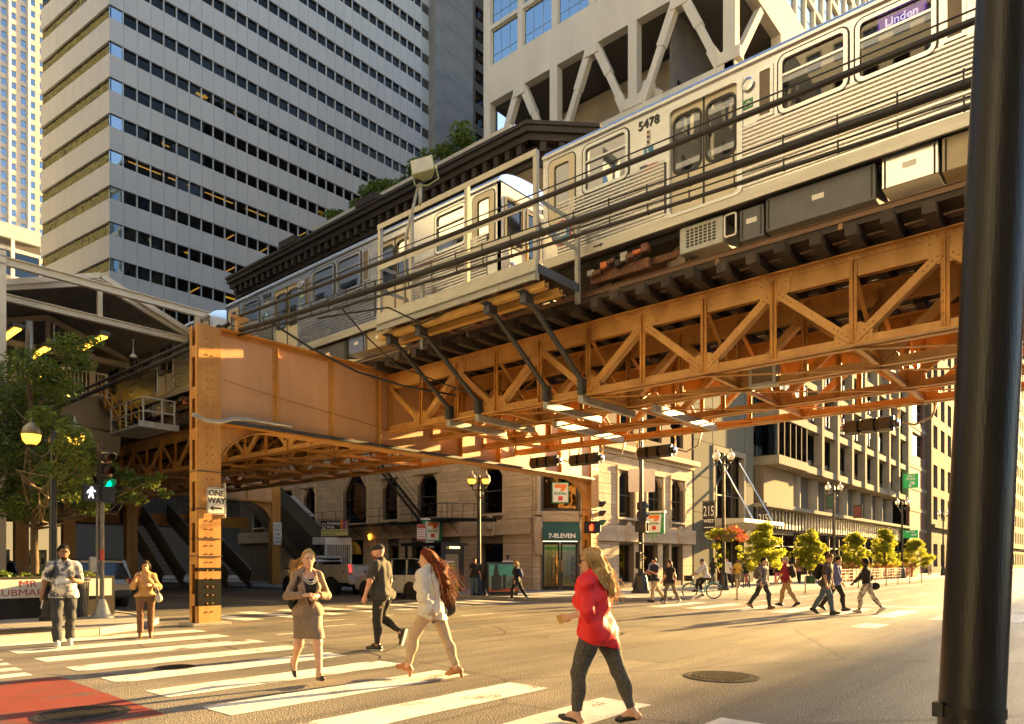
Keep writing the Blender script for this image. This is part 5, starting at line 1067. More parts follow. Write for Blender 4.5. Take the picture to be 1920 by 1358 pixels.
for x in (5.3, 7.3, 9.2, 11.1, 12.9): piece('railing_post', WHITEP, t, FS(36.), x - .04, x + .04, 9.2, 10.36, -.02, .06)
YR = M('yellow_handrail', (.55, .33, .05), .5, var=.1)
t = thing('platform_stairs', 'yellow railed steel steps going down from the platform end to a grey catwalk', 'stairs', (13, 33, 7.3))
for x in (12.55, 13.35):
    k = MB(); k.beam((x, 36, 9.1), (x, 33.6, 7.4), .05, .22); k.build('stringer', DARKM, t); k = MB()
    for d in (.55, 1.05): k.tube([(x, 36, 9.1 + d), (x, 33.5, 7.4 + d)], .028, 6)
    for f in (0, .33, .66, 1): k.tube([(x, 36 - 2.5 * f, 9.05 - 1.7 * f), (x, 36 - 2.5 * f, 10.15 - 1.7 * f)], .03, 6)
    k.build('handrail', YR, t)
for i in range(8): k = MB(); k.box(12.58, 13.32, 35.9 - .3 * i - .13, 35.9 - .3 * i + .13, 9.0 - .21 * i, 9.03 - .21 * i); k.build('tread', YR, t)
t = thing('catwalk', 'grey railed steel catwalk at the foot of the yellow steps', 'catwalk', (12.9, 31.5, 7.2))
k = MB(); k.box(12.1, 13.5, 30, 33.6, 7.15, 7.25); k.box(11.9, 13.5, 29.9, 30, 7.05, 7.3); k.build('deck', GALV, t)
for z in (7.75, 8.3): k = MB(); k.tube([(12.15, 33.5, z), (12.15, 30.1, z), (13.4, 30.1, z)], .035, 6); k.build('rail', GALV, t)
for x, y in ((12.15, 33.4), (12.15, 31.8), (12.15, 30.1), (12.9, 30.1), (13.4, 30.1)): k = MB(); k.tube([(x, y, 7.2), (x, y, 8.33)], .04, 6); k.build('post', GALV, t)
# under the station : bridge, mezzanine walls, escalator and stairs in the shade
t = thing('station_bridge', 'dark mezzanine bridge with railing hung under the platform behind the girder column', 'bridge', (14, 46, 4))
k = MB(); k.box(9.5, 26, 47, 52, 4.3, 4.7); k.box(9.5, 26, 46.9, 47, 4.0, 4.75); k.build('deck', STEELD, t)
for x in np.arange(9.6, 26, .2): piece('baluster', FRM, t, FS(46.95), x, x + .03, 4.75, 5.75, 0, .03)
k = MB(); k.box(9.5, 26, 46.9, 46.98, 5.72, 5.8); k.build('railing', FRM, t); k = MB(); k.box(3, 26, 56, 56.3, 4.7, 7.6); k.build('back_wall', FRM, t); k = MB(); k.box(3, 26, 52, 58, 4.4, 4.7); k.box(13.3, 22.5, 58, 108, 7.1, 7.4); k.build('underside', DARKC, t)
WALLG = M('pale_grey_shopfront', (.3, .32, .33), .6, var=.05)
t = thing('far_block', 'shaded pale building fronts seen under the station beyond the parked car', 'building', (0, 110, 0)); k = MB(); f = FS(110.)
hs = [(x, x + 3, .2, 3.3) for x in np.arange(8, 60, 4.2)]; k.wall(f, -10, 70, 0, 12, hs, .4); k.build('wall', WALLG, t)
for h in hs: window(t, f, *h, .3, 0, False, blind=0)
def stair(label, p0, p1, w, dirx, m, covered=False):
    """stair flight in the Y direction from low p0 to high p1"""
    t = thing('covered_stair' if covered else 'stair', label, 'stairs', p0); p0, p1 = Vector(p0), Vector(p1); X = Vector((w, 0, 0))
    for s in (0, 1):
        k = MB(); k.beam(p0 + X * s, p1 + X * s, .08, .35); k.build('stringer', m, t); k = MB(); k.beam(p0 + X * s + Vector((0, 0, 1.0)), p1 + X * s + Vector((0, 0, 1.0)), .06, .08); k.build('handrail', GALV, t)
        k = MB(); k.beam(p0 + X * s + Vector((0, 0, .55)), p1 + X * s + Vector((0, 0, .55)), .015, .7); k.build('side_panel', M('green_brown_panel', (.11, .085, .045), .5, var=.2), t)
    n = 16
    for i in range(n): c = p0.lerp(p1, (i + .5) / n); k = MB(); k.box(c.x, c.x + w, c.y - .16, c.y + .16, c.z, c.z + .04); k.build('tread', m, t)
    if covered: k = MB(); q0, q1 = p0.lerp(p1, .3), p0.lerp(p1, .52); k.beam(q0 + X * 1.15 + Vector((0, 0, 2.35)), q1 + X * 1.15 + Vector((0, 0, 2.35)), .9, .08); k.build('ribbed_roof', M('pale_ribbed_roof', (.42, .44, .44), .5, .2, var=.08), t); k = MB(); k.beam(p0 + X * .5 + Vector((0, 0, 2.5)), p1 + X * .5 + Vector((0, 0, 2.5)), w + .1, .08); k.beam(p0 + Vector((-.05, 0, 1.7)), p1 + Vector((-.05, 0, 1.7)), .05, 1.5); k.build('side_cladding', M('olive_cladding', (.045, .038, .022), .6, var=.15), t)
    return t
stair('dark stair with metal handrails descending from the station bridge behind the column', (17.6, 41, .2), (17.6, 47, 4.5), 1.2, 0, FRM)
stair('second dark stair beside the arched bracket, partly hidden by the column', (20.4, 39, .2), (20.4, 47, 4.5), 1.4, 0, FRM)
stair('long covered stair with pale ribbed roof by the buff stone building', (26.65, 39.3, 0.3), (26.65, 50.8, 7.4), 1.4, 0, FRM, True)
# ================================================================== STREET FURNITURE
BARK = M('tree_bark', (.13, .095, .06), .9, var=.3, scale=8, bump=.5)
GLOBE = M('frosted_globe', (.85, .8, .68), .3, var=0, sub=.0); GLOBE.node_tree.nodes['Principled BSDF'].inputs['Transmission Weight'].default_value = .25
GLOBEL = M('lit_amber_globe', (.8, .6, .2), .3, var=0, emis=(1, .42, .03), es=.55); GCAP = M('grey_lamp_cap', (.3, .28, .22), .5, .3)
def polebase(k, x, y, z=.13, r=.28): k.lathe(x, y, [(r * 1.1, 0), (r * 1.1, .12), (r * .95, .16), (r * .72, .75), (r * .62, .85), (r * .68, .92), (r * .4, 1.0)], 8, z=z)
def street_lamp(x, y, h, arm, label, lit=False, ang=0., hs=.46, grp='twin globe street lamps'):
    t = thing('street_lamp', label, 'street lamp', (x, y, .13), grp)
    k = MB(); polebase(k, x, y); k.build('base', BLACK, t, auto=30)
    k = MB(); k.lathe(x, y, [(.115, .9), (.1, 1.2), (.075, h - .5), (.075, h - .3), (.11, h - .25), (.05, h + .05)], 12, z=.13); k.build('pole', BLACK, t, auto=40)
    ux, uy = math.cos(ang), math.sin(ang)
    for s in (-1, 1):
        a = lambda d, z: (x + s * ux * d, y + s * uy * d, z)
        k = MB(); k.tube([a(0, h - .35), a(arm * .5, h - .5), a(arm * .85, h - .42), a(arm, h - .22)], .03, 6); k.tube([a(.0, h - .9), a(arm * .35, h - .8), a(arm * .6, h - .5)], .018, 6); k.build('arm', BLACK, t, smooth=True)
        gx, gy, gz = a(arm, h - .2); q = hs / .46
        k = MB(); k.lathe(gx, gy, [(.03, -.1), (.07, -.06), (.13 * q, .0), (.1 * q, .02)], 12, z=gz); k.build('lamp_holder', BLACK, t, auto=40)
        k = MB(); k.lathe(gx, gy, [(.1 * q, .02), (.17 * q, .1 * q), (.2 * q, .24 * q)] + ([(.2 * q, .26 * q), (.17 * q, .38 * q), (.07 * q, .48 * q)] if not lit else []), 16, z=gz); k.build('globe', GLOBEL if lit else GLOBE, t, smooth=True)
        k = MB(); k.lathe(gx, gy, ([(.21 * q, .24 * q), (.17 * q, .4 * q), (.07 * q, .5 * q)] if lit else [(.08 * q, .47 * q)]) + [(.05, .52 * q), (.03, .58 * q), (.012, .68 * q)], 14, z=gz); k.build('finial', GCAP if lit else BLACK, t, smooth=True)
    return t
L1 = street_lamp(35.6, 16.0, 7.15, .38, 'twin globe street lamp carrying the hanging flower basket', ang=R(-49))
street_lamp(54.9, 16.2, 7.05, .45, 'twin globe street lamp between the second and third small street trees', ang=R(-49)); street_lamp(74.0, 15.8, 7.15, .45, 'twin globe street lamp beside the green parking signs', ang=R(-49)); street_lamp(92.5, 15.6, 7.1, .45, 'farthest twin globe street lamp next to the black pole', ang=R(-49))
street_lamp(23.3, 22.0, 5.3, .32, 'lit amber twin street lamp in front of the buff stone shop building', True, R(-50), .44); street_lamp(6.1, 20.5, 4.75, .52, 'lit amber twin street lamp among the leaves at the left edge', True, R(-44), .5)
SIGV = M('green_signal_lens', (.02, .3, .15), .3, var=0, emis=(.0, .75, .3), es=.5); SIGD = M('dark_signal_lens', (.05, .01, .01), .3, var=0); SIGH = M('red_hand_light', (.4, .05, .02), .4, var=0, emis=(1, .06, .01), es=.6); SIGM = M('white_walk_light', (.9, .9, .9), .4, var=0, emis=(1, .98, .9), es=.7)
SHELL = M('black_signal_housing', (.018, .018, .018), .45, var=.3, coat=.1)
def head(t, fr, lit=2, s=.3, n=3, back=False):
    """three lamp signal; fr.u across, fr.v from lamp 3 to lamp 1, fr.n facing"""
    k = MB(); k.fbox(fr, -s * .3, s * .3, -s * 1.78, s * 1.78, -s * .5, -s * .05); h = k.build('signal_spine', SHELL, t)
    for i in range(n): k = MB(); c = (1 - i) * s * 1.16; frust(k, Fr(fr.p(0, c, 0), fr.u, fr.v, fr.n), s * .42, s * .42, s * .56, s * .56, -s * .72, -s * .3) ; k.fbox(Fr(fr.p(0, c, 0), fr.u, fr.v, fr.n), -s * .57, s * .57, -s * .57, s * .57, -s * .3, 0); k.build('signal_section', SHELL, h, bevel=.012)
    for i in range(n):
        c = (1 - i) * s * 1.14; k = MB(); ax = Fr(fr.p(0, c, 0), fr.u, fr.v, fr.n)
        k.lathe(0, 0, [(s * .4, 0), (s * .4, .02), (s * .3, .04)], 16, ax=ax); k.build('lens', SIGV if i == lit else SIGD, h)
        k = MB(); N_ = 14; vs = []; P = [ax.p(s * .45 * math.cos(R(-30 + 240 * j / N_)), s * .45 * math.sin(R(-30 + 240 * j / N_)), 0) for j in range(N_ + 1)]; Q = [p + fr.n * s * (.35 + .5 * math.sin(math.pi * j / N_)) for j, p in enumerate(P)]
        k.add(P + Q, [(j, j + 1, N_ + 2 + j, N_ + 1 + j) for j in range(N_)]); o = k.build('visor', SHELL if i != lit else M('visor_lamp_glow', (.02, .12, .07), .5), h); md = o.modifiers.new('s', 'SOLIDIFY'); md.thickness = .012  # visor of the lit lamp takes its green glow as colour
    return h
def pedbox(t, fr, sym, s=.42):
    k = MB(); k.fbox(fr, -s / 2, s / 2, -s / 2, s / 2, -.22, 0); k.ring(fr, [(-s / 2, -s / 2), (s / 2, -s / 2), (s / 2, s / 2), (-s / 2, s / 2)], [(-s / 2 + .03, -s / 2 + .03), (s / 2 - .03, -s / 2 + .03), (s / 2 - .03, s / 2 - .03), (-s / 2 + .03, s / 2 - .03)], 0, .08); b = k.build('pedestrian_signal', SHELL, t)
    k = MB(); f = Fr(fr.p(0, 0, .004), fr.u, fr.v, fr.n)
    if sym == 'walk':
        f.o = fr.p(-.04, 0, .004); k.lathe(0, 0, [(.033, 0), (.033, .004)], 10, ax=Fr(f.p(.02, .13), f.u, f.v, f.n))
        for P in ([(-.03, .1), (.05, .1), (.04, -.02), (-.02, -.02)], [(.04, .08), (.1, .03), (.12, .05), (.05, .11)], [(-.03, .1), (-.07, .06), (-.09, .0), (-.065, -.01), (-.03, .06)], [(-.02, .0), (.015, -.0), (-.03, -.13), (-.06, -.13)], [(.01, .0), (.045, -.0), (.07, -.13), (.04, -.13)]): k.prism(f, P, 0, .004)
        k.build('walking_person_symbol', SIGM, b)
    elif sym == 'hand':
        k.prism(f, [(-.07, -.15), (.06, -.15), (.09, -.02), (-.09, -.02)], 0, .004)
        for i, l in enumerate((.09, .14, .16, .13)): k.fbox(f, -.085 + i * .045, -.05 + i * .045, -.03, l - .01, 0, .004)
        k.prism(f, [(.06, -.1), (.12, .03), (.095, .05), (.05, -.02)], 0, .004); k.build('raised_hand_symbol', SIGH, b)
    return b
TOCAM = lambda x, y: Vector((-x, -y, 0)).normalized()
def frame_at(x, y, z, d): d = Vector(d).normalized(); u = Vector((0, 0, 1)).cross(d); return Fr((x, y, z), u, (0, 0, 1), d)
# left signal on a slim post
sx, sy = 7.25, 20.55
t = thing('traffic_signal', 'traffic signal with lit green lamp and white walking symbol on a slim post at left', 'traffic signal', (sx, sy, .13)); LS = t
k = MB(); k.lathe(sx, sy, [(.3, 0), (.3, .05), (.22, .1), (.12, .42), (.085, .5)], 12, z=.13); k.build('base', GALV, t, auto=35)
k = MB(); k.lathe(sx, sy, [(.055, .4), (.055, 3.25)], 12, z=.13); k.lathe(sx - .12, sy, [(.03, .4), (.03, 3.2)], 8, z=.13); k.build('post', M('worn_grey_post', (.2, .19, .17), .4, .5, var=.3), t, auto=40)
head(t, frame_at(sx + .12, sy, 4.03, (.35, -1, 0)), 2, .3); k = MB(); k.lathe(sx - .03, sy + .1, [(.06, 3.2), (.06, 4.7)], 10, z=.13); k.build('bracket', BLACK, t)
pedbox(t, frame_at(sx - .23, sy, 3.42, (-.1, -1, 0)), 'walk'); pedbox(t, frame_at(sx + .22, sy, 3.4, (1, -.25, 0)), None)
k = MB(); k.box(sx - .3, sx - .16, sy - .1, sy + .06, 1.35, 1.75); k.build('push_button_box', GALV, t, bevel=.01)
k = MB(); k.lathe(sx, sy, [(.058, 1.65), (.058, 1.95)], 12, z=.0); k.build('red_sticker', M('red_sticker', (.5, .08, .04), .5, var=0), t)
# right signal on the elevated column and on the tall black pole
t = thing('traffic_signal', 'traffic signal with green lamp mounted on the right orange column', 'traffic signal', (26.5, 17.6, 3.8)); head(t, frame_at(26.62, 17.75, 3.75, (.55, -1, 0)), 2, .36); k = MB(); k.tube([(26.4, 17.7, 3.0), (26.6, 17.72, 3.0), (26.66, 17.75, 3.2)], .035, 8); k.build('bracket', GALV, t, smooth=True)
t = thing('pedestrian_signal', 'pedestrian signal showing a red raised hand left of the right orange column', 'pedestrian signal', (25.5, 17.5, 3.2)); pedbox(t, frame_at(25.3, 17.3, 3.1, (-.8, -1, 0)), 'hand', .5); pedbox(t, frame_at(25.62, 17.3, 3.12, (1, -.4, 0)), None, .5); k = MB(); k.tube([(25.45, 17.6, 3.9), (25.4, 17.35, 3.8), (25.4, 17.3, 3.4)], .03, 6); k.build('bracket', GALV, t)
px_, py_ = 29.75, 17.5
t = thing('signal_pole', 'tall black pole with signal heads and two backs of signs beside the shop building', 'traffic signal', (px_, py_, .13))
k = MB(); polebase(k, px_, py_, .13, .42); k.build('base', BLACK, t, auto=30); k = MB(); k.lathe(px_, py_, [(.13, .9), (.12, 2), (.09, 7.3), (.08, 9.3)], 12, z=.13); k.build('pole', BLACK, t, auto=40)
head(t, frame_at(px_ + .22, py_, 3.85, (1, -.25, 0)), 9, .38); pedbox(t, frame_at(px_ - .22, py_ - .1, 3.3, (-1, -.5, 0)), None, .5); pedbox(t, frame_at(px_ + .1, py_ - .2, 3.3, (.3, -1, 0)), None, .5)
for dx, nm in ((-.37, 0), (.35, 1)): f = frame_at(px_ + dx * .65, py_ + dx * -.758 - .05, 5.5, (-.75, -.65, 0)); k = MB(); k.prism(f, rrect(-.27, .27, -.55, .55, .06), 0, .015); k.build('sign_back', M('bare_aluminium', (.6, .57, .5), .4, .6, var=.08), t)
for z in (1.4, 1.7, 2.0, 2.5): k = MB(); k.lathe(px_, py_, [(.14, 0), (.14, .05)], 12, z=z); k.build('steel_band', CHROME, t)
k = MB(); k.box(px_ - .35, px_ - .15, py_ - .15, py_ + .1, 1.3, 2.1); k.build('control_box', BLACK, t, bevel=.02)
# horizontal signals slung under the trusses
def hung(x, yc, z, label, facing, lit=9):
    t = thing('hanging_signal', label, 'traffic signal', (x, yc, z), 'traffic signals slung under the trusses'); f = Fr((x, yc, z), (0, 0, 1), (0, -1, 0), facing); h = head(t, f, lit, .36)
    for dy in (-.72, .72): k = MB(); k.tube([(x, yc + dy, z), (x, yc + dy, 5.8)], .03, 6); k.lathe(0, 0, [(.12, 0), (.14, .06), (.08, .1)], 10, ax=Fr((x, yc + dy * .9, z), (1, 0, 0), (0, 0, 1), (0, 1 if dy > 0 else -1, 0))); k.build('hanger', CHROME, t, auto=40)
    k = MB(); k.tube([(x, yc - .8, z), (x, yc - 1.1, z - .1), (x, yc - 1.5, z + .05), (x, yc - 1.65, z + .5)], .03, 6); k.build('conduit', GALV, t, smooth=True)
hung(21.3, 5.35, 5.35, 'dark back of the hanging signal nearest the black pole', (1, 0, 0)); hung(21.3, 11.95, 5.3, 'dark back of the hanging signal above the sign backs', (1, 0, 0)); hung(21.3, 14.8, 5.32, 'dark back of the hanging signal just left of the right column', (1, 0, 0)); hung(21.3, 16.65, 5.4, 'dark back of the hanging signal third from the right column', (1, 0, 0))
hung(20.6, 19.2, 5.72, 'hanging signal showing its green lamp under the girder', (-.8, -.6, 0), 2)
FB = thing('floodlight', 'grey box floodlight clamped under the trusses at right', 'floodlight', (16.5, 6.4, 5.95)); f = Fr((16.45, 6.4, 5.95), (0, -1, 0), (0, 0, 1)); k = MB(); k.fbox(f, -.33, .33, -.25, .25, -.15, .12); k.build('housing', GALV, FB, bevel=.02); k = MB(); k.fbox(f, -.24, .24, -.18, .18, .12, .135); k.build('lens', M('brown_lens', (.12, .07, .03), .3), FB)
# signs
def plate(par, f, w, h, m, r=.04, name='sign_plate'): k = MB(); k.prism(f, rrect(-w / 2, w / 2, -h / 2, h / 2, r), 0, .01); return k.build(name, m, par)
OWY = thing('one_way_sign', 'white one way sign with black left arrow strapped to the orange column', 'sign', (8.86, 17.55, 3.3)); f = Fr((8.88, 17.57, 3.17), (1, 0, 0), (0, 0, 1)); plate(OWY, f, .5, .68, SIGNW)
k = MB(); f2 = Fr(f.p(0, 0, .011), f.u, f.v); k.ring(f2, rrect(-.235, .235, -.325, .325, .03), rrect(-.22, .22, -.31, .31, .025), 0, .002); k.build('border', SIGNK, OWY)
text('ONE', .2, Fr(f.p(0, .19, .011), f.u, f.v), SIGNK, OWY, 'sign_letters', bold=.006); text('WAY', .2, Fr(f.p(0, .0, .011), f.u, f.v), SIGNK, OWY, 'sign_letters', bold=.006)
k = MB(); k.prism(Fr(f.p(0, -.19, .011), f.u, f.v), [(-.19, 0), (-.07, .07), (-.09, .025), (.17, .025), (.13, 0), (.17, -.025), (-.09, -.025), (-.07, -.07)], 0, .002); k.build('arrow', SIGNK, OWY)
k = MB(); k.box(9.13, 9.15, 17.6, 18.05, 2.75, 3.65); tag(k.build('sign_back', SIGNW, bevel=.005), 'blank white edge of a second sign on the side of the orange column', 'sign')
S2 = thing('street_sign', 'small white bicycle lane notice on the far orange column', 'sign', (26.1, 43.2, 4)); f = Fr((26.1, 43.25, 3.55), (1, 0, 0), (0, 0, 1)); plate(S2, f, .62, 1.5, SIGNW)
for i, w in enumerate(('MAY', 'USE', 'FULL', 'LANE')): text(w, .26, Fr(f.p(0, .22 - .27 * i, .011), f.u, f.v), SIGNK, S2, 'sign_letters')
k = MB()
for cx in (-.13, .13): k.ring(Fr(f.p(cx, .5, .011), f.u, f.v), [(.1 * math.cos(a), .1 * math.sin(a)) for a in np.linspace(0, 6.28, 13)[:-1]], [(.08 * math.cos(a), .08 * math.sin(a)) for a in np.linspace(0, 6.28, 13)[:-1]], 0, .002)
k.build('bicycle_symbol', SIGNK, S2)
# station sign and shop blade signs
WS = thing('station_sign', 'black and yellow station name sign for Washington and Wells with coloured line stripes', 'sign', (27.2, 38.4, 3.3)); f = FW(27.2); f = Fr((27.2, 38.35, 3.78), (.35, -1, 0), (0, 0, 1))
plate(WS, f, 2.1, 1.0, SIGNK, .02); k = MB(); k.fbox(f, -1.03, 1.03, -.48, -.06, .011, .016); k.build('yellow_panel', M('pale_yellow_sign', (.6, .55, .2), .5, var=0), WS)
text('Washington', .26, Fr(f.p(-.6, .32, .012), f.u, f.v), SIGNW, WS, 'sign_letters', 'LEFT', bold=.004); text('Wells', .26, Fr(f.p(-.6, .08, .012), f.u, f.v), SIGNW, WS, 'sign_letters', 'LEFT', bold=.004)
text('Enter Orange, Purple, Pink,', .17, Fr(f.p(-.98, -.17, .017), f.u, f.v), SIGNK, WS, 'sign_letters', 'LEFT'); text('and Brown Lines', .17, Fr(f.p(-.98, -.37, .017), f.u, f.v), SIGNK, WS, 'sign_letters', 'LEFT')
for i, c in enumerate(((.8, .2, .02), (.3, .1, .3), (.75, .3, .35), (.25, .12, .06))): k = MB(); a = .45 + (0 if i == 0 else .1 + .14 * i); k.fbox(f, a, a + (.2 if i == 0 else .1), -.05, .48, .011, .016); k.build('line_stripe', M('line_stripe_%s' % 'abcd'[i], c, .5, var=0), WS)
k = MB(); k.ring(Fr(f.p(-.82, .22, .012), f.u, f.v), rrect(-.13, .13, -.13, .13, .03), rrect(-.09, .09, -.09, .09, .02), 0, .003); k.fbox(f, -.95, -.69, -.02, .04, .012, .015); k.build('train_symbol', SIGNW, WS)
k = MB(); k.box(26.4, 28.4, 38.2, 39.6, 2.75, 3.2); k.build('shutter_box', WHITEP, WS); k = MB()
for i in range(14): k.box(26.45 + i * .14, 26.49 + i * .14, 38.2, 38.24, .13, 2.75)
k.box(26.4, 26.5, 38.15, 38.3, .13, 2.8); k.box(28.3, 28.4, 38.15, 38.3, .13, 2.8); k.build('gate_bars', WHITEP, WS)
for nm, x, y, z, d, lab in (('west', 28.3, 30.4, 3.45, (-.25, -1, 0), 'white and green shop blade sign above the parked white car'), ('south', 37.0, 20.9, 3.9, (-1, -.15, 0), 'white and green shop blade sign behind the tall black signal pole')):
    t = thing('shop_sign', lab, 'sign', (x, y, z), 'blade signs of the corner shop'); f = frame_at(x, y, z, d); k = MB(); k.fbox(f, -.62, .62, -.62, .6, -.15, 0); k.build('sign_box', SIGNG, t, bevel=.03); k = MB(); k.prism(f, [(-.47, .5), (.47, .5), (.4, -.55), (-.4, -.55)], 0, .008); k.build('sign_face', SIGNW, t); k = MB(); k.fbox(f, -.68, .68, .6, .7, -.2, .06); k.build('sign_cap', WHITEP, t)
    seven(Fr(f.p(0, 0, .009), f.u, f.v), .95, t)
t = thing('parking_notice', 'red and white parking notices on a thin post in front of the shop sign', 'sign', (27.4, 30.0, 0)); f = frame_at(27.35, 29.9, 3.3, (-.4, -1, 0)); RW = M('red_notice_print', (.5, .08, .05), .5, var=0)
plate(t, Fr(f.p(-.3, 0), f.u, f.v), .5, .9, SIGNW); k = MB(); k.fbox(f, -.54, -.06, .22, .44, .011, .014)
for i in range(4): k.fbox(f, -.5, -.1, .12 - .13 * i, .16 - .13 * i, .011, .014)
k.fbox(f, -.54, -.06, -.44, -.36, .011, .014); k.build('notice_print', RW, t); plate(t, Fr(f.p(.2, -.75), f.u, f.v), .5, .5, SIGNW); k = MB(); k.ring(Fr(f.p(.05, -.7, .011), f.u, f.v), [(.1 * math.cos(a), .1 * math.sin(a)) for a in np.linspace(0, 6.28, 13)[:-1]], [(.075 * math.cos(a), .075 * math.sin(a)) for a in np.linspace(0, 6.28, 13)[:-1]], 0, .002); k.build('no_parking_ring', RW, t); k = MB(); k.tube([(27.4, 29.95, .13), (27.4, 29.95, 3.75)], .03, 6); k.build('post', GALV, t)
# green garage signs
def gsign(x, y, z, w, h, lab): t = thing('parking_sign', lab, 'sign', (x, y, z)); f = frame_at(x, y, z, (-1, -.05, 0)); k = MB(); k.fbox(f, -w / 2, w / 2, -h / 2, h / 2, -.3, 0); k.build('sign_box', GREENP, t, bevel=.02); return t, Fr(f.p(0, 0, .004), f.u, f.v, f.n)
GREENP = M('bright_green_sign', (.01, .3, .06), .4, var=.05, emis=(.01, .3, .06), es=.06)
t, f = gsign(98.5, 20.05, 11.65, 1.7, 1.75, 'green self park sign with white letters and bent arrow on the brown building'); text('SELF', .42, Fr(f.p(0, .58), f.u, f.v), SIGNW, t, 'sign_letters', bold=.01); text('PARK', .42, Fr(f.p(0, .2), f.u, f.v), SIGNW, t, 'sign_letters', bold=.01)
k = MB(); k.prism(f, [(-.1, -.1), (.3, -.1), (.42, -.2), (.42, -.38), (.3, -.48), (-.02, -.48), (-.02, -.62), (.12, -.62), (-.1, -.84), (-.32, -.62), (-.18, -.62), (-.18, -.36), (.22, -.36), (.26, -.3), (.22, -.24), (-.1, -.24)], 0, .006); k.build('arrow_symbol', SIGNW, t)
t, f = gsign(98.5, 20.1, 5.1, 1.7, .95, 'green enter sign with white arrow below the self park sign'); text('ENTER', .36, Fr(f.p(0, .28), f.u, f.v), SIGNW, t, 'sign_letters', bold=.008); k = MB(); k.prism(f, [(.0, -.1), (.25, .08), (.25, -.03), (.65, -.03), (.65, -.17), (.25, -.17), (.25, -.28)], 0, .006); k.build('arrow_symbol', SIGNW, t)
for x, y, lab in ((43.7, 20.65, 'black banner reading 215 West beside the entrance, left of the flower basket'), (53.6, 20.9, 'black banner reading 215 West beyond the canopy, behind the first small tree')):
    t = thing('banner', lab, 'banner', (x, y, 3.6), 'black address banners'); f = frame_at(x, y, 4.62, (-1, -.25, 0)); k = MB(); k.fbox(f, -.4, .4, -.95, .95, -.03, 0); k.build('cloth', M('black_banner_cloth', (.03, .03, .03), .8), t); text('215', .95, Fr(f.p(0, .3, .003), f.u, f.v), SIGNW, t, 'banner_letters', sx=.5); text('WEST', .3, Fr(f.p(0, -.32, .003), f.u, f.v), SIGNW, t, 'banner_letters', bold=.006, sx=.85); k = MB(); k.fbox(f, -.3, .3, -.75, -.7, 0, .003); k.build('banner_line', SIGNW, t); k = MB(); k.tube([f.p(-.45, .97), f.p(.75 if x > 50 else 1.0, .97)] if False else [f.p(-.45, 1.0, -.02), f.p(.5, 1.0, -.02)], .03, 6); k.build('banner_arm', BLACK, t)
for x, z, lab, m in ((66.5, 7.0, 'small green hanging sign on the street lamp side of the garage', M('dark_green_banner', (.03, .09, .05), .6)), (75, 6.6, 'small dark red hanging sign farther along the garage', M('dark_red_banner', (.2, .04, .03), .6))):
    f = frame_at(x, 19.9, z, (-1, -.1, 0)); t = thing('hanging_sign', lab, 'sign', (x, 19.9, z)); plate(t, f, .8, 1.3, SIGNK, .02); plate(t, Fr(f.p(0, 0, .011), f.u, f.v), .6, 1.0, m, .02, 'sign_face')
# wall lamps
for i, (x, y, z) in enumerate(((29.0, 36.9, 3.25),)): t = thing('wall_lantern', 'lit amber wall lantern by the arched doorway of the stone building', 'lamp', (x, y, z)); k = MB(); k.lathe(x - .15, y, [(.06, -.2), (.13, .1), (.02, .2)], 8, z=z); k.build('lantern_glass', GLOBEL, t)
t = thing('awning', 'yellow arched doorway canopy with dark print on the stone building', 'awning', (29.0, 38.9, 2.2)); f = FW(29.1); k = MB(); k.prism(f, [(-38.9 - .8, 2.15)] + [(-38.9 + .8 * math.cos(a), 2.15 + .85 * math.sin(a)) for a in np.linspace(math.pi, 0, 10)], -.02, .4); k.build('canopy', M('mustard_canvas', (.45, .3, .04), .7, var=.1), t); text('EXPRESS', .2, Fr(f.p(-38.9, 2.3, .41), f.u, f.v), SIGNK, t, 'canopy_letters') if False else None
# litter bin, planter with banner, kiosks
t = thing('litter_bin', 'dark slatted street litter bin behind the slim signal post', 'bin', (6.9, 21.3, .13)); k = MB(); k.lathe(6.85, 21.35, [(.28, .02), (.3, .9), (.24, .95)], 16, z=.13); k.build('liner', DARKM, t)
for i in range(22): a = 2 * math.pi * i / 22; k = MB(); k.beam((6.85 + .31 * math.cos(a), 21.35 + .31 * math.sin(a), .15), (6.85 + .34 * math.cos(a), 21.35 + .34 * math.sin(a), 1.08), .05, .02, up=(math.cos(a), math.sin(a), 0)); k.build('slat', DARKM, t)
k = MB(); k.lathe(6.85, 21.35, [(.37, 1.0), (.39, 1.05), (.36, 1.1), (.22, 1.12)], 18, z=.1); k.build('rim', DARKM, t)
t = thing('planter_wall', 'dark planter with a white banner reading MR SUBMARINE at the left edge', 'planter', (4, 22, .13)); k = MB(); k.box(3.6, 8.0, 21.75, 22.9, .13, 1.22); k.build('trough', M('dark_brown_planter', (.035, .028, .02), .8, var=.3), t); f = FS(21.7); k = MB(); k.fbox(f, 4.6, 7.9, .68, 1.16, 0, .02); k.build('banner', SIGNW, t)
MRED = M('dark_red_letters', (.4, .03, .03), .5, var=0); text('MR', .24, Fr(f.p(5.88, 1.035, .02), f.u, f.v), MRED, t, 'banner_letters', sx=1.25); text('SUBMARINE', .24, Fr(f.p(5.92, .81, .02), f.u, f.v), MRED, t, 'banner_letters', sx=1.2)
def pic(name, cols): 
    return M(name, cols[0], .3, col2=cols[1], scale=2.5, coat=.3)
t = thing('poster_kiosk', 'glass sided city poster kiosk with teal skyline picture and orange base', 'kiosk', (24.2, 20.9, .13)); u = Vector((.75, -.66, 0)); f = Fr((23.9, 21.05, 0), u, (0, 0, 1))
k = MB(); k.fbox(f, -.72, .72, .25, 1.62, -.6, 0); k.fbox(f, -.66, .66, .13, .25, -.55, -.05); k.build('cabinet', DARKM, t, bevel=.02); 
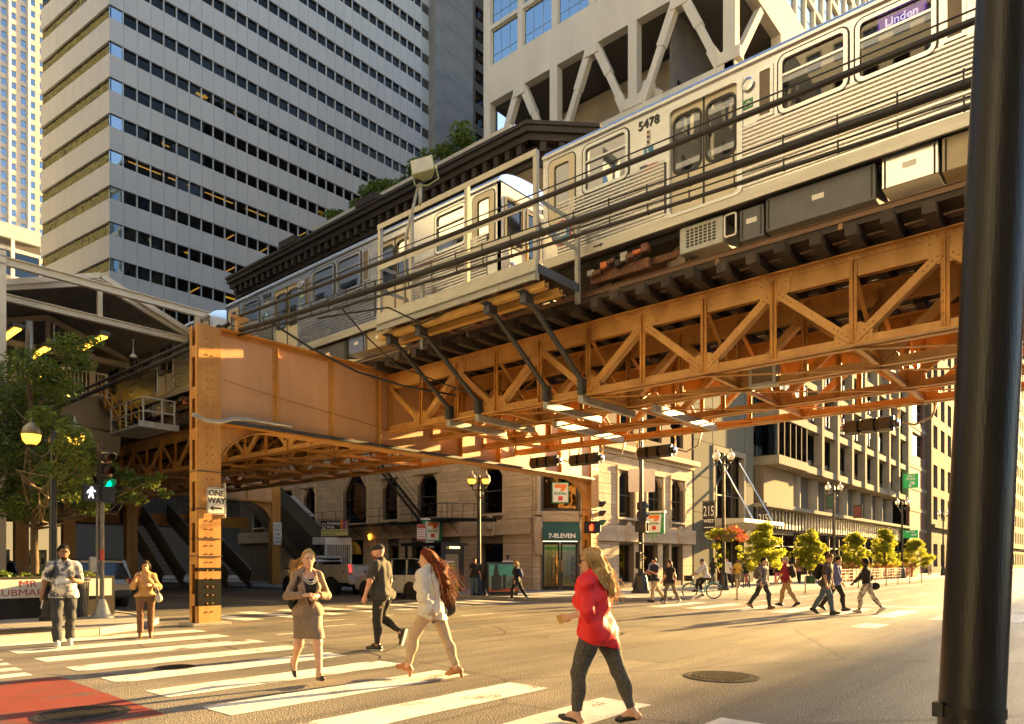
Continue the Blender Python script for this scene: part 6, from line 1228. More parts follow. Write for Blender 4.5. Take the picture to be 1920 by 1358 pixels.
for a, b, c0, c1, m in ((-.66, .66, 1.0, 1.52, M('teal_sky_print', (.05, .3, .33), .3, col2=(.12, .45, .42), coat=.4)), (-.66, .66, .48, 1.0, M('grey_skyline_print', (.25, .35, .32), .3, col2=(.1, .2, .2), scale=9, coat=.4)), (-.66, .66, .3, .48, M('orange_base_print', (.6, .14, .03), .3, col2=(.2, .05, .03), scale=5, coat=.4))): k = MB(); k.fbox(f, a, b, c0, c1, 0, .01); k.build('poster', m, t)
k = MB(); k.prism(f, [(-.55, .35), (-.1, .35), (-.1, 1.0), (-.2, 1.05), (-.28, 1.5), (-.4, 1.5), (-.46, 1.05), (-.55, 1.0)], .01, .016); k.fbox(f, -.05, .12, .4, 1.05, .01, .015)
for i in range(5): k.fbox(f, .16 + .1 * i, .22 + .1 * i, .5, .75 + .2 * ((i * 37) % 3) / 2, .01, .015)
k.build('skyline_print', M('dark_skyline_print', (.04, .05, .06), .4), t)
t = thing('notice_board', 'narrow grey and lime notice board with white lettering left of the street lamp', 'notice board', (22.9, 22.6, .13)); f = frame_at(22.6, 23.0, 1.1, (-.55, -.83, 0)); plate(t, f, .6, 1.75, M('grey_board', (.2, .19, .17), .5), .06); plate(t, Fr(f.p(0, -.65, .011), f.u, f.v), .58, .42, M('lime_panel', (.42, .48, .03), .5, var=.05), .02, 'lime_panel')
for i, (a, m) in enumerate(((.5, SIGNW), (.36, MATS['lime_panel']), (.22, MATS['lime_panel']), (.05, SIGNW), (-.08, SIGNW), (-.21, SIGNW), (-.34, SIGNW))): k = MB(); k.fbox(f, -.24, .1 + .03 * (i % 3), a, a + .07, .011, .014); k.build('print_line', m, t)
t = thing('bus_shelter', 'dark framed bus shelter with lit strip behind the red haired woman', 'shelter', (25.3, 27.5, .13)); k = MB(); k.box(24.4, 26, 25.6, 25.75, .13, 2.45); k.box(24.3, 26.2, 25.5, 28.5, 2.45, 2.6); k.box(24.4, 24.5, 28.2, 28.3, .13, 2.45); k.box(25.9, 26, 28.2, 28.3, .13, 2.45); k.build('frame', BLACK, t); k = MB(); k.box(25.92, 25.95, 25.8, 28.2, .4, 2.4); k.build('pane', WGL, t); k = MB(); k.box(24.9, 25.6, 25.49, 25.5, 2.3, 2.4); k.build('lit_strip', M('lit_yellow_strip', (.9, .8, .3), .5, var=0, emis=(1, .7, .2), es=.8), t)
# near black pole at the right edge
t = thing('black_pole', 'big glossy black post close to the camera at the right edge', 'pole', (3.62, .42, 0)); b = Vector((3.52, .532, 0)); q = Vector((3.862, .403, 4.2))
GB = M('scuffed_gloss_black', (.01, .0095, .009), .3, var=.6, scale=3, bump=.12, bscale=26, streak=(4, 4, .4), col2=(.02, .016, .012), coat=.0, detail=9, spec=.35)
PL = []
for i in range(19): f = i / 18; PL.append(b.lerp(q, f))
k = MB(); k.tube(PL, [.126 - .01 * i / 18 for i in range(19)], 40); k.build('shaft', GB, t, smooth=True, auto=40)
zz = .97; c = b.lerp(q, zz / 4.2); k = MB(); k.tube([c - Vector((0, 0, .022)), c + Vector((0, 0, .022))], [.129, .129], 40); k.build('steel_band', M('scuffed_band', (.035, .03, .026), .4, .6, var=.4, scale=9), t, auto=40)
k = MB(); k.box(c.x - .1, c.x - .06, c.y + .09, c.y + .13, zz - .03, zz + .03); k.build('band_clip', BLACK, t)
for i, (z, a) in enumerate(((.62, 2.6), (.78, 2.2), (.55, 3.2))): pass
# racks, bollards, fences and planters along the street
def rack(x, y, lab): k = MB(); k.tube([(x, y, .13), (x, y, .75), (x + .1, y - .05, .95), (x + .3, y - .15, .95), (x + .4, y - .2, .75), (x + .4, y - .2, .13)], .03, 8); o = k.build('bike_rack', BLACK, smooth=True); tag(o, lab, 'bike rack', 'hoop bike racks by the kerb')
rack(39.6, 16.6, 'black hoop bike rack in front of the person in yellow'); rack(50.5, 16.2, 'black hoop bike rack left of the walking man in maroon')
POSTM = M('tan_delineator_post', (.45, .36, .22), .6, var=.1)
for i, px in enumerate((1382, 1510, 1576, 1610, 1662, 1684, 1706, 1728)):
    u = (px - 960) / 1339; y = 12.6; d = y / (-.758 * u + .652); x = d * (.652 * u + .758); k = MB(); k.lathe(x, y, [(.09, 0), (.09, .04), (.04, .06), (.04, .85), (.025, .9)], 8); k.lathe(x, y, [(.043, .6), (.043, .72)], 8); tag(k.build('delineator_post', POSTM, auto=40), 'thin tan lane post, ' + ('nearest', 'second', 'third', 'fourth', 'fifth', 'sixth', 'seventh', 'farthest')[i] + ' in the row along the bike lane', 'lane post', 'lane posts along the bike lane')
t = thing('cafe_fence', 'low grey railing of the pavement cafe behind the walkers', 'fence', (55, 16.2, .13))
for i in range(24):
    x = 52 + i * 1.0; k = MB(); k.box(x - .03, x + .03, 15.7, 15.76, .13, 1.1); k.build('post', GALV, t)
for z in (.35, .6, .85, 1.05): k = MB(); k.box(52, 75, 15.71, 15.75, z, z + .035); k.build('rail', GALV, t)
TERR = M('orange_planter_box', (.42, .14, .04), .7, var=.15, rnd=.15); FLOW = [M('flower_%s' % n, c, .6, var=0) for n, c in (('red', (.6, .06, .04)), ('pink', (.75, .25, .2)), ('yellow', (.75, .5, .05)), ('orange', (.75, .25, .03)))]
# ================================================================== PLANTS
def leaves(name, par, m, clumps, n, size, seed=1, flat=.5, curl=True):
    """many small leaf faces gathered in clumps through a crown"""
    rs = np.random.RandomState(seed); k = MB(); C = np.array([c[:3] for c in clumps], float); Rr = np.array([c[3] for c in clumps]); w = Rr ** 2; w = w / w.sum()
    idx = rs.choice(len(clumps), n, p=w); d = rs.normal(size=(n, 3)); d /= np.linalg.norm(d, axis=1)[:, None]; rad = Rr[idx] * (rs.rand(n) ** .45)
    P = C[idx] + d * rad[:, None] * np.array([1, 1, .72]); a = rs.normal(size=(n, 3)); a[:, 2] *= flat; a /= np.linalg.norm(a, axis=1)[:, None]; b = np.cross(a, rs.normal(size=(n, 3))); b /= np.linalg.norm(b, axis=1)[:, None]
    s = size * (.6 + .8 * rs.rand(n)); V = np.empty((n, 4, 3)); V[:, 0] = P - a * s[:, None]; V[:, 1] = P + b * (s * .42)[:, None]; V[:, 2] = P + a * s[:, None]; V[:, 3] = P - b * (s * .42)[:, None]
    V[:, 0, 2] -= s * .25; V[:, 2, 2] -= s * .25
    bb = BASE.get(par.name, Vector()); V = V.reshape(-1, 3) - np.array(bb); me = bpy.data.meshes.new(name); me.from_pydata(V.tolist(), [], np.arange(n * 4).reshape(n, 4).tolist())
    for mm in (m if isinstance(m, list) else [m]): me.materials.append(mm)
    if isinstance(m, list): me.polygons.foreach_set('material_index', rs.randint(0, len(m), n).tolist())
    o = bpy.data.objects.new(name, me); COL.objects.link(o); o.parent = par; BASE[o.name] = bb; return o
LG = [M('leaf_green_dark', (.07, .13, .022), .5, var=0, trans=.35), M('leaf_green_mid', (.12, .19, .025), .5, var=0, trans=.4), M('leaf_green_olive', (.16, .19, .025), .5, var=0, trans=.4)]
LY = [M('leaf_lime_bright', (.36, .38, .03), .5, var=0, trans=.7), M('leaf_lime_mid', (.24, .3, .025), .5, var=0, trans=.7), M('leaf_lime_yellow', (.42, .36, .04), .5, var=0, trans=.7)]
def limb(k, p, q, r0, r1, rs, wob=.12, n=6):
    p, q = Vector(p), Vector(q); L = (q - p).length; P = [p.lerp(q, i / n) + Vector(rs.normal(size=3)) * wob * L * .25 * math.sin(math.pi * i / n) for i in range(n + 1)]; k.tube(P, [r0 + (r1 - r0) * i / n for i in range(n + 1)], 8); return P
# big street tree at left
TXY = (7.02, 25.1); t = thing('street_tree', 'leafy green street tree at the left edge in front of the station', 'tree', (*TXY, .13)); rs = np.random.RandomState(3)
k = MB(); limb(k, (*TXY, .1), (TXY[0] - .1, TXY[1], 4.3), .12, .1, rs, .05); limb(k, (TXY[0] - .1, TXY[1], 4.3), (TXY[0] - .2, TXY[1], 8.6), .1, .04, rs, .1)
cl = []
def clump(px, py, dd, r):
    u = (px - 960) / 1339; p = (dd * (.652 * u + .758), dd * (-.758 * u + .652), 1.6 + (1055 - py) / 1339 * dd); cl.append((*p, r)); limb(k, (TXY[0] - .1, TXY[1], max(2.6, p[2] - .5 - .35 * math.hypot(p[0] - TXY[0], p[1] - TXY[1]))), p, .035, .008, rs, .2)
for (px, py, r) in ((60, 690, .8), (130, 650, .6), (30, 760, .9), (95, 800, .8), (150, 680, .5), (40, 880, .9), (120, 905, .8), (60, 950, .7), (170, 945, .55), (20, 820, .9), (110, 720, .7), (75, 740, .8), (140, 830, .6), (180, 640, .25), (165, 865, .5), (-20, 720, 1.0), (-30, 850, 1.0), (100, 860, .7), (15, 940, .8)): clump(px, py, 21.7 + rs.uniform(-1.6, 1.6), r * 1.05)
for (px, py, r) in ((205, 880, .4), (250, 905, .4), (225, 930, .4), (280, 905, .35), (310, 925, .25), (260, 935, .3), (190, 930, .45), (235, 890, .35), (300, 895, .2)): clump(px, py, 23 + rs.uniform(-.6, .6), r)
for (px, py, dd, r) in ((122, 842, 17.3, .34), (142, 818, 17.0, .4), (128, 800, 17.1, .3), (100, 880, 17.4, .3), (150, 860, 17.8, .3), (75, 780, 17.6, .35)): clump(px, py, dd, r)
k.build('trunk', BARK, t, smooth=True); leaves('crown', t, LG, cl, 21000, .07, 5)
t = thing('planter_shrub', 'low dark shrub growing in the planter behind the white banner', 'shrub', (5.5, 22.3, 1.2)); leaves('foliage', t, LG, [(4 + .5 * i, 22.45, 1.15 + .06 * (i % 2), .24) for i in range(8)], 1500, .08, 8)
t = thing('street_tree', 'dark trunked tree with sunlit leaves far under the station at left', 'tree', (6, 66, .13)); k = MB(); k.lathe(6, 66, [(.25, 0), (.2, 4)], 8, z=.13); k.build('trunk', BARK, t); leaves('crown', t, LY, [(6 + rs.uniform(-6, 7), 66 + rs.uniform(-2, 2), rs.uniform(1.5, 5), 1.3) for i in range(14)], 3000, .25, 9)
# small bright street trees
ORD = ('nearest', 'second', 'third', 'fourth', 'farthest')
TS = ((1432, 975, 1395, 1478), (1520, 988, 1488, 1558), (1602, 996, 1572, 1635), (1660, 988, 1632, 1692), (1716, 1008, 1690, 1750))
for i, (px, top, xa, xb) in enumerate(TS):
    u = (px - 960) / 1339; Y = 16.9 - .15 * i; d = Y / (-.758 * u + .652); X = d * (.652 * u + .758); H = 1.6 + (1055 - top) / 1339 * d; wr = (xb - xa) / 1339 * d / 2; rs = np.random.RandomState(20 + i)
    t = thing('street_tree', ORD[i] + ' of the five small lime green street trees along the sunny pavement', 'tree', (X, Y, .13), 'small lime green street trees'); k = MB(); limb(k, (X, Y, .1), (X, Y, H * .62), .07, .04, rs, .05)
    cl = [(X, Y, H - .35, .3), (X, Y, H - .8, .42)]
    for j in range(60): a = rs.uniform(0, 6.28); h = rs.uniform(.3, .93) * H; rr = wr * rs.uniform(.3, 1.0) * min(1, (1.02 - h / H) * 1.9 + .08) * (.75 if h / H < .38 else 1); e = (X + rr * math.cos(a), Y + rr * math.sin(a), h); limb(k, (X, Y, h - .5), e, .025, .008, rs, .1); cl.append((*e, rs.uniform(.2, .36) * wr / 1.2))
    k.build('trunk', BARK, t, smooth=True); leaves('crown', t, LY, cl, 8000, .085, 30 + i)
    if i == 1: k = MB(); k.lathe(X, Y, [(.3, 0), (.36, .5), (.33, .55)], 12, z=.13); tag(k.build('tree_pot', M('dark_green_pot', (.03, .09, .04), .6)), 'dark green pot at the foot of the second small tree', 'pot')
for i in range(10):
    x = 58 + i * 2.6; t = thing('flower_planter', ('orange cafe planter box with flowers, ' + ('first', 'second', 'third', 'fourth', 'fifth', 'sixth', 'seventh', 'eighth', 'ninth', 'last')[i] + ' in the row behind the railing'), 'planter', (x, 16.6, .13), 'orange planter boxes of the cafe'); k = MB(); frust(k, Fr((x, 16.6, .13), (1, 0, 0), (0, 1, 0)), .8, .35, .95, .42, 0, 1.0); k.build('box', TERR, t); leaves('flowers', t, FLOW[:3] + LY[:2], [(x - .5, 16.6, 1.25, .4), (x, 16.6, 1.35, .42), (x + .5, 16.6, 1.25, .4)], 350, .09, 60 + i)
t = thing('hanging_basket', 'hanging basket of red and pink flowers with trailing greenery on the street lamp', 'flower basket', (35.6, 16.0, 3)); bc = Vector((35.4, 15.7, 3.05))
k = MB(); k.lathe(bc.x, bc.y, [(.15, -.35), (.5, -.05), (.52, 0)], 12, z=bc.z); k.build('basket', BARK, t); k = MB(); k.tube([(35.6, 16, 3.5), (bc.x, bc.y, 3.55), (bc.x, bc.y, 3.1)], .02, 6); k.build('hook', BLACK, t)
rr = Vector((.652, -.758, 0)); cc = lambda a, z, r: (*(bc + rr * a + Vector((0, 0, z))), r)
leaves('flowers', t, FLOW, [cc(.5, .1, .4), cc(.75, -.15, .35), cc(.3, .3, .35), cc(.0, .1, .4), cc(-.5, -.05, .3)], 900, .075, 71); leaves('leaves', t, LY, [cc(-.5, .1, .4), cc(-.8, 0, .35), cc(0, 0, .5), cc(-.6, -.6, .25), cc(-.5, -1.1, .2), cc(-.45, -1.6, .17), cc(.6, -.7, .2), cc(.65, -1.1, .15)], 1300, .075, 72)
for i in range(8):
    y = 34.6 + i * 1.8; t = thing('roof_shrub', 'dark green bush on the roof above the pale parapet, ' + ('nearest', 'second', 'third', 'fourth', 'fifth', 'sixth', 'seventh', 'farthest')[i] + ' in the row', 'bush', (34.6, y, 28.2), 'bushes on the roof terrace'); h = 3.3 - .16 * i; rs = np.random.RandomState(80 + i)
    k = MB(); limb(k, (34.6, y, 27), (34.6, y, 27.6 + h * .5), .08, .03, rs); k.build('stem', BARK, t); leaves('foliage', t, LG, [(34.6 + rs.uniform(-.5, .5), y + rs.uniform(-1.1, 1.1), 28 + rs.uniform(0, max(.5, h - .6)), rs.uniform(.5, .9)) for j in range(9)], 1700, .16, 90 + i)
# ================================================================== VEHICLES
VGL = M('dark_car_glass', (.008, .009, .01), .06, var=0, spec=.9); TAIL = M('lit_red_tail_lamp', (.4, .01, .01), .3, var=0, emis=(1, .02, .01), es=.8); REDL = M('red_lamp_lens', (.3, .015, .015), .2, var=0, coat=.5); ALLOY = M('alloy_wheel', (.45, .44, .42), .3, .9, var=.05)
def wheel(t, x, y, r, side, w=.22):
    """vehicle local frame: forward +Y, right +X"""
    ax = Fr((x, y, r), (0, 1, 0), (0, 0, 1), (side, 0, 0)); k = MB(); k.lathe(0, 0, [(r * .66, -w), (r * .97, -w), (r, -w * .8), (r, -.03), (r * .95, 0), (r * .68, .01)], 24, ax=ax); wl = k.build('tyre', RUBBER, t, auto=40)
    k = MB(); k.lathe(0, 0, [(r * .68, -.06), (r * .64, -.02), (r * .6, -.07), (r * .25, -.05), (r * .2, .0), (r * .05, .005)], 20, ax=ax); k.build('rim', ALLOY, wl, auto=40)
    for i in range(5):
        a = 2 * math.pi * i / 5; k = MB(); k.beam(ax.p(r * .15 * math.cos(a), r * .15 * math.sin(a), -.01), ax.p(r * .62 * math.cos(a), r * .62 * math.sin(a), -.025), .09 * r / .35, .03, up=ax.n); k.build('spoke', ALLOY, wl)
def loft(k, secs, close=True):
    """secs: list of rings (same count) along the car"""
    n = len(secs[0]); o = len(k.v)
    for s in secs: k.v += [tuple(p) for p in s]
    for i in range(len(secs) - 1):
        for j in range(n): j2 = (j + 1) % n; k.f.append((o + i * n + j, o + i * n + j2, o + (i + 1) * n + j2, o + (i + 1) * n + j)); k.m.append(k.cm)
    k.f.append(tuple(o + j for j in reversed(range(n)))); k.m.append(k.cm); e = o + (len(secs) - 1) * n; k.f.append(tuple(e + j for j in range(n))); k.m.append(k.cm)
def bodyring(y, w, zb, zs, wt=None):
    wt = wt or w; return [(-w * .93, y, zb), (w * .93, y, zb), (w, y, zb + .18), (w, y, (zb + zs) / 2), (w * .985, y, zs - .08), (wt * .93, y, zs), (-wt * .93, y, zs), (-w * .985, y, zs - .08), (-w, y, (zb + zs) / 2), (-w, y, zb + .18)]
def suv(label, paint, L=4.7, W_=.94, H=1.72):
    t = thing('parked_car', label, 'car', local=True); h = L / 2
    k = MB(); loft(k, [bodyring(-h, W_ * .9, .4, .86), bodyring(-h + .12, W_ * .97, .32, 1.02), bodyring(-h + .6, W_, .28, 1.06), bodyring(0, W_, .26, 1.04), bodyring(h - 1.3, W_, .26, 1.02), bodyring(h - .9, W_ * .98, .28, .98), bodyring(h - .15, W_ * .92, .34, .84), bodyring(h, W_ * .82, .42, .72)]); b = k.build('body', paint, t, smooth=True, auto=35)
    gr = lambda y, w, z: [(-W_ * .93, y, 1.0), (W_ * .93, y, 1.0), (w, y, z), (-w, y, z)]
    k = MB(); loft(k, [gr(-h + .1, W_ * .8, 1.08), gr(-h + .42, W_ * .78, H - .06), gr(-h + .9, W_ * .77, H), gr(.1, W_ * .77, H), gr(.65, W_ * .74, H - .1), gr(1.35, W_ * .88, 1.05)]); k.build('greenhouse', VGL, t, smooth=True, auto=25)
    k = MB(); loft(k, [[(-W_ * .76, y, z - .05), (W_ * .76, y, z - .05), (W_ * .7, y, z + .02), (-W_ * .7, y, z + .02)] for y, z in ((-h + .36, H - .08), (-h + .9, H), (.1, H), (.6, H - .08))]); k.build('roof', paint, t, smooth=True, auto=35)
    for s in (-1, 1):
        for y0, y1 in ((-h + .14, -h + .44), (-h + 1.2, -h + 1.3), (-.25, -.15)): k = MB(); z1 = H - .05; k.beam((s * W_ * .9, y0, 1.02), (s * W_ * .785, y1, z1), .09, .07, up=(0, 1, 0)); k.build('pillar', paint, t)
        k = MB(); k.beam((s * W_ * .9, 1.3, 1.03), (s * W_ * .77, .62, H - .1), .07, .07, up=(0, 1, 0)); k.build('pillar', paint, t)
        k = MB(); k.box(*sorted((s * (W_ - .24), s * (W_ + .0))), -h - .005, -h + .16, .82, 1.04); k.build('tail_lamp', REDL, t, bevel=.03)
        k = MB(); k.box(*sorted((s * .5, s * .8)), h - .25, h - .06, .68, .82); k.build('headlight', GLOBE, t, bevel=.03)
        k = MB(); k.box(*sorted((s * W_, s * (W_ + .2))), .85, 1.0, 1.0, 1.16); k.build('mirror', paint, t, bevel=.03)
        for y in (-h + .92, h - .95): k = MB(); k.lathe(0, 0, [(.42, -.2), (.42, .006)], 20, ax=Fr((s * W_, y, .36), (0, 1, 0), (0, 0, 1), (s, 0, 0))); k.build('wheel_arch', RUBBER, t); wheel(t, s * (W_ + .012), y, .35, s)
        k = MB()
        for y in (-h + 1.25, -.2, 1.1): k.box(*sorted((s * (W_ - .01), s * (W_ + .003))), y, y + .008, .4, 1.0)
        k.box(*sorted((s * W_, s * (W_ + .02))), -.6, -.42, .86, .9); k.build('door_seams', BLACK, t)
    k = MB(); k.box(-W_ * .86, W_ * .86, -h - .06, -h + .1, .38, .62); k.build('rear_bumper', M('dark_bumper', (.05, .05, .05), .6), t, bevel=.03); k = MB(); k.box(-.26, .26, -h - .02, -h + .02, .66, .8); k.build('number_plate', SIGNW, t); k = MB(); k.box(-.3, .3, h - .02, h + .02, .5, .62); k.build('grille', BLACK, t)
    return t
v = suv('silver grey parked car seen from behind beyond the slim signal post', M('silver_grey_car_paint', (.3, .27, .23), .25, .6, var=.04, coat=.8), 4.6); v.location = (9.75, 29.4, 0); v.rotation_euler = (0, 0, R(-2))
v = suv('dark parked car farther under the station at the left edge', M('dark_car_paint', (.03, .03, .035), .25, .5, var=.04, coat=.8), 4.6); v.location = (9.4, 41.5, 0)
v = suv('white parked car behind the red haired woman', M('white_car_paint', (.6, .58, .53), .25, var=.03, coat=.8), 4.8, .97, 1.75); v.location = (21.5, 25.1, 0); v.rotation_euler = (0, 0, R(3))
# white utility truck
t = thing('utility_truck', 'white utility pickup truck with lit red tail lamps and side cabinets', 'truck', local=True); WTP = M('white_truck_paint', (.5, .47, .4), .35, var=.06, coat=.5)
k = MB(); loft(k, [bodyring(-2.7, 1.0, .62, 1.28), bodyring(-.1, 1.0, .62, 1.28)]); bb = k.build('service_body', WTP, t, auto=35)
for s in (-1, 1):
    k = MB(); a, b = sorted((s * 1.0, s * .62)); k.box(a, b, -2.68, -.12, 1.2, 1.5); k.build('cabinet', WTP, t, bevel=.02)
    for y0, y1, z0, z1 in ((-2.6, -2.15, .8, 1.45), (-.65, -.18, .8, 1.45), (-2.1, -.7, 1.12, 1.45)): k = MB(); a, b = sorted((s * 1.0, s * 1.018)); k.box(a, b, y0, y1, z0, z1); d = k.build('cabinet_door', WTP, t, bevel=.008); k = MB(); a, b = sorted((s * 1.018, s * 1.03)); k.box(a, b, (y0 + y1) / 2 - .04, (y0 + y1) / 2 + .04, (z0 + z1) / 2, (z0 + z1) / 2 + .09); k.build('latch', BLACK, d)
    for y in (-1.4, 2.0): k = MB(); k.lathe(0, 0, [(.5, -.25), (.5, .02)], 20, ax=Fr((s * 1.0, y, .42), (0, 1, 0), (0, 0, 1), (s, 0, 0))); k.build('wheel_arch', RUBBER, t); wheel(t, s * 1.03, y, .41, s, .26)
    for z, m in ((1.42, TAIL), (1.3, TAIL), (1.18, REDL)): k = MB(); k.lathe(0, 0, [(.055, 0), (.05, .03)], 12, ax=Fr((s * .88, -2.7, z - .12), (-1, 0, 0), (0, 0, 1), (0, -1, 0))); k.build('tail_lamp', m, t)
for x in (-.05, .1): k = MB(); k.lathe(0, 0, [(.05, 0), (.045, .03)], 12, ax=Fr((x, -2.78, .8), (-1, 0, 0), (0, 0, 1), (0, -1, 0))); k.build('marker_lamp', TAIL, t)
for x in (-.98, -.9): k = MB(); k.lathe(0, 0, [(.04, 0), (.035, .03)], 10, ax=Fr((x, -2.7, 1.45), (-1, 0, 0), (0, 0, 1), (0, -1, 0))); k.build('marker_lamp', TAIL, t)
k = MB(); k.box(-.72, .72, -2.74, -2.7, .9, 1.42); k.build('tailgate', WTP, t, bevel=.02); k = MB(); k.box(-.06, .06, -2.765, -2.74, 1.1, 1.2); k.build('tailgate_latch', BLACK, t); k = MB(); k.box(-1.0, 1.0, -2.9, -2.7, .55, .72); k.build('rear_bumper', WTP, t, bevel=.02); k = MB(); k.box(-.4, .4, -2.5, 2, .4, .6); k.build('chassis', BLACK, t)
k = MB(); loft(k, [bodyring(-.05, .98, .5, 1.25), bodyring(1.3, .99, .45, 1.25), bodyring(2.5, .97, .45, 1.2), bodyring(2.85, .88, .5, 1.05)]); k.build('cab_body', WTP, t, smooth=True, auto=35)
g = lambda y, w, z: [(-.93, y, 1.22), (.93, y, 1.22), (w, y, z), (-w, y, z)]
k = MB(); loft(k, [g(-.02, .86, 1.3), g(.12, .78, 1.9), g(1.0, .76, 1.93), g(1.75, .84, 1.24)]); k.build('cab_windows', VGL, t, smooth=True, auto=25); k = MB(); loft(k, [[(-.78, y, z - .08), (.78, y, z - .08), (.72, y, z + .02), (-.72, y, z + .02)] for y, z in ((.05, 1.9), (.5, 1.95), (1.05, 1.93))]); k.build('cab_roof', WTP, t, smooth=True, auto=35)
k = MB(); k.tube([(-.8, -.12, 1.5), (-.8, -.12, 1.88), (.8, -.12, 1.88), (.8, -.12, 1.5)], .04, 6); k.tube([(-.8, -.12, 1.68), (.8, -.12, 1.68)], .025, 6); k.build('headache_rack', WTP, t)
t.location = (21.7, 31.1, 0); t.rotation_euler = (0, 0, R(4))
# ================================================================== PEOPLE
def surfnet(prims, h, k=.02, cuts=(), fold=0., seed=0):
    lo = np.full(3, 1e9); hi = -lo
    for p in prims:
        a, b = bbox(p); lo = np.minimum(lo, a); hi = np.maximum(hi, b)
    lo -= 2.5 * h + k * .3; hi += 2.5 * h + k * .3; n = np.ceil((hi - lo) / h).astype(int) + 1
    ax = [lo[i] + h * np.arange(n[i]) for i in range(3)]; D = np.full(n, .5, np.float32)
    for p in prims:
        a, b = bbox(p); m = k + 2 * h; i0 = np.maximum(0, ((a - m - lo) / h).astype(int)); i1 = np.minimum(n, ((b + m - lo) / h).astype(int) + 2)
        sl = tuple(slice(x, y) for x, y in zip(i0, i1)); X = np.stack(np.meshgrid(*[ax[i][sl[i]] for i in range(3)], indexing='ij'), -1)
        d = pdist(p, X).astype(np.float32); kk = p.get('k', k); E = D[sl]
        hh = np.clip(.5 + .5 * (E - d) / kk, 0, 1); D[sl] = E * (1 - hh) + d * hh - kk * hh * (1 - hh)
    G = None
    if fold or cuts: G = np.stack(np.meshgrid(*ax, indexing='ij'), -1)
    if fold:
        rs = np.random.RandomState(seed)
        for i in range(5): kv = rs.normal(size=3) * np.array([26, 26, 20]); D += fold * .55 * np.sin(G @ kv + rs.uniform(0, 6))
    for cc in cuts:
        if isinstance(cc, dict): D = np.maximum(D, -pdist(cc, G))
        else: D = np.maximum(D, (G - np.array(cc[0])) @ np.array(cc[1]))
    S = D < 0; c = np.zeros(np.array(n) - 1, np.int8); C8 = [(i, j, l) for i in (0, 1) for j in (0, 1) for l in (0, 1)]
    sub = lambda A, o: A[o[0]:n[0] - 1 + o[0], o[1]:n[1] - 1 + o[1], o[2]:n[2] - 1 + o[2]]
    for o in C8: c += sub(S, o)
    act = (c > 0) & (c < 8); ids = np.full(act.shape, -1); I = np.argwhere(act); ids[act] = np.arange(len(I)); acc = np.zeros((len(I), 3)); cnt = np.zeros(len(I))
    vals = {o: sub(D, o)[act] for o in C8}
    for o in C8:
        for axn in range(3):
            if o[axn]: continue
            q = list(o); q[axn] = 1; q = tuple(q); a, b = vals[o], vals[q]; m = (a < 0) != (b < 0); t = np.where(m, a / np.where(m, a - b, 1), 0)
            pt = np.tile(np.array(o, float), (len(I), 1)); pt[:, axn] += t; acc += pt * m[:, None]; cnt += m
    V = lo + h * (I + acc / cnt[:, None]); F = []
    for axn in range(3):
        u, v = (axn + 1) % 3, (axn + 2) % 3; sl0 = [slice(None)] * 3; sl1 = [slice(None)] * 3; sl0[axn] = slice(0, n[axn] - 1); sl1[axn] = slice(1, n[axn])
        a, b = S[tuple(sl0)], S[tuple(sl1)]; m = a != b; E = np.argwhere(m); ok = (E[:, u] > 0) & (E[:, v] > 0) & (E[:, u] < n[u] - 1) & (E[:, v] < n[v] - 1); E = E[ok]
        if not len(E): continue
        fl = a[tuple(E.T)]; q = []
        for du, dv in ((1, 1), (0, 1), (0, 0), (1, 0)): X = E.copy(); X[:, u] -= du; X[:, v] -= dv; q.append(ids[tuple(X.T)])
        Q = np.stack(q, 1); Q[~fl] = Q[~fl][:, ::-1]; F.append(Q)
    F = np.concatenate(F) if F else np.zeros((0, 4), int); return V, F
def bbox(p):
    if p['t'] == 'c': r = np.maximum(p['r1'], p['r2']); return np.minimum(p['p'], p['q']) - r, np.maximum(p['p'], p['q']) + r
    r = np.abs(p['R']) @ p['rad']; return p['c'] - r, p['c'] + r
def pdist(p, X):
    if p['t'] == 'c':
        pa = X - p['p']; ba = p['q'] - p['p']; L = ba @ ba; t = np.clip((pa @ ba) / max(L, 1e-9), 0, 1); d = np.linalg.norm(pa - t[..., None] * ba, axis=-1) - (p['r1'] + (p['r2'] - p['r1']) * t)
        if 'cap' in p: pt, nr = p['cap']; d = np.maximum(d, (X - pt) @ nr)
        return d
    Y = (X - p['c']) @ p['R']; k0 = np.linalg.norm(Y / p['rad'], axis=-1); k1 = np.linalg.norm(Y / p['rad'] ** 2, axis=-1); return k0 * (k0 - 1) / np.maximum(k1, 1e-6)
A_ = lambda *v: np.array(v, float)
def cone(p, q, r1, r2=None, **kw): return dict(t='c', p=np.array(p, float), q=np.array(q, float), r1=r1, r2=r1 if r2 is None else r2, **kw)
def ell(c, rad, Rm=None, **kw): return dict(t='e', c=np.array(c, float), rad=np.array(rad, float), R=np.eye(3) if Rm is None else Rm, **kw)
def infl(p, d, cap=None, k=None):
    q = dict(p)
    if q['t'] == 'c': q['r1'] = q['r1'] + d; q['r2'] = q['r2'] + d
    else: q['rad'] = q['rad'] + d
    if cap is not None: q['cap'] = cap
    if k: q['k'] = k
    return q
def rotz(a): a = R(a); return np.array([[math.cos(a), -math.sin(a), 0], [math.sin(a), math.cos(a), 0], [0, 0, 1]])
def rotx(a): a = R(a); return np.array([[1, 0, 0], [0, math.cos(a), -math.sin(a)], [0, math.sin(a), math.cos(a)]])
def nrm(v): v = np.array(v, float); return v / np.linalg.norm(v)
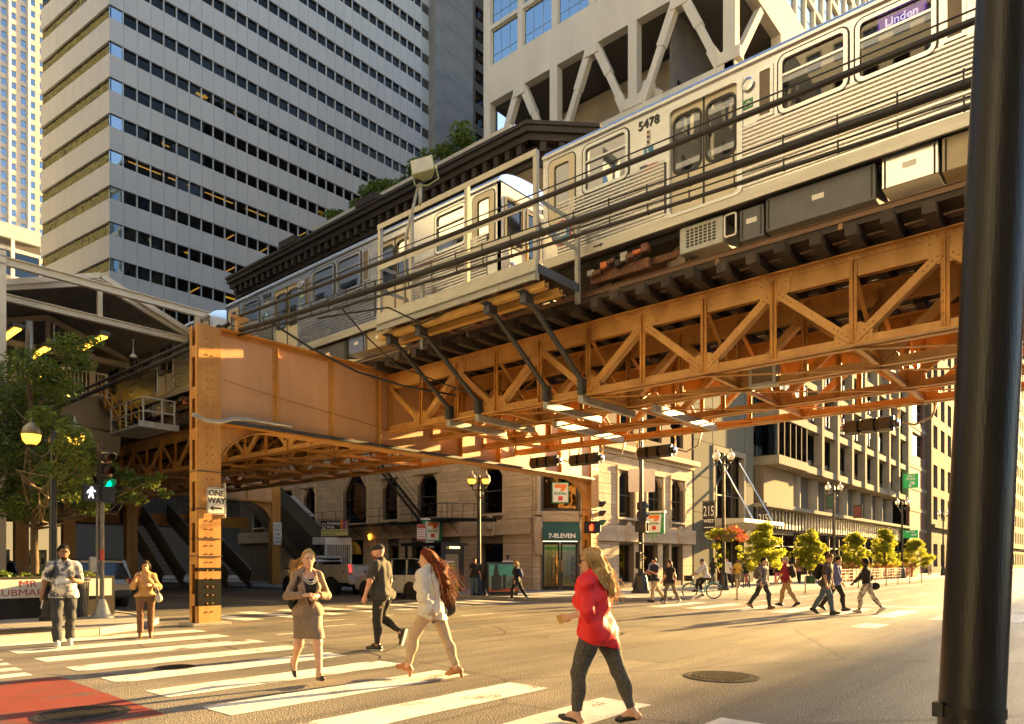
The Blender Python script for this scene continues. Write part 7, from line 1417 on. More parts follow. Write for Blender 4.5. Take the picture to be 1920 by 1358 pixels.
def meshobj(name, V, F, m, parent=None, smooth=True):
    me = bpy.data.meshes.new(name); me.vertices.add(len(V)); me.vertices.foreach_set('co', V.astype(np.float32).ravel()); n = len(F); me.loops.add(n * 4); me.loops.foreach_set('vertex_index', F.astype(np.int32).ravel()); me.polygons.add(n)
    me.polygons.foreach_set('loop_start', (np.arange(n) * 4).astype(np.int32))
    if smooth: me.polygons.foreach_set('use_smooth', [True] * n)
    me.update(calc_edges=True); me.validate(); me.materials.append(m); o = bpy.data.objects.new(name, me); COL.objects.link(o)
    if parent: o.parent = parent
    BASE[o.name] = Vector(); return o
class Skel: pass
def skeleton(H=1.75, fem=False, g=1., legs=((25, -5, 0), (-20, -40, -30)), arms=None, lean=3, twist=0, head=(0, 0), hipw=1., sit=None, heel=0., fing=True):
    """joints and primitives ; legs: (thigh, shin, foot pitch) for left then right ; arms: (upper dir, fore dir) left then right"""
    S = Skel(); s = H / 1.75; B = {}; S.s = s; S.fem = fem; P = A_(0, 0, 0); J = {}
    up0 = rotx(-lean) @ A_(0, 0, 1); Rt = rotz(twist) @ rotx(-lean); S.Rt = Rt; T = lambda x, y, z: P + Rt @ (A_(x, y, z) * s)
    gw = g * s; hw = hipw * gw * (1.06 if fem else 1.)
    B['pelvis'] = [ell(P + A_(0, 0, .0), A_(.155 * hw, .11 * gw, .12 * s))]; B['glute'] = [ell(P + A_(sx * .078 * hw, -.055 * gw, -.045 * s), A_(.09 * hw, .088 * gw, .1 * s)) for sx in (-1, 1)]
    wa = .118 if fem else .14
    B['waist'] = [ell(T(0, .01 * g, .15), A_(wa * gw, .098 * gw, .16 * s), Rt)]
    B['chest'] = [ell(T(0, .0, .335), A_(.15 * gw * (.95 if fem else 1.05), .112 * gw, .19 * s), Rt)]
    if fem: B['chest'] += [ell(T(sx * .07, .1, .315), A_(.07, .06, .068) * s * g, Rt) for sx in (-1, 1)]
    elif g > 1.1: B['waist'] += [ell(T(0, .06, .1), A_(.15, .12, .14) * s * g, Rt)]
    sh = (.155 if fem else .185); S.sh = [T(-sh, 0, .465), T(sh, 0, .465)]
    B['shoulder'] = [cone(T(-sh + .02, 0, .455), T(sh - .02, 0, .455), .062 * s * min(g, 1.15)), cone(T(-.13, -.02, .46), T(0, -.01, .54), .045 * s, .05 * s), cone(T(.13, -.02, .46), T(0, -.01, .54), .045 * s, .05 * s)]
    Rh = Rt @ rotz(head[0]) @ rotx(head[1]); hc = T(0, .02, .69); S.hc = hc; S.Rh = Rh; Hd = lambda x, y, z: hc + Rh @ (A_(x, y, z) * s)
    S.Hd = Hd; B['neck'] = [cone(T(0, -.01, .45), T(0, .005, .62), .056 * s * min(g, 1.2), .05 * s)]
    B['head'] = [ell(Hd(0, -.005, .015), A_(.076, .096, .112) * s, Rh), ell(Hd(0, .03, -.06), A_(.055, .062, .062) * s, Rh), ell(Hd(0, .045, -.098), A_(.03, .032, .024) * s, Rh)]
    B['face'] = [cone(Hd(0, .085, .01), Hd(0, .112, -.028), .009 * s, .015 * s, k=.012), cone(Hd(-.042, .077, .028), Hd(.042, .077, .028), .012 * s, k=.02), ell(Hd(0, .088, -.062), A_(.023, .013, .012) * s, Rh, k=.01)] + [ell(Hd(sx * .078, -.005, -.008), A_(.012, .022, .034) * s, Rh, k=.01) for sx in (-1, 1)]
    S.foot = []; low = 1e9
    for i, sx in enumerate((-1, 1)):
        a, b, c = legs[i]; hip = P + A_(sx * .088 * hw, 0, -.04 * s); kn = hip + .42 * s * A_(sx * .02, math.sin(R(a)), -math.cos(R(a))); an = kn + .42 * s * A_(0, math.sin(R(b)), -math.cos(R(b)))
        fd = A_(0, math.cos(R(c)), math.sin(R(c))); fu = A_(0, -math.sin(R(c)), math.cos(R(c))); he = an - fd * .045 * s - fu * .055 * s; to = an + fd * .15 * s - fu * .062 * s
        n_ = 'LR'[i]; B['thigh' + n_] = [cone(hip + A_(0, -.01, .02) * s, kn, .09 * gw * hipw ** .5, .058 * s * g ** .5)]
        cb = kn * .68 + an * .32 - A_(0, math.cos(R(b)), math.sin(R(b))) * .02 * s; B['shin' + n_] = [cone(kn, an, .055 * s * g ** .5, .038 * s), ell(cb, A_(.05, .055, .11) * s * g ** .4, rotx(b))]
        B['foot' + n_] = [cone(an, he, .036 * s, .032 * s), cone(he, to, .033 * s, .028 * s), cone(an, an * .4 + to * .6 + fu * .018 * s, .036 * s, .028 * s), cone(to, to + fd * .045 * s, .03 * s, .02 * s)]
        J['hip' + n_], J['kn' + n_], J['an' + n_] = hip, kn, an; S.foot.append((he, to, fd, fu)); low = min(low, (he - fu * .033 * s)[2] - heel * (1 if c > -25 else 0), (to - fu * .03 * s)[2])
    arms = arms or ((A_(-.25, -.3, -1), A_(-.1, .1, -1)), (A_(.25, .3, -1), A_(.05, .5, -1))); S.hand = []
    for i, sx in enumerate((-1, 1)):
        ud, fd, *rest = arms[i]; ud, fd = rotz(twist) @ nrm(ud), rotz(twist) @ nrm(fd); n_ = 'LR'[i]; sp = S.sh[i]; el = sp + ud * .29 * s; wr = el + fd * .25 * s
        B['upper' + n_] = [cone(sp, el, .05 * s * g ** .6 * (.9 if fem else 1.05), .04 * s * g ** .5), ]; B['fore' + n_] = [cone(el, wr, .042 * s * g ** .5, .026 * s * g ** .3)]
        curl = rest[0] if rest else 35; pn = rest[1] if len(rest) > 1 else A_(-sx, .15, 0); pn = nrm(pn - fd * (np.array(pn) @ fd)); w = np.cross(fd, pn); pe = wr + fd * .085 * s; H_ = []
        for o in (-.026, -.009, .009, .026): H_.append(cone(wr + w * o * .6 * s, pe + w * o * s, .017 * s, .0135 * s, k=.012))
        if fing:
            for j, (o, l) in enumerate(((-.03, .062), (-.01, .078), (.011, .083), (.031, .072))):
                c1, c2, c3 = [R(curl * f) for f in (.6, 1.5, 2.4)]; q0 = pe + w * o * s
                for cc, f in ((c1, .45), (c2, .33), (c3, .25)): q1 = q0 + (fd * math.cos(cc) + pn * math.sin(cc)) * l * f * 1.1 * s; H_.append(cone(q0, q1, .0092 * s, .0082 * s, k=.004)); q0 = q1
            tb = wr + fd * .025 * s + w * .022 * s; tm = tb + (fd * .7 + w * .5 + pn * .5) * .045 * s; H_ += [cone(tb, tm, .013 * s, .0105 * s, k=.008), cone(tm, tm + (fd * .85 + pn * .5) * .035 * s, .0105 * s, .008 * s, k=.004)]
        else: H_.append(cone(pe, pe + (fd + pn * .4) * .07 * s, .02 * s, .013 * s))
        B['hand' + n_] = H_; S.hand.append((pe + pn * .02 * s, fd, pn, w)); J['sh' + n_], J['el' + n_], J['wr' + n_] = sp, el, wr
    S.B = B; S.J = J; S.low = low; S.P = P; S.T = T; return S
SKIN = {n: M('skin_' + n, c, .5, var=.08, scale=9, bump=.04, bscale=120) for n, c in (('fair', (.58, .33, .22)), ('tan', (.42, .22, .12)), ('brown', (.24, .115, .06)), ('dark', (.07, .035, .022)), ('red', (.6, .3, .19)))}
EYEW = M('eye_white', (.6, .57, .52), .2, var=0); EYED = M('dark_iris', (.02, .013, .01), .15, var=0); LIP = M('lip', (.4, .13, .1), .4, var=0)
def cloth(name, col, **kw): return M(name, col, kw.pop('rough', .85), var=kw.pop('var', .12), scale=kw.pop('scale', 14), bump=kw.pop('bump', .25), bscale=kw.pop('bscale', 45), **kw)
def person(label, loc, yaw, S, skin, layers, h=.012, hair=None, face=True, group=None, hairmat=None, strands=None, hemlift=0):
    """body = one skin mesh ; layers: (name, material, [prims], smooth k, cuts, folds)"""
    allp = [p for n, ps in S.B.items() for p in ps]
    if not face: allp = [p for n, ps in S.B.items() if n != 'face' for p in ps]
    off = A_(0, 0, -S.low); V, F = surfnet(allp, h, .03 * S.s); o = meshobj('person', V + off, F, SKIN[skin]); tag(o, label, 'person', group)
    o.location = loc; o.rotation_euler = (0, 0, R(yaw)); S.off = off
    for i, (nm, m, ps, k, cuts, fold) in enumerate(layers):
        V, F = surfnet(ps, h, k, cuts, fold, i + int(abs(loc[0]) * 100))
        if len(F): meshobj(nm, V + off, F, m, o)
    if face and h < .02:
        for sx in (-1, 1):
            k = MB(); c = S.Hd(sx * .031, .083, .008) + off; r = .011 * S.s; f = Fr(c, *[tuple(x) for x in (S.Rh[:, 0], S.Rh[:, 2])]); 
            k.lathe(0, 0, [(r * math.sin(a), -r * .6 * math.cos(a)) for a in np.linspace(.2, 2.9, 6)], 10, ax=Fr(c, tuple(S.Rh[:, 0]), tuple(S.Rh[:, 2]), tuple(S.Rh[:, 1]))); e = k.build('eye', EYEW, o, smooth=True)
            k = MB(); k.lathe(0, 0, [(.0062 * S.s, 0), (.005 * S.s, .0025)], 10, ax=Fr(c + S.Rh[:, 1] * r * .5, tuple(S.Rh[:, 0]), tuple(S.Rh[:, 2]), tuple(S.Rh[:, 1]))); k.build('iris', EYED, e)
            if hairmat: k = MB(); k.tube([tuple(S.Hd(sx * x, y, z) + off) for x, y, z in ((.014, .095, .026), (.032, .092, .033), (.05, .08, .027))], .0045, 5); k.build('eyebrow', hairmat, o)
        V, F = surfnet([ell(S.Hd(0, .0985, -.06), A_(.022, .006, .0045) * S.s, S.Rh), ell(S.Hd(0, .099, -.068), A_(.018, .006, .006) * S.s, S.Rh)], .004, .004); meshobj('mouth', V + off, F, LIP, o)
    return o
def hairstrands(o, S, m, roots, dirs, n, L, r, sag, seed, spread=.3, taper=True, wav=.02):
    """loose hair as many thin tapered tubes"""
    rs = np.random.RandomState(seed); k = MB()
    for i in range(n):
        rt = roots[rs.randint(len(roots))] + rs.normal(size=3) * .018; d = nrm(dirs[rs.randint(len(dirs))] + rs.normal(size=3) * spread); l = L * rs.uniform(.55, 1.05); P = []; ph = rs.uniform(0, 6, 3)
        for j in range(8): f = j / 7; P.append(tuple(rt + d * l * f + A_(0, 0, -sag * l * f * f) + wav * f * np.sin(ph + f * 7) + S.off))
        k.tube(P, [r * (1 - .75 * j / 7) + .0006 for j in range(8)], 4, cap=False)
    return k.build('hair_strands', m, o, smooth=True)
def hairmat(name, c): return M(name, c, .6, var=.35, scale=6, bump=.7, bscale=30, streak=(7, 7, .6), col2=tuple(min(1, x * 2.2) for x in c), spec=.2, trans=.25)
HB = hairmat('dark_brown_hair', (.022, .013, .008)); HK = hairmat('black_hair', (.008, .007, .006)); HBL = hairmat('blonde_hair', (.36, .24, .1)); HAU = hairmat('auburn_hair', (.13, .028, .006)); HBR = hairmat('light_brown_hair', (.14, .08, .035)); HG = hairmat('grey_hair', (.25, .23, .2))
def caphair(S, vol=.016, low=-.03, long=None, front=.035):
    h = [ell(S.Hd(0, -.012, .02), (A_(.078, .094, .112) + vol) * S.s, S.Rh)]
    n = S.Rh @ nrm(A_(0, 1, -.95)); pt = S.Hd(0, front, .045); cuts = [(pt, n)]
    if low is not None and not long: cuts.append((S.Hd(0, 0, low - .04), S.Rh @ A_(0, .35, -1) / 1.06))
    return h, cuts
def shoes(S, inc=.008, sides='LR', shaft=False): return [infl(p, inc) for n in sides for p in S.B['foot' + n]]
def legsl(S, inc, frac=1., sides='LR', flare=0.):
    out = [infl(p, inc) for p in S.B['pelvis'] + S.B['glute']]
    for n in sides:
        kn, an = S.J['kn' + n], S.J['an' + n]; e = kn + (an - kn) * frac; out += [infl(p, inc) for p in S.B['thigh' + n]]
        out.append(cone(kn, e, S.B['shin' + n][0]['r1'] + inc, S.B['shin' + n][0]['r1'] * (1 - frac) + S.B['shin' + n][0]['r2'] * frac + inc + flare, cap=(e - (an - kn) * .01, nrm(an - kn)))); out.append(infl(S.B['shin' + n][1], inc))
    return out
def topl(S, inc, sleeve=1., sides='LR', lower=True, loose=0.):
    """shirt prims ; sleeve 0..1 upper arm, 1..2 down the forearm"""
    out = [infl(p, inc) for n in ('waist', 'chest', 'shoulder') for p in S.B[n]]
    if lower: out += [infl(p, inc + .006) for p in S.B['pelvis']] + ([ell(S.P + A_(0, -.02, -.01), A_(.172, .158, .15) * S.s * loose)] if loose else [infl(p, inc + .004) for p in S.B['glute']]) + [cone(S.J['hip' + n], S.J['hip' + n] * .62 + S.J['kn' + n] * .38, S.B['thigh' + n][0]['r1'] + inc + .006, S.B['thigh' + n][0]['r1'] + inc) for n in 'LR']
    for i, n in enumerate('LR'):
        if n not in sides: continue
        sp, el, wr = S.J['sh' + n], S.J['el' + n], S.J['wr' + n]; U = S.B['upper' + n][0]; Fo = S.B['fore' + n][0]
        if sleeve <= 1: e = sp + (el - sp) * sleeve; out.append(cone(sp, e, U['r1'] + inc, U['r1'] * (1 - sleeve) + U['r2'] * sleeve + inc + .008, cap=(e - (el - sp) * .03, nrm(el - sp))))
        else: f = sleeve - 1; e = el + (wr - el) * f; out += [infl(U, inc)]; out.append(cone(el, e, Fo['r1'] + inc, Fo['r1'] * (1 - f) + Fo['r2'] * f + inc + .003, cap=(e - (wr - el) * .02, nrm(wr - el))))
    return out
hemcut = lambda S, dz, tilt=0.: [(S.P + A_(0, 0, dz * S.s), nrm(A_(0, tilt, -1)))]
HSP = lambda S: [(S.P + A_(0, 0, .1 * S.s), A_(0, 0, 1.))]
def bagobj(name, label, cat, prims, m, S, o, h=.012, k=.03, extra=None, group=None):
    """something worn or carried : top level, placed with the carrier's transform"""
    V, F = surfnet(prims, h, k, (), .002, 3); b = meshobj(name, V + S.off, F, m); tag(b, label, cat, group); b.location = o.location; b.rotation_euler = o.rotation_euler
    if extra: extra(b)
    return b
def strap(b, S, pts, r, m, name='strap'): k = MB(); k.tube([tuple(np.array(p) + S.off) for p in pts], r, 6); k.build(name, m, b, smooth=True)
def shoulderstraps(S, b, m, sides=(-1, 1), dy=0):
    for sx in sides: T = S.T; strap(b, S, [T(sx * .09, -.13, .44), T(sx * .1, -.07, .525), T(sx * .1, .06, .51), T(sx * .115, .125, .4), T(sx * .14, .1, .24), T(sx * .16, -.06, .14)], .016, m)
def backpack(label, S, o, m, sz=1., cat='backpack'):
    T = S.T; pr = [ell(T(0, -.2 * sz, .28), A_(.15, .095, .21) * sz * S.s, S.Rt), ell(T(0, -.24 * sz, .2), A_(.12, .085, .12) * sz * S.s, S.Rt), ell(T(0, -.16, .4), A_(.12, .06, .1) * sz * S.s, S.Rt)]
    return bagobj('backpack', label, cat, pr, m, S, o, extra=lambda b: shoulderstraps(S, b, m))
DENIM = cloth('dark_denim', (.03, .035, .045)); DENIMB = cloth('blue_denim', (.08, .12, .18), var=.25); BLKC = cloth('black_cloth', (.014, .014, .015)); SHOEB = M('black_shoe_leather', (.015, .014, .013), .35, var=.1); SHOEW = M('pale_grey_trainers', (.42, .42, .4), .6, var=.1); SHOEBR = M('brown_shoe_leather', (.16, .08, .035), .4, var=.15); TANL = M('tan_leather', (.36, .16, .06), .45, var=.1)
KHA = cloth('khaki_cotton', (.3, .22, .1)); WCOT = cloth('white_cotton', (.62, .6, .57), var=.05)
hh = .0105
# --- man in tie dye shirt
S = skeleton(1.9, g=1.12, legs=((-12, -26, -16), (20, 2, 8)), arms=((A_(-.22, .06, -1), A_(.42, .85, .12), 55, A_(.3, -.2, 1)), (A_(.33, -.05, -1), A_(.2, .22, -1), 50)), lean=2, head=(4, -4))
TIE = M('navy_white_tie_dye', (.035, .045, .085), .85, col2=(.66, .64, .6), scale=4.5, bump=.25, bscale=40, detail=6, sharp=.12)
LM = person('man in a navy and white tie dye shirt at the far left', (4.73, 15.3, 0), 166, S, 'brown',
    [('tie_dye_shirt', TIE, topl(S, .022, .95), .03, hemcut(S, -.1), .006), ('trousers', DENIM, legsl(S, .02, 1.0, flare=.02), .03, HSP(S), .006)] + [('shoe', SHOEW, shoes(S, .01, n), .02, (), 0) for n in 'LR'], hh, hairmat=HK)
h_, c_ = caphair(S, .016); V, F = surfnet(h_, hh, .02, c_, .006); meshobj('hair', V + S.off, F, HK, LM)
V, F = surfnet([ell(S.Hd(0, .045, -.085), A_(.052, .05, .045) * S.s, S.Rh)], hh, .02, [(S.Hd(0, 0, -.062), S.Rh @ A_(0, -.3, 1))], .003); meshobj('beard', V + S.off, F, HK, LM)
k = MB()
for sx in (-1, 1): f = Fr(tuple(S.Hd(sx * .033, .1, .008) + S.off), tuple(S.Rh[:, 0]), tuple(S.Rh[:, 2]), tuple(S.Rh[:, 1])); k.ring(f, rrect(-.028, .028, -.02, .02, .012), rrect(-.023, .023, -.016, .016, .01), 0, .004); k.tube([tuple(S.Hd(sx * .06, .1, .01) + S.off), tuple(S.Hd(sx * .084, 0, .008) + S.off)], .0025, 4)
g_ = k.build('eyeglasses', BLACK); tag(g_, 'dark framed eyeglasses on the man in the tie dye shirt', 'glasses'); g_.location, g_.rotation_euler = LM.location, LM.rotation_euler
def held(name, label, cat, S, o, i, size, m, up=.5, extra=None, along=.03, flip=False):
    p, fd, pn, w = S.hand[i]; c = p + fd * along + pn * .012; f = Fr(tuple(c + S.off), tuple(w), tuple(fd), tuple(pn)); k = MB(); a, b, d = size; k.fbox(f, -a / 2, a / 2, -b / 2, b / 2, -d / 2, d / 2); q = k.build(name, m, bevel=min(.006, d * .4)); tag(q, label, cat); q.location, q.rotation_euler = o.location, o.rotation_euler
    return q
PHM = M('black_phone', (.01, .01, .012), .15, var=0, coat=.5)
held('phone', 'dark phone in the left hand of the man in the tie dye shirt', 'phone', S, LM, 0, (.075, .15, .012), PHM); held('paper', 'folded white paper in the lowered hand of the tie dye shirt man', 'paper', S, LM, 1, (.1, .16, .012), WHITEP, along=.07)
bagobj('shoulder_bag', 'black messenger bag hanging at the tie dye shirt man\'s side', 'bag', [ell(S.T(.24, -.12, -.02), A_(.07, .15, .16) * S.s, S.Rt)], BLKC, S, LM, extra=lambda b: [strap(b, S, [S.T(.25, -.05, .1), S.T(.17, .1, .35), S.T(.12, .06, .53), S.T(.1, -.1, .5), S.T(.22, -.18, .1)], .017, BLKC)])
# --- woman in tan top on the phone
S = skeleton(1.58, True, 1.05, legs=((-3, -14, -14), (7, 0, 0)), arms=((A_(-.5, .3, -1), A_(.75, .7, .15), 40), (A_(.45, .45, -1), A_(-.33, .5, 1.1), 50, A_(-1, -.3, .2))), lean=2, head=(-4, -6), hipw=1.05, heel=.0)
BW = person('woman in a tan top talking on a phone with a pale handbag on her arm', (6.43, 15.82, 0), 160, S, 'tan',
    [('tan_top', cloth('tan_knit', (.4, .23, .09)), topl(S, .02, 1.85), .04, hemcut(S, -.02), .007), ('trousers', cloth('brown_trousers', (.13, .065, .035)), legsl(S, .012, .97, flare=.012), .03, HSP(S), .004)] + [('shoe', SHOEBR, shoes(S, .006, n), .02, (), 0) for n in 'LR'], hh, hairmat=HB)
h_, c_ = caphair(S, .02, None, True, front=.04); h_ += [cone(S.Hd(sx * .07, -.03, .0), S.Hd(sx * .085, -.01, -.15), .04, .03) for sx in (-1, 1)] + [cone(S.Hd(0, -.07, 0), S.Hd(0, -.08, -.15), .06, .05)]
V, F = surfnet(h_, hh, .03, c_[:0] + [(S.Hd(0, .062, .06), S.Rh @ nrm(A_(0, 1, -.55)))], .006); meshobj('hair', V + S.off, F, HB, BW)
held('phone', 'phone held to the ear of the woman in the tan top', 'phone', S, BW, 1, (.07, .14, .012), PHM)
HBG = M('pale_grey_leather', (.42, .4, .33), .4, var=.1); el_ = S.J['elL'] * .45 + S.J['wrL'] * .55
bagobj('handbag', 'pale grey leather handbag hanging from the forearm of the woman in tan', 'handbag', [cone(el_ + A_(-.08, -.1, -.27), el_ + A_(-.08, .12, -.27), .075, .075), cone(el_ + A_(-.08, -.08, -.21), el_ + A_(-.08, .1, -.21), .05, .05)], HBG, S, BW, extra=lambda b: [strap(b, S, [el_ + A_(-.08 + d, -.07, -.2), el_ + A_(-.03 + d, -.03, .02), el_ + A_(-.02 + d, .04, .03), el_ + A_(-.08 + d, .09, -.2)], .008, HBG, 'handle') for d in (-.02, .03)])
# --- woman in blazer
S = skeleton(1.72, True, 1.0, legs=((21, 9, 8), (-8, -48, -52)), arms=((A_(-.42, .0, -1), A_(.8, .75, .02), 50, A_(.2, -.4, -.6)), (A_(.45, .05, -1), A_(-.8, .72, .05), 50, A_(-.2, -.4, -.6))), lean=1, head=(-3, -2), heel=.04)
BLZ = cloth('taupe_wool_blazer', (.25, .175, .125)); SKT = cloth('taupe_skirt', (.2, .145, .105), rough=.7)
sk = [infl(p, .016) for n in ('pelvis', 'glute') for p in S.B[n]] + [cone(S.J['hipL'] + A_(.02, 0, 0), S.J['hipL'] * .12 + S.J['knL'] * .88, .108, .085), cone(S.J['hipR'] - A_(.02, 0, 0), S.J['hipR'] * .12 + S.J['knR'] * .88, .108, .085), cone(S.P, S.J['knL'] * .4 + S.J['knR'] * .4 + S.P * .2, .12, .09)]
BZ = person('blonde woman in a taupe blazer and skirt walking towards the camera', (5.46, 8.3, 0), 160, S, 'fair',
    [('black_top', BLKC, [infl(p, .008) for n in ('waist', 'chest', 'pelvis') for p in S.B[n]], .03, [(S.T(0, 0, .475), S.Rt @ nrm(A_(0, .5, 1)))], .003),
     ('blazer', BLZ, topl(S, .017, 1.9), .03, hemcut(S, -.07) + [cone(S.T(0, .17, -.12), S.T(0, .16, .1), .075, .05), cone(S.T(0, .17, .06), S.T(0, .15, .5), .045, .125)], .006), ('skirt', SKT, sk, .05, HSP(S) + [(S.J['knL'] + A_(0, 0, .05), A_(0, 0, -1.))], .003)] + [('shoe', SHOEB, [infl(p, .006) for p in S.B['foot' + n][1:2] + S.B['foot' + n][3:]], .015, (), 0) for n in 'LR'], hh, hairmat=HBL)
# open front of the blazer : a dark panel standing just proud between the lapels
V, F = surfnet([cone(S.T(sx * .03, .15, .06), S.T(sx * .1, .16, .32), .012, .022) for sx in (-1, 1)] + [cone(S.T(sx * .1, .16, .32), S.T(sx * .085, .06, .5), .022, .018) for sx in (-1, 1)], hh, .02); meshobj('lapels', V + S.off, F, BLZ, BZ)
k = MB(); PEARL = M('pale_bead', (.6, .6, .58), .2, var=0)
for r_, n_ in ((.065, 13), (.088, 17)):
    for j in range(n_): a = math.pi * (j + .5) / n_; c = S.T(r_ * math.cos(a) * 1.0, .1 + .075 * math.sin(a), .47 - 1.25 * r_ * math.sin(a)) + S.off; k.lathe(0, 0, [(.003, -.008), (.009, -.003), (.009, .003), (.003, .008)], 6, ax=Fr(tuple(c), (1, 0, 0), (0, 1, 0)))
n2 = k.build('necklace', PEARL); tag(n2, 'white bead necklace on the woman in the taupe blazer', 'necklace'); n2.location, n2.rotation_euler = BZ.location, BZ.rotation_euler
h_, c_ = caphair(S, .016, None, True, .03); h_ += [cone(S.Hd(0, -.09, .0), S.Hd(.1, -.16, -.1), .035, .03), cone(S.Hd(.1, -.16, -.1), S.Hd(.2, -.2, -.22), .03, .012)]
V, F = surfnet(h_, hh, .03, [(S.Hd(0, .045, .06), S.Rh @ nrm(A_(0, 1, -.75)))], .006); meshobj('hair', V + S.off, F, HBL, BZ); hairstrands(BZ, S, HBL, [S.Hd(.08, -.14, -.05), S.Hd(.05, -.1, 0)], [A_(.7, -.3, -.5), A_(.9, -.2, -.1)], 45, .18, .004, .5, 4)
strap_b = bagobj('shoulder_bag', 'black shoulder bag behind the woman in the taupe blazer', 'bag', [ell(S.T(.12, -.2, .1), A_(.11, .07, .13), S.Rt)], BLKC, S, BZ, extra=lambda b: strap(b, S, [S.T(.15, -.17, .2), S.T(.135, -.08, .48), S.T(.135, .0, .535), S.T(.15, .09, .44), S.T(.18, .06, .2), S.T(.17, -.14, .12)], .014, BLKC))
# --- big man with cap
S = skeleton(1.9, g=1.2, legs=((4, -2, 0), (8, -58, -72)), arms=((A_(-.4, .1, -1), A_(-.12, .3, -1), 40), (A_(.35, -.12, -1), A_(.15, .28, -1), 40)), lean=4, head=(28, 2))
CM = person('bearded heavy man in a black cap and dark tee shirt walking away', (8.41, 10.4, 0), 22, S, 'red',
    [('tee_shirt', cloth('faded_black_tee', (.04, .038, .034)), topl(S, .024, .92), .04, hemcut(S, -.12), .008), ('trousers', cloth('black_slim_trousers', (.022, .02, .019)), legsl(S, .012, .98), .03, HSP(S), .006)] + [('shoe', SHOEB, shoes(S, .008, n), .02, (), 0) for n in 'LR'], hh, hairmat=HBR)
V, F = surfnet([ell(S.Hd(0, .04, -.1), A_(.058, .055, .06) * S.s, S.Rh)], hh, .02, [(S.Hd(0, 0, -.055), S.Rh @ A_(0, -.3, 1))], .004); meshobj('beard', V + S.off, F, hairmat('ginger_beard', (.2, .06, .018)), CM)
CAP = cloth('black_cap_cloth', (.02, .02, .02)); V, F = surfnet([ell(S.Hd(0, -.008, .035), A_(.088, .108, .1) * S.s, S.Rh)], hh, .02, [(S.Hd(0, 0, .03), S.Rh @ nrm(A_(0, -.12, -1)))]); cp = meshobj('cap', V + S.off, F, CAP); tag(cp, 'black baseball cap on the bearded man', 'cap'); cp.location, cp.rotation_euler = CM.location, CM.rotation_euler
V, F = surfnet([ell(S.Hd(0, .13, .035), A_(.07, .075, .01) * S.s, S.Rh @ rotx(-8))], .008, .01); meshobj('brim', V + S.off, F, CAP, cp)
for i in range(2): he, to, fd, fu = S.foot[i]; k = MB(); k.beam(tuple(he - fd * .04 - fu * .036 + S.off), tuple(to + fd * .06 - fu * .034 + S.off), .085, .022, up=tuple(fu)); k.build('white_sole', SHOEW, CM)
k = MB(); k.tube([tuple(S.T(-.12, -.2, -.05) + S.off), tuple(S.T(-.11, -.21, -.1) + S.off), tuple(S.T(-.12, -.2, -.15) + S.off)], .012, 6); kk = k.build('keys', CHROME); tag(kk, 'bunch of keys clipped on the back pocket of the man in the cap', 'keys'); kk.location, kk.rotation_euler = CM.location, CM.rotation_euler
# --- red haired woman in white blouse
S = skeleton(1.74, True, 1.02, legs=((33, 14, 10), (-24, -25, -14)), arms=((A_(-.2, -.15, -1), A_(.32, -.25, -1), 60, A_(1, .2, 0)), (A_(.3, .1, -1), A_(-.1, .45, -1), 50)), lean=6, head=(38, -2), heel=.07, hipw=1.05)
WW = person('woman with long auburn hair in a white blouse and beige trousers striding away', (6.8, 7.32, 0), 10, S, 'fair',
    [('white_blouse', cloth('white_silk_blouse', (.56, .53, .48), rough=.6, var=.06), topl(S, .026, 1.9, loose=1.0), .07, hemcut(S, -.1, .4), .012), ('beige_trousers', cloth('beige_trousers', (.4, .3, .21)), legsl(S, .013, .93), .025, [(S.P + A_(0, 0, -.05), A_(0, 0, 1.))], .003)] + [('shoe', TANL, [infl(p, .007) for p in S.B['foot' + n]], .015, (), 0) for n in 'LR'], hh, hairmat=HAU)
for i in range(2): he, to, fd, fu = S.foot[i]; k = MB(); k.tube([tuple(he - fd * .005 + S.off), tuple(he - fu * .1 - fd * .012 + S.off)], [.03, .02], 8); k.build('block_heel', TANL, WW)
h_, c_ = caphair(S, .022, None, True, .03); bk = lambda x, y, z: S.T(x, y, z)
h_ += [cone(S.Hd(0, -.06, .03), bk(.1, -.13, .5), .075, .1), cone(bk(.1, -.13, .5), bk(.15, -.16, .25), .1, .075), cone(bk(.02, -.13, .5), bk(.03, -.16, .22), .07, .03)]
V, F = surfnet(h_, hh, .04, [(S.Hd(0, .045, .05), S.Rh @ nrm(A_(0, 1, -.6)))], .012, 5); meshobj('hair', V + S.off, F, HAU, WW)
hairstrands(WW, S, HAU, [S.Hd(.03, -.09, .06), S.Hd(.06, -.07, .0), S.Hd(0, -.1, -.03), S.Hd(.07, -.05, .05), S.Hd(-.03, -.09, .02)], [A_(.4, -.3, -1), A_(.6, -.25, -.8), A_(.2, -.3, -1)], 620, .56, .0055, .3, 6, .24, wav=.035)
bagobj('shoulder_bag', 'black shoulder bag on the right side of the auburn haired woman', 'bag', [ell(S.T(.26, -.06, .06), A_(.07, .16, .17), S.Rt), ell(S.T(.27, -.05, -.03), A_(.08, .16, .1), S.Rt)], BLKC, S, WW, extra=lambda b: strap(b, S, [S.T(.25, -.16, .15), S.T(.17, -.06, .5), S.T(.16, .02, .53), S.T(.22, .1, .2)], .014, BLKC))
held('phone', 'small dark object in the lowered left hand of the auburn haired woman', 'phone', S, WW, 0, (.05, .11, .015), PHM)
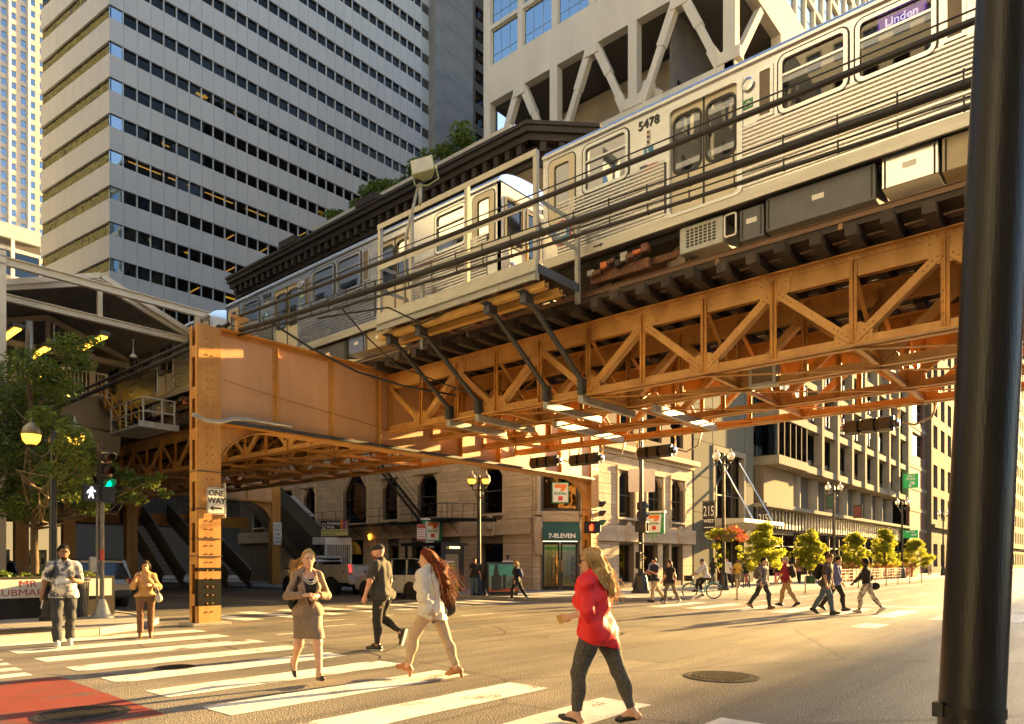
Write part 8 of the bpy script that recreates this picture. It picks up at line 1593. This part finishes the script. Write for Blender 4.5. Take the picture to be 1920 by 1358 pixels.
# --- woman in red
S = skeleton(1.72, True, 1.13, legs=((19, 3, 4), (-25, -22, -14)), arms=((A_(-.22, -.3, -1), A_(.12, 1, -.28), 55, A_(1, 0, .2)), (A_(.3, .2, -1), A_(0, .7, -.7), 40)), lean=5, head=(18, 0), hipw=1.12, twist=-6, heel=.01)
DOT = M('black_pants_tiny_dots', (.012, .012, .012), .8, col2=(.14, .125, .1), scale=130, detail=0, bump=.15, bscale=60)
RW_ = person('blonde woman in a red blouse and dark patterned trousers nearest the camera', (5.92, 3.98, 0), 4, S, 'fair',
    [('red_blouse', cloth('red_crepe_blouse', (.78, .012, .01), rough=.55, var=.06), topl(S, .026, 1.12, loose=1.08), .06, hemcut(S, -.1, .5), .012), ('patterned_trousers', DOT, legsl(S, .015, .93), .03, [(S.P + A_(0, 0, -.05), A_(0, 0, 1.))], .004)] + [('shoe', SHOEB, [infl(p, .006) for p in S.B['foot' + n][1:2] + S.B['foot' + n][3:]], .015, (), 0) for n in 'LR'], .0095, hairmat=HBL)
h_, c_ = caphair(S, .024, None, True, .03); h_ += [cone(S.Hd(.0, -.06, .0), S.T(.04, -.1, .53), .08, .095), cone(S.T(.04, -.1, .53), S.T(.08, -.15, .36), .09, .05), cone(S.T(-.05, -.08, .55), S.T(-.06, -.13, .4), .06, .03)]
V, F = surfnet(h_, .0095, .04, [(S.Hd(0, .045, .05), S.Rh @ nrm(A_(0, 1, -.6)))], .012, 9); meshobj('hair', V + S.off, F, HBL, RW_)
hairstrands(RW_, S, HBL, [S.Hd(.03, -.1, .03), S.Hd(.07, -.06, .0), S.Hd(-.05, -.09, -.02), S.Hd(0, -.11, -.04), S.Hd(-.07, -.03, .0)], [A_(.2, -.33, -1), A_(.35, -.33, -.85), A_(.1, -.3, -1)], 460, .33, .005, .25, 7, .15, wav=.028)
k = MB(); f = Fr(tuple(S.Hd(-.033, .1, .01) + S.off), tuple(S.Rh[:, 0]), tuple(S.Rh[:, 2]), tuple(S.Rh[:, 1]))
for sx in (-1, 1): f = Fr(tuple(S.Hd(sx * .035, .102, .008) + S.off), tuple(S.Rh[:, 0]), tuple(S.Rh[:, 2]), tuple(S.Rh[:, 1])); k.prism(f, rrect(-.03, .03, -.024, .022, .014), 0, .004); k.tube([tuple(S.Hd(sx * .065, .1, .012) + S.off), tuple(S.Hd(sx * .09, 0, .01) + S.off)], .004, 4)
g_ = k.build('sunglasses', BLACK); tag(g_, 'dark sunglasses on the woman in red', 'sunglasses'); g_.location, g_.rotation_euler = RW_.location, RW_.rotation_euler
held('wallet', 'gold coloured purse and keys in the hand of the woman in red', 'purse', S, RW_, 0, (.09, .13, .022), M('gold_purse_leather', (.42, .26, .07), .35, .4, var=.15), along=.06)
# --- walkers and bystanders farther away
W1, W2 = ((24, 4, 8), (-24, -38, -30)), ((-22, -34, -28), (24, 6, 8)); ST = ((3, -2, 0), (-3, -5, 0))
SWING = ((A_(-.2, -.35, -1), A_(-.1, .15, -1)), (A_(.2, .35, -1), A_(.05, .6, -1))); SWINGB = ((A_(-.2, .35, -1), A_(-.05, .6, -1)), (A_(.2, -.35, -1), A_(.1, .15, -1))); HANG = ((A_(-.2, .02, -1), A_(-.05, .2, -1)), (A_(.2, .02, -1), A_(.05, .2, -1)))
PHONE = ((A_(-.25, .3, -1), A_(.5, .9, .4)), (A_(.25, .2, -1), A_(-.3, .9, .2)))
def walker(label, loc, yaw, H, skin, top, bot, hair, legs=W1, arms=SWING, fem=False, g=1., sleeve=.9, shoe=None, h=.02, hem=-.1, lfrac=1., long=False, lean=3, head=(0, -4), skirt=None):
    S = skeleton(H, fem, g, legs, arms, lean, 0, head, fing=h < .019)
    L = [('top', top, topl(S, .022, sleeve), .04, hemcut(S, hem), .006), ('trousers', bot, legsl(S, .016, lfrac, flare=.008), .03, HSP(S), .005)] + [('shoe', shoe or SHOEB, shoes(S, .01, n), .02, (), 0) for n in 'LR']
    o = person(label, loc, yaw, S, skin, L, h, face=h < .02, hairmat=hair)
    if hair:
        hp, hc = caphair(S, .018, None if long else -.03, long, .03)
        if long: hp += [cone(S.Hd(0, -.07, 0), S.T(.02, -.1, .42), .075, .06)]; hc = [(S.Hd(0, .045, .05), S.Rh @ nrm(A_(0, 1, -.6)))]
        V, F = surfnet(hp, h, .03, hc, .006); meshobj('hair', V + S.off, F, hair, o)
    return S, o
HM = .016
PLAID = M('plaid_shirt_cloth', (.03, .04, .06), .85, col2=(.28, .26, .27), scale=16, detail=0, bump=.2)
S, o = walker('young man in a plaid shirt with a grey backpack crossing to the right', (24.3, 9.5, 0), 175, 1.76, 'fair', PLAID, DENIM, HK, W1, HANG, g=1.05, sleeve=1.7, shoe=SHOEBR, h=HM, hem=-.13); backpack('grey backpack on the young man in the plaid shirt', S, o, cloth('grey_nylon', (.16, .14, .13)), 1.05)
S, o = walker('grey haired man in a maroon polo shirt and khaki trousers crossing to the left', (26.36, 9.42, 0), 5, 1.8, 'fair', cloth('maroon_polo', (.22, .012, .02)), KHA, HG, W2, SWINGB, g=1.12, h=HM); backpack('black backpack on the man in the maroon shirt', S, o, BLKC, 1.05)
S, o = walker('tall man in a grey tee shirt and blue jeans crossing to the right', (23.09, 7.05, 0), 178, 1.86, 'fair', cloth('charcoal_tee', (.075, .06, .06)), DENIMB, HBR, W2, HANG, g=1.08, h=HM, head=(0, -18), lean=7); backpack('large black backpack on the tall man in grey', S, o, BLKC, 1.15)
S, o = walker('man in a blue dress shirt and black trousers crossing beside the tall man in grey', (24.84, 7.25, 0), 182, 1.78, 'fair', cloth('blue_dress_shirt', (.1, .13, .32)), BLKC, HB, W1, SWING, sleeve=1.8, h=HM, head=(0, -14))
FLO = M('black_white_print_cloth', (.02, .02, .02), .8, col2=(.6, .57, .5), scale=13, detail=1, bump=.1)
S, o = walker('woman in a black jacket and patterned leggings crossing to the left', (24.4, 6.21, 0), 4, 1.72, 'dark', BLKC, FLO, HK, W1, ((A_(-.2, .55, -1), A_(-.05, .8, -.75)), (A_(.2, -.35, -1), A_(.1, .15, -1))), True, 1.02, 1.9, SHOEW, HM, hem=.0, lfrac=.82)
bagobj('handbag', 'black bag swinging behind the woman in patterned leggings', 'bag', [ell(S.T(.22, -.2, -.08), A_(.06, .15, .12), S.Rt)], BLKC, S, o, .016, extra=lambda b: strap(b, S, [S.T(.2, -.26, -.02), S.T(.15, -.05, .5), S.T(.18, .06, .3)], .01, BLKC))
S, o = walker('man in a navy shirt and pale trousers at the far kerb', (25.6, 14.4, 0), 60, 1.78, 'fair', cloth('navy_shirt', (.02, .03, .06)), cloth('pale_chinos', (.5, .4, .25)), HB, W1, PHONE, h=HM, head=(10, -14)); 
S, o = walker('young woman in a black top and grey trousers at the far kerb', (24.81, 13.3, 0), 75, 1.66, 'fair', BLKC, cloth('grey_trousers', (.14, .13, .11)), HB, W2, SWING, True, h=HM, sleeve=.4, long=True, shoe=SHOEW)
S, o = walker('man in a light blue shirt and jeans with a brown bag by the shop windows', (35.9, 20.3, .13), 115, 1.72, 'tan', cloth('light_blue_shirt', (.22, .28, .42)), DENIMB, HB, W1, HANG, sleeve=1.4, h=.02); bagobj('shoulder_bag', 'brown shoulder bag on the man in the light blue shirt', 'bag', [ell(S.T(-.22, .05, -.02), A_(.06, .14, .12), S.Rt)], SHOEBR, S, o, .02, extra=lambda b: strap(b, S, [S.T(-.2, .1, .1), S.T(.1, .08, .5), S.T(.1, -.08, .5), S.T(-.2, -.1, .1)], .012, SHOEBR))
S, o = walker('blond person in black with a blue backpack stepping off the kerb', (22.75, 19.3, .0), 15, 1.66, 'fair', BLKC, BLKC, HBL, W1, ((A_(-.2, -.2, -1), A_(-.1, .1, -1)), (A_(.6, .5, -1), A_(.5, .6, -.5))), True, h=HM, sleeve=1.9, shoe=SHOEW, hem=-.02); backpack('blue backpack on the blond person in black', S, o, cloth('navy_blue_nylon', (.02, .035, .12)), .95)
S, o = walker('woman in a black polo shirt and jeans standing by the notice board', (22.9, 21.9, .13), 150, 1.62, 'tan', BLKC, DENIMB, HK, ST, ((A_(-.3, .1, -1), A_(-.2, .3, -1)), (A_(.3, .3, -1), A_(.2, 1, .3))), True, 1.06, h=HM); k = MB(); p = S.T(-.07, .165, .36) + S.off; k.lathe(0, 0, [(.03, 0), (.03, .006)], 12, ax=Fr(tuple(p), (1, 0, 0), (0, 0, 1), (0, 1, 0))); k.build('yellow_badge', M('yellow_badge_print', (.6, .5, .1), .5, var=0), o)
S, o = walker('man in a white shirt and black cap behind the poster kiosk', (25.6, 22.3, .13), 140, 1.8, 'dark', WCOT, BLKC, None, ST, PHONE, h=HM); V, F = surfnet([ell(S.Hd(0, -.005, .035), A_(.086, .105, .095), S.Rh)], HM, .02, [(S.Hd(0, 0, .03), A_(0, 0, -1.))]); cp = meshobj('cap', V + S.off, F, CAP); tag(cp, 'black cap on the man behind the poster kiosk', 'cap'); cp.location, cp.rotation_euler = o.location, o.rotation_euler; V, F = surfnet([ell(S.Hd(0, .13, .035), A_(.07, .075, .012), S.Rh)], .012, .01); meshobj('brim', V + S.off, F, CAP, cp)
# bystanders along the sunny pavement : (pixel column, distance from the street line, look)
FAR = [(1337, 20.0, 'man in a dark jacket behind the cyclist', 'tan', BLKC, DENIM, HB, 0, W1), (1364, 17.2, 'man in a white shirt walking past the flower basket lamp', 'fair', WCOT, BLKC, HB, 0, W2), (1383, 17.0, 'woman in a yellow top beside the flower basket lamp', 'brown', cloth('yellow_top', (.55, .33, .03)), cloth('tan_shorts', (.25, .2, .13)), HK, 1, ST), (1399, 18.2, 'woman in black behind the first small tree', 'fair', BLKC, cloth('rose_skirt', (.4, .12, .12)), HBL, 1, W1),
       (1459, 18.2, 'woman in black with a pink skirt between the first two small trees', 'fair', BLKC, cloth('pink_cloth', (.7, .16, .2)), HB, 1, W2), (1482, 18.0, 'woman in a cream top behind the man in maroon', 'fair', cloth('cream_top', (.5, .42, .3)), KHA, HB, 1, W1), (1498, 17.6, 'man in a pink shirt with a dark sash bag walking away', 'tan', cloth('pink_shirt', (.55, .3, .3)), BLKC, HK, 0, W1), (1527, 17.9, 'man in a brown shirt by the second small tree', 'tan', cloth('brown_shirt', (.22, .06, .04)), DENIM, HB, 0, ST),
       (1592, 18.4, 'cafe guest in white behind the orange planters', 'fair', WCOT, DENIM, HB, 1, ST), (1742, 17.2, 'distant woman in a pale dress past the farthest small tree', 'fair', cloth('pale_dress', (.5, .42, .36)), cloth('pale_legs', (.45, .3, .22)), HB, 1, W1)]
for px, Y, lab, sk_, tp, bt, hr, fm, lg in FAR:
    u = (px - 960) / 1339; d = Y / (-.758 * u + .652); X = d * (.652 * u + .758); walker(lab, (X, Y, .13), random.choice((80, 100, -80, 60, 250)), 1.62 if fm else 1.75, sk_, tp, bt, hr, lg, SWING, bool(fm), 1.03, h=.026, long=bool(fm), sleeve=.9)
# cyclist on a pale blue bike
cx, cy, yaw = 29.5, 14.05, 38
S = skeleton(1.75, legs=((72, 8, 0), (38, -16, -8)), arms=((A_(-.2, .75, -.8), A_(.05, .85, -.5)), (A_(.2, .75, -.8), A_(-.05, .85, -.5))), lean=14, head=(-5, 4), fing=False); S.low = -.98
o = person('cyclist in a white shirt and blue cap riding a pale blue bike by the kerb', (cx, cy, 0), yaw, S, 'tan', [('white_shirt', cloth('pale_blue_white_shirt', (.5, .52, .56)), topl(S, .025, 1.8), .04, hemcut(S, -.06), .008), ('trousers', BLKC, legsl(S, .014, .9), .03, HSP(S), .004)] + [('shoe', SHOEB, shoes(S, .008, n), .02, (), 0) for n in 'LR'], HM, hairmat=HB)
V, F = surfnet([ell(S.Hd(0, -.008, .03), A_(.088, .108, .1), S.Rh)], HM, .02, [(S.Hd(0, 0, .015), S.Rh @ nrm(A_(0, .1, -1)))]); cp = meshobj('cycling_cap', V + S.off, F, cloth('navy_cap', (.03, .05, .1))); tag(cp, 'dark blue cap on the cyclist', 'cap'); cp.location, cp.rotation_euler = o.location, o.rotation_euler
b = thing('bicycle', 'pale blue share bicycle with a black front basket ridden by the cyclist', 'bicycle', local=True); BLU = M('pale_blue_bike_paint', (.12, .42, .52), .35, var=.05, coat=.4)
for y, nm in ((.53, 'front_wheel'), (-.52, 'rear_wheel')):
    ax = Fr((0, y, .34), (0, 1, 0), (0, 0, 1), (1, 0, 0)); k = MB(); k.tube([ax.p(.33 * math.cos(a), .33 * math.sin(a)) for a in np.linspace(0, 2 * math.pi, 29)], .022, 6, cap=False); w = k.build(nm, RUBBER, b, smooth=True); k = MB(); k.tube([ax.p(.3 * math.cos(a), .3 * math.sin(a)) for a in np.linspace(0, 2 * math.pi, 29)], .01, 5, cap=False); k.build('rim', CHROME, w)
    k = MB()
    for i in range(14): a = 2 * math.pi * i / 14; k.tube([(0, y, .34), ax.p(.3 * math.cos(a), .3 * math.sin(a))], .003, 4)
    k.build('spokes', CHROME, w); k = MB(); P = [ax.p(.375 * math.cos(a), .375 * math.sin(a)) for a in np.linspace(.4, 2.7, 12)]; k.tube(P, .02, 6); k.build('mudguard', BLU, b)
k = MB(); k.tube([(0, -.2, .86), (0, -.12, .3)], .024, 8); k.tube([(0, -.12, .3), (0, .1, .38), (0, .42, .72)], .035, 8); k.tube([(0, -.17, .62), (0, -.52, .34), (0, -.12, .3)], .016, 6); k.tube([(0, .38, 1.0), (0, .46, .68), (0, .53, .34)], .02, 8); k.build('frame', BLU, b, smooth=True)
k = MB(); k.tube([(-.3, .2, 1.08), (-.2, .34, 1.06), (0, .38, 1.02), (.2, .34, 1.06), (.3, .2, 1.08)], .014, 6); k.build('handlebar', BLACK, b); k = MB(); k.box(-.09, .09, -.32, -.05, .86, .93); k.build('saddle', RUBBER, b, bevel=.03)
k = MB(); k.box(-.2, .2, .45, .75, .78, .8); 
for x in (-.2, .2): k.box(x - .008, x + .008, .45, .75, .8, 1.02)
k.box(-.2, .2, .74, .75, .8, 1.02); k.box(-.2, .2, .45, .46, .8, .98); k.build('basket', BLACK, b); k = MB(); k.box(-.14, .14, -.05, .1, .27, .3); k.tube([(-.14, .1, .18), (0, -.12, .3), (.14, -.3, .42)], .012, 6); k.build('crank', CHROME, b)
b.location = (cx, cy, .0); b.rotation_euler = (0, 0, R(yaw)); 
_d = Vector((-math.sin(R(yaw)), math.cos(R(yaw)), 0)); b.location = Vector((cx, cy, 0)) + _d * .2
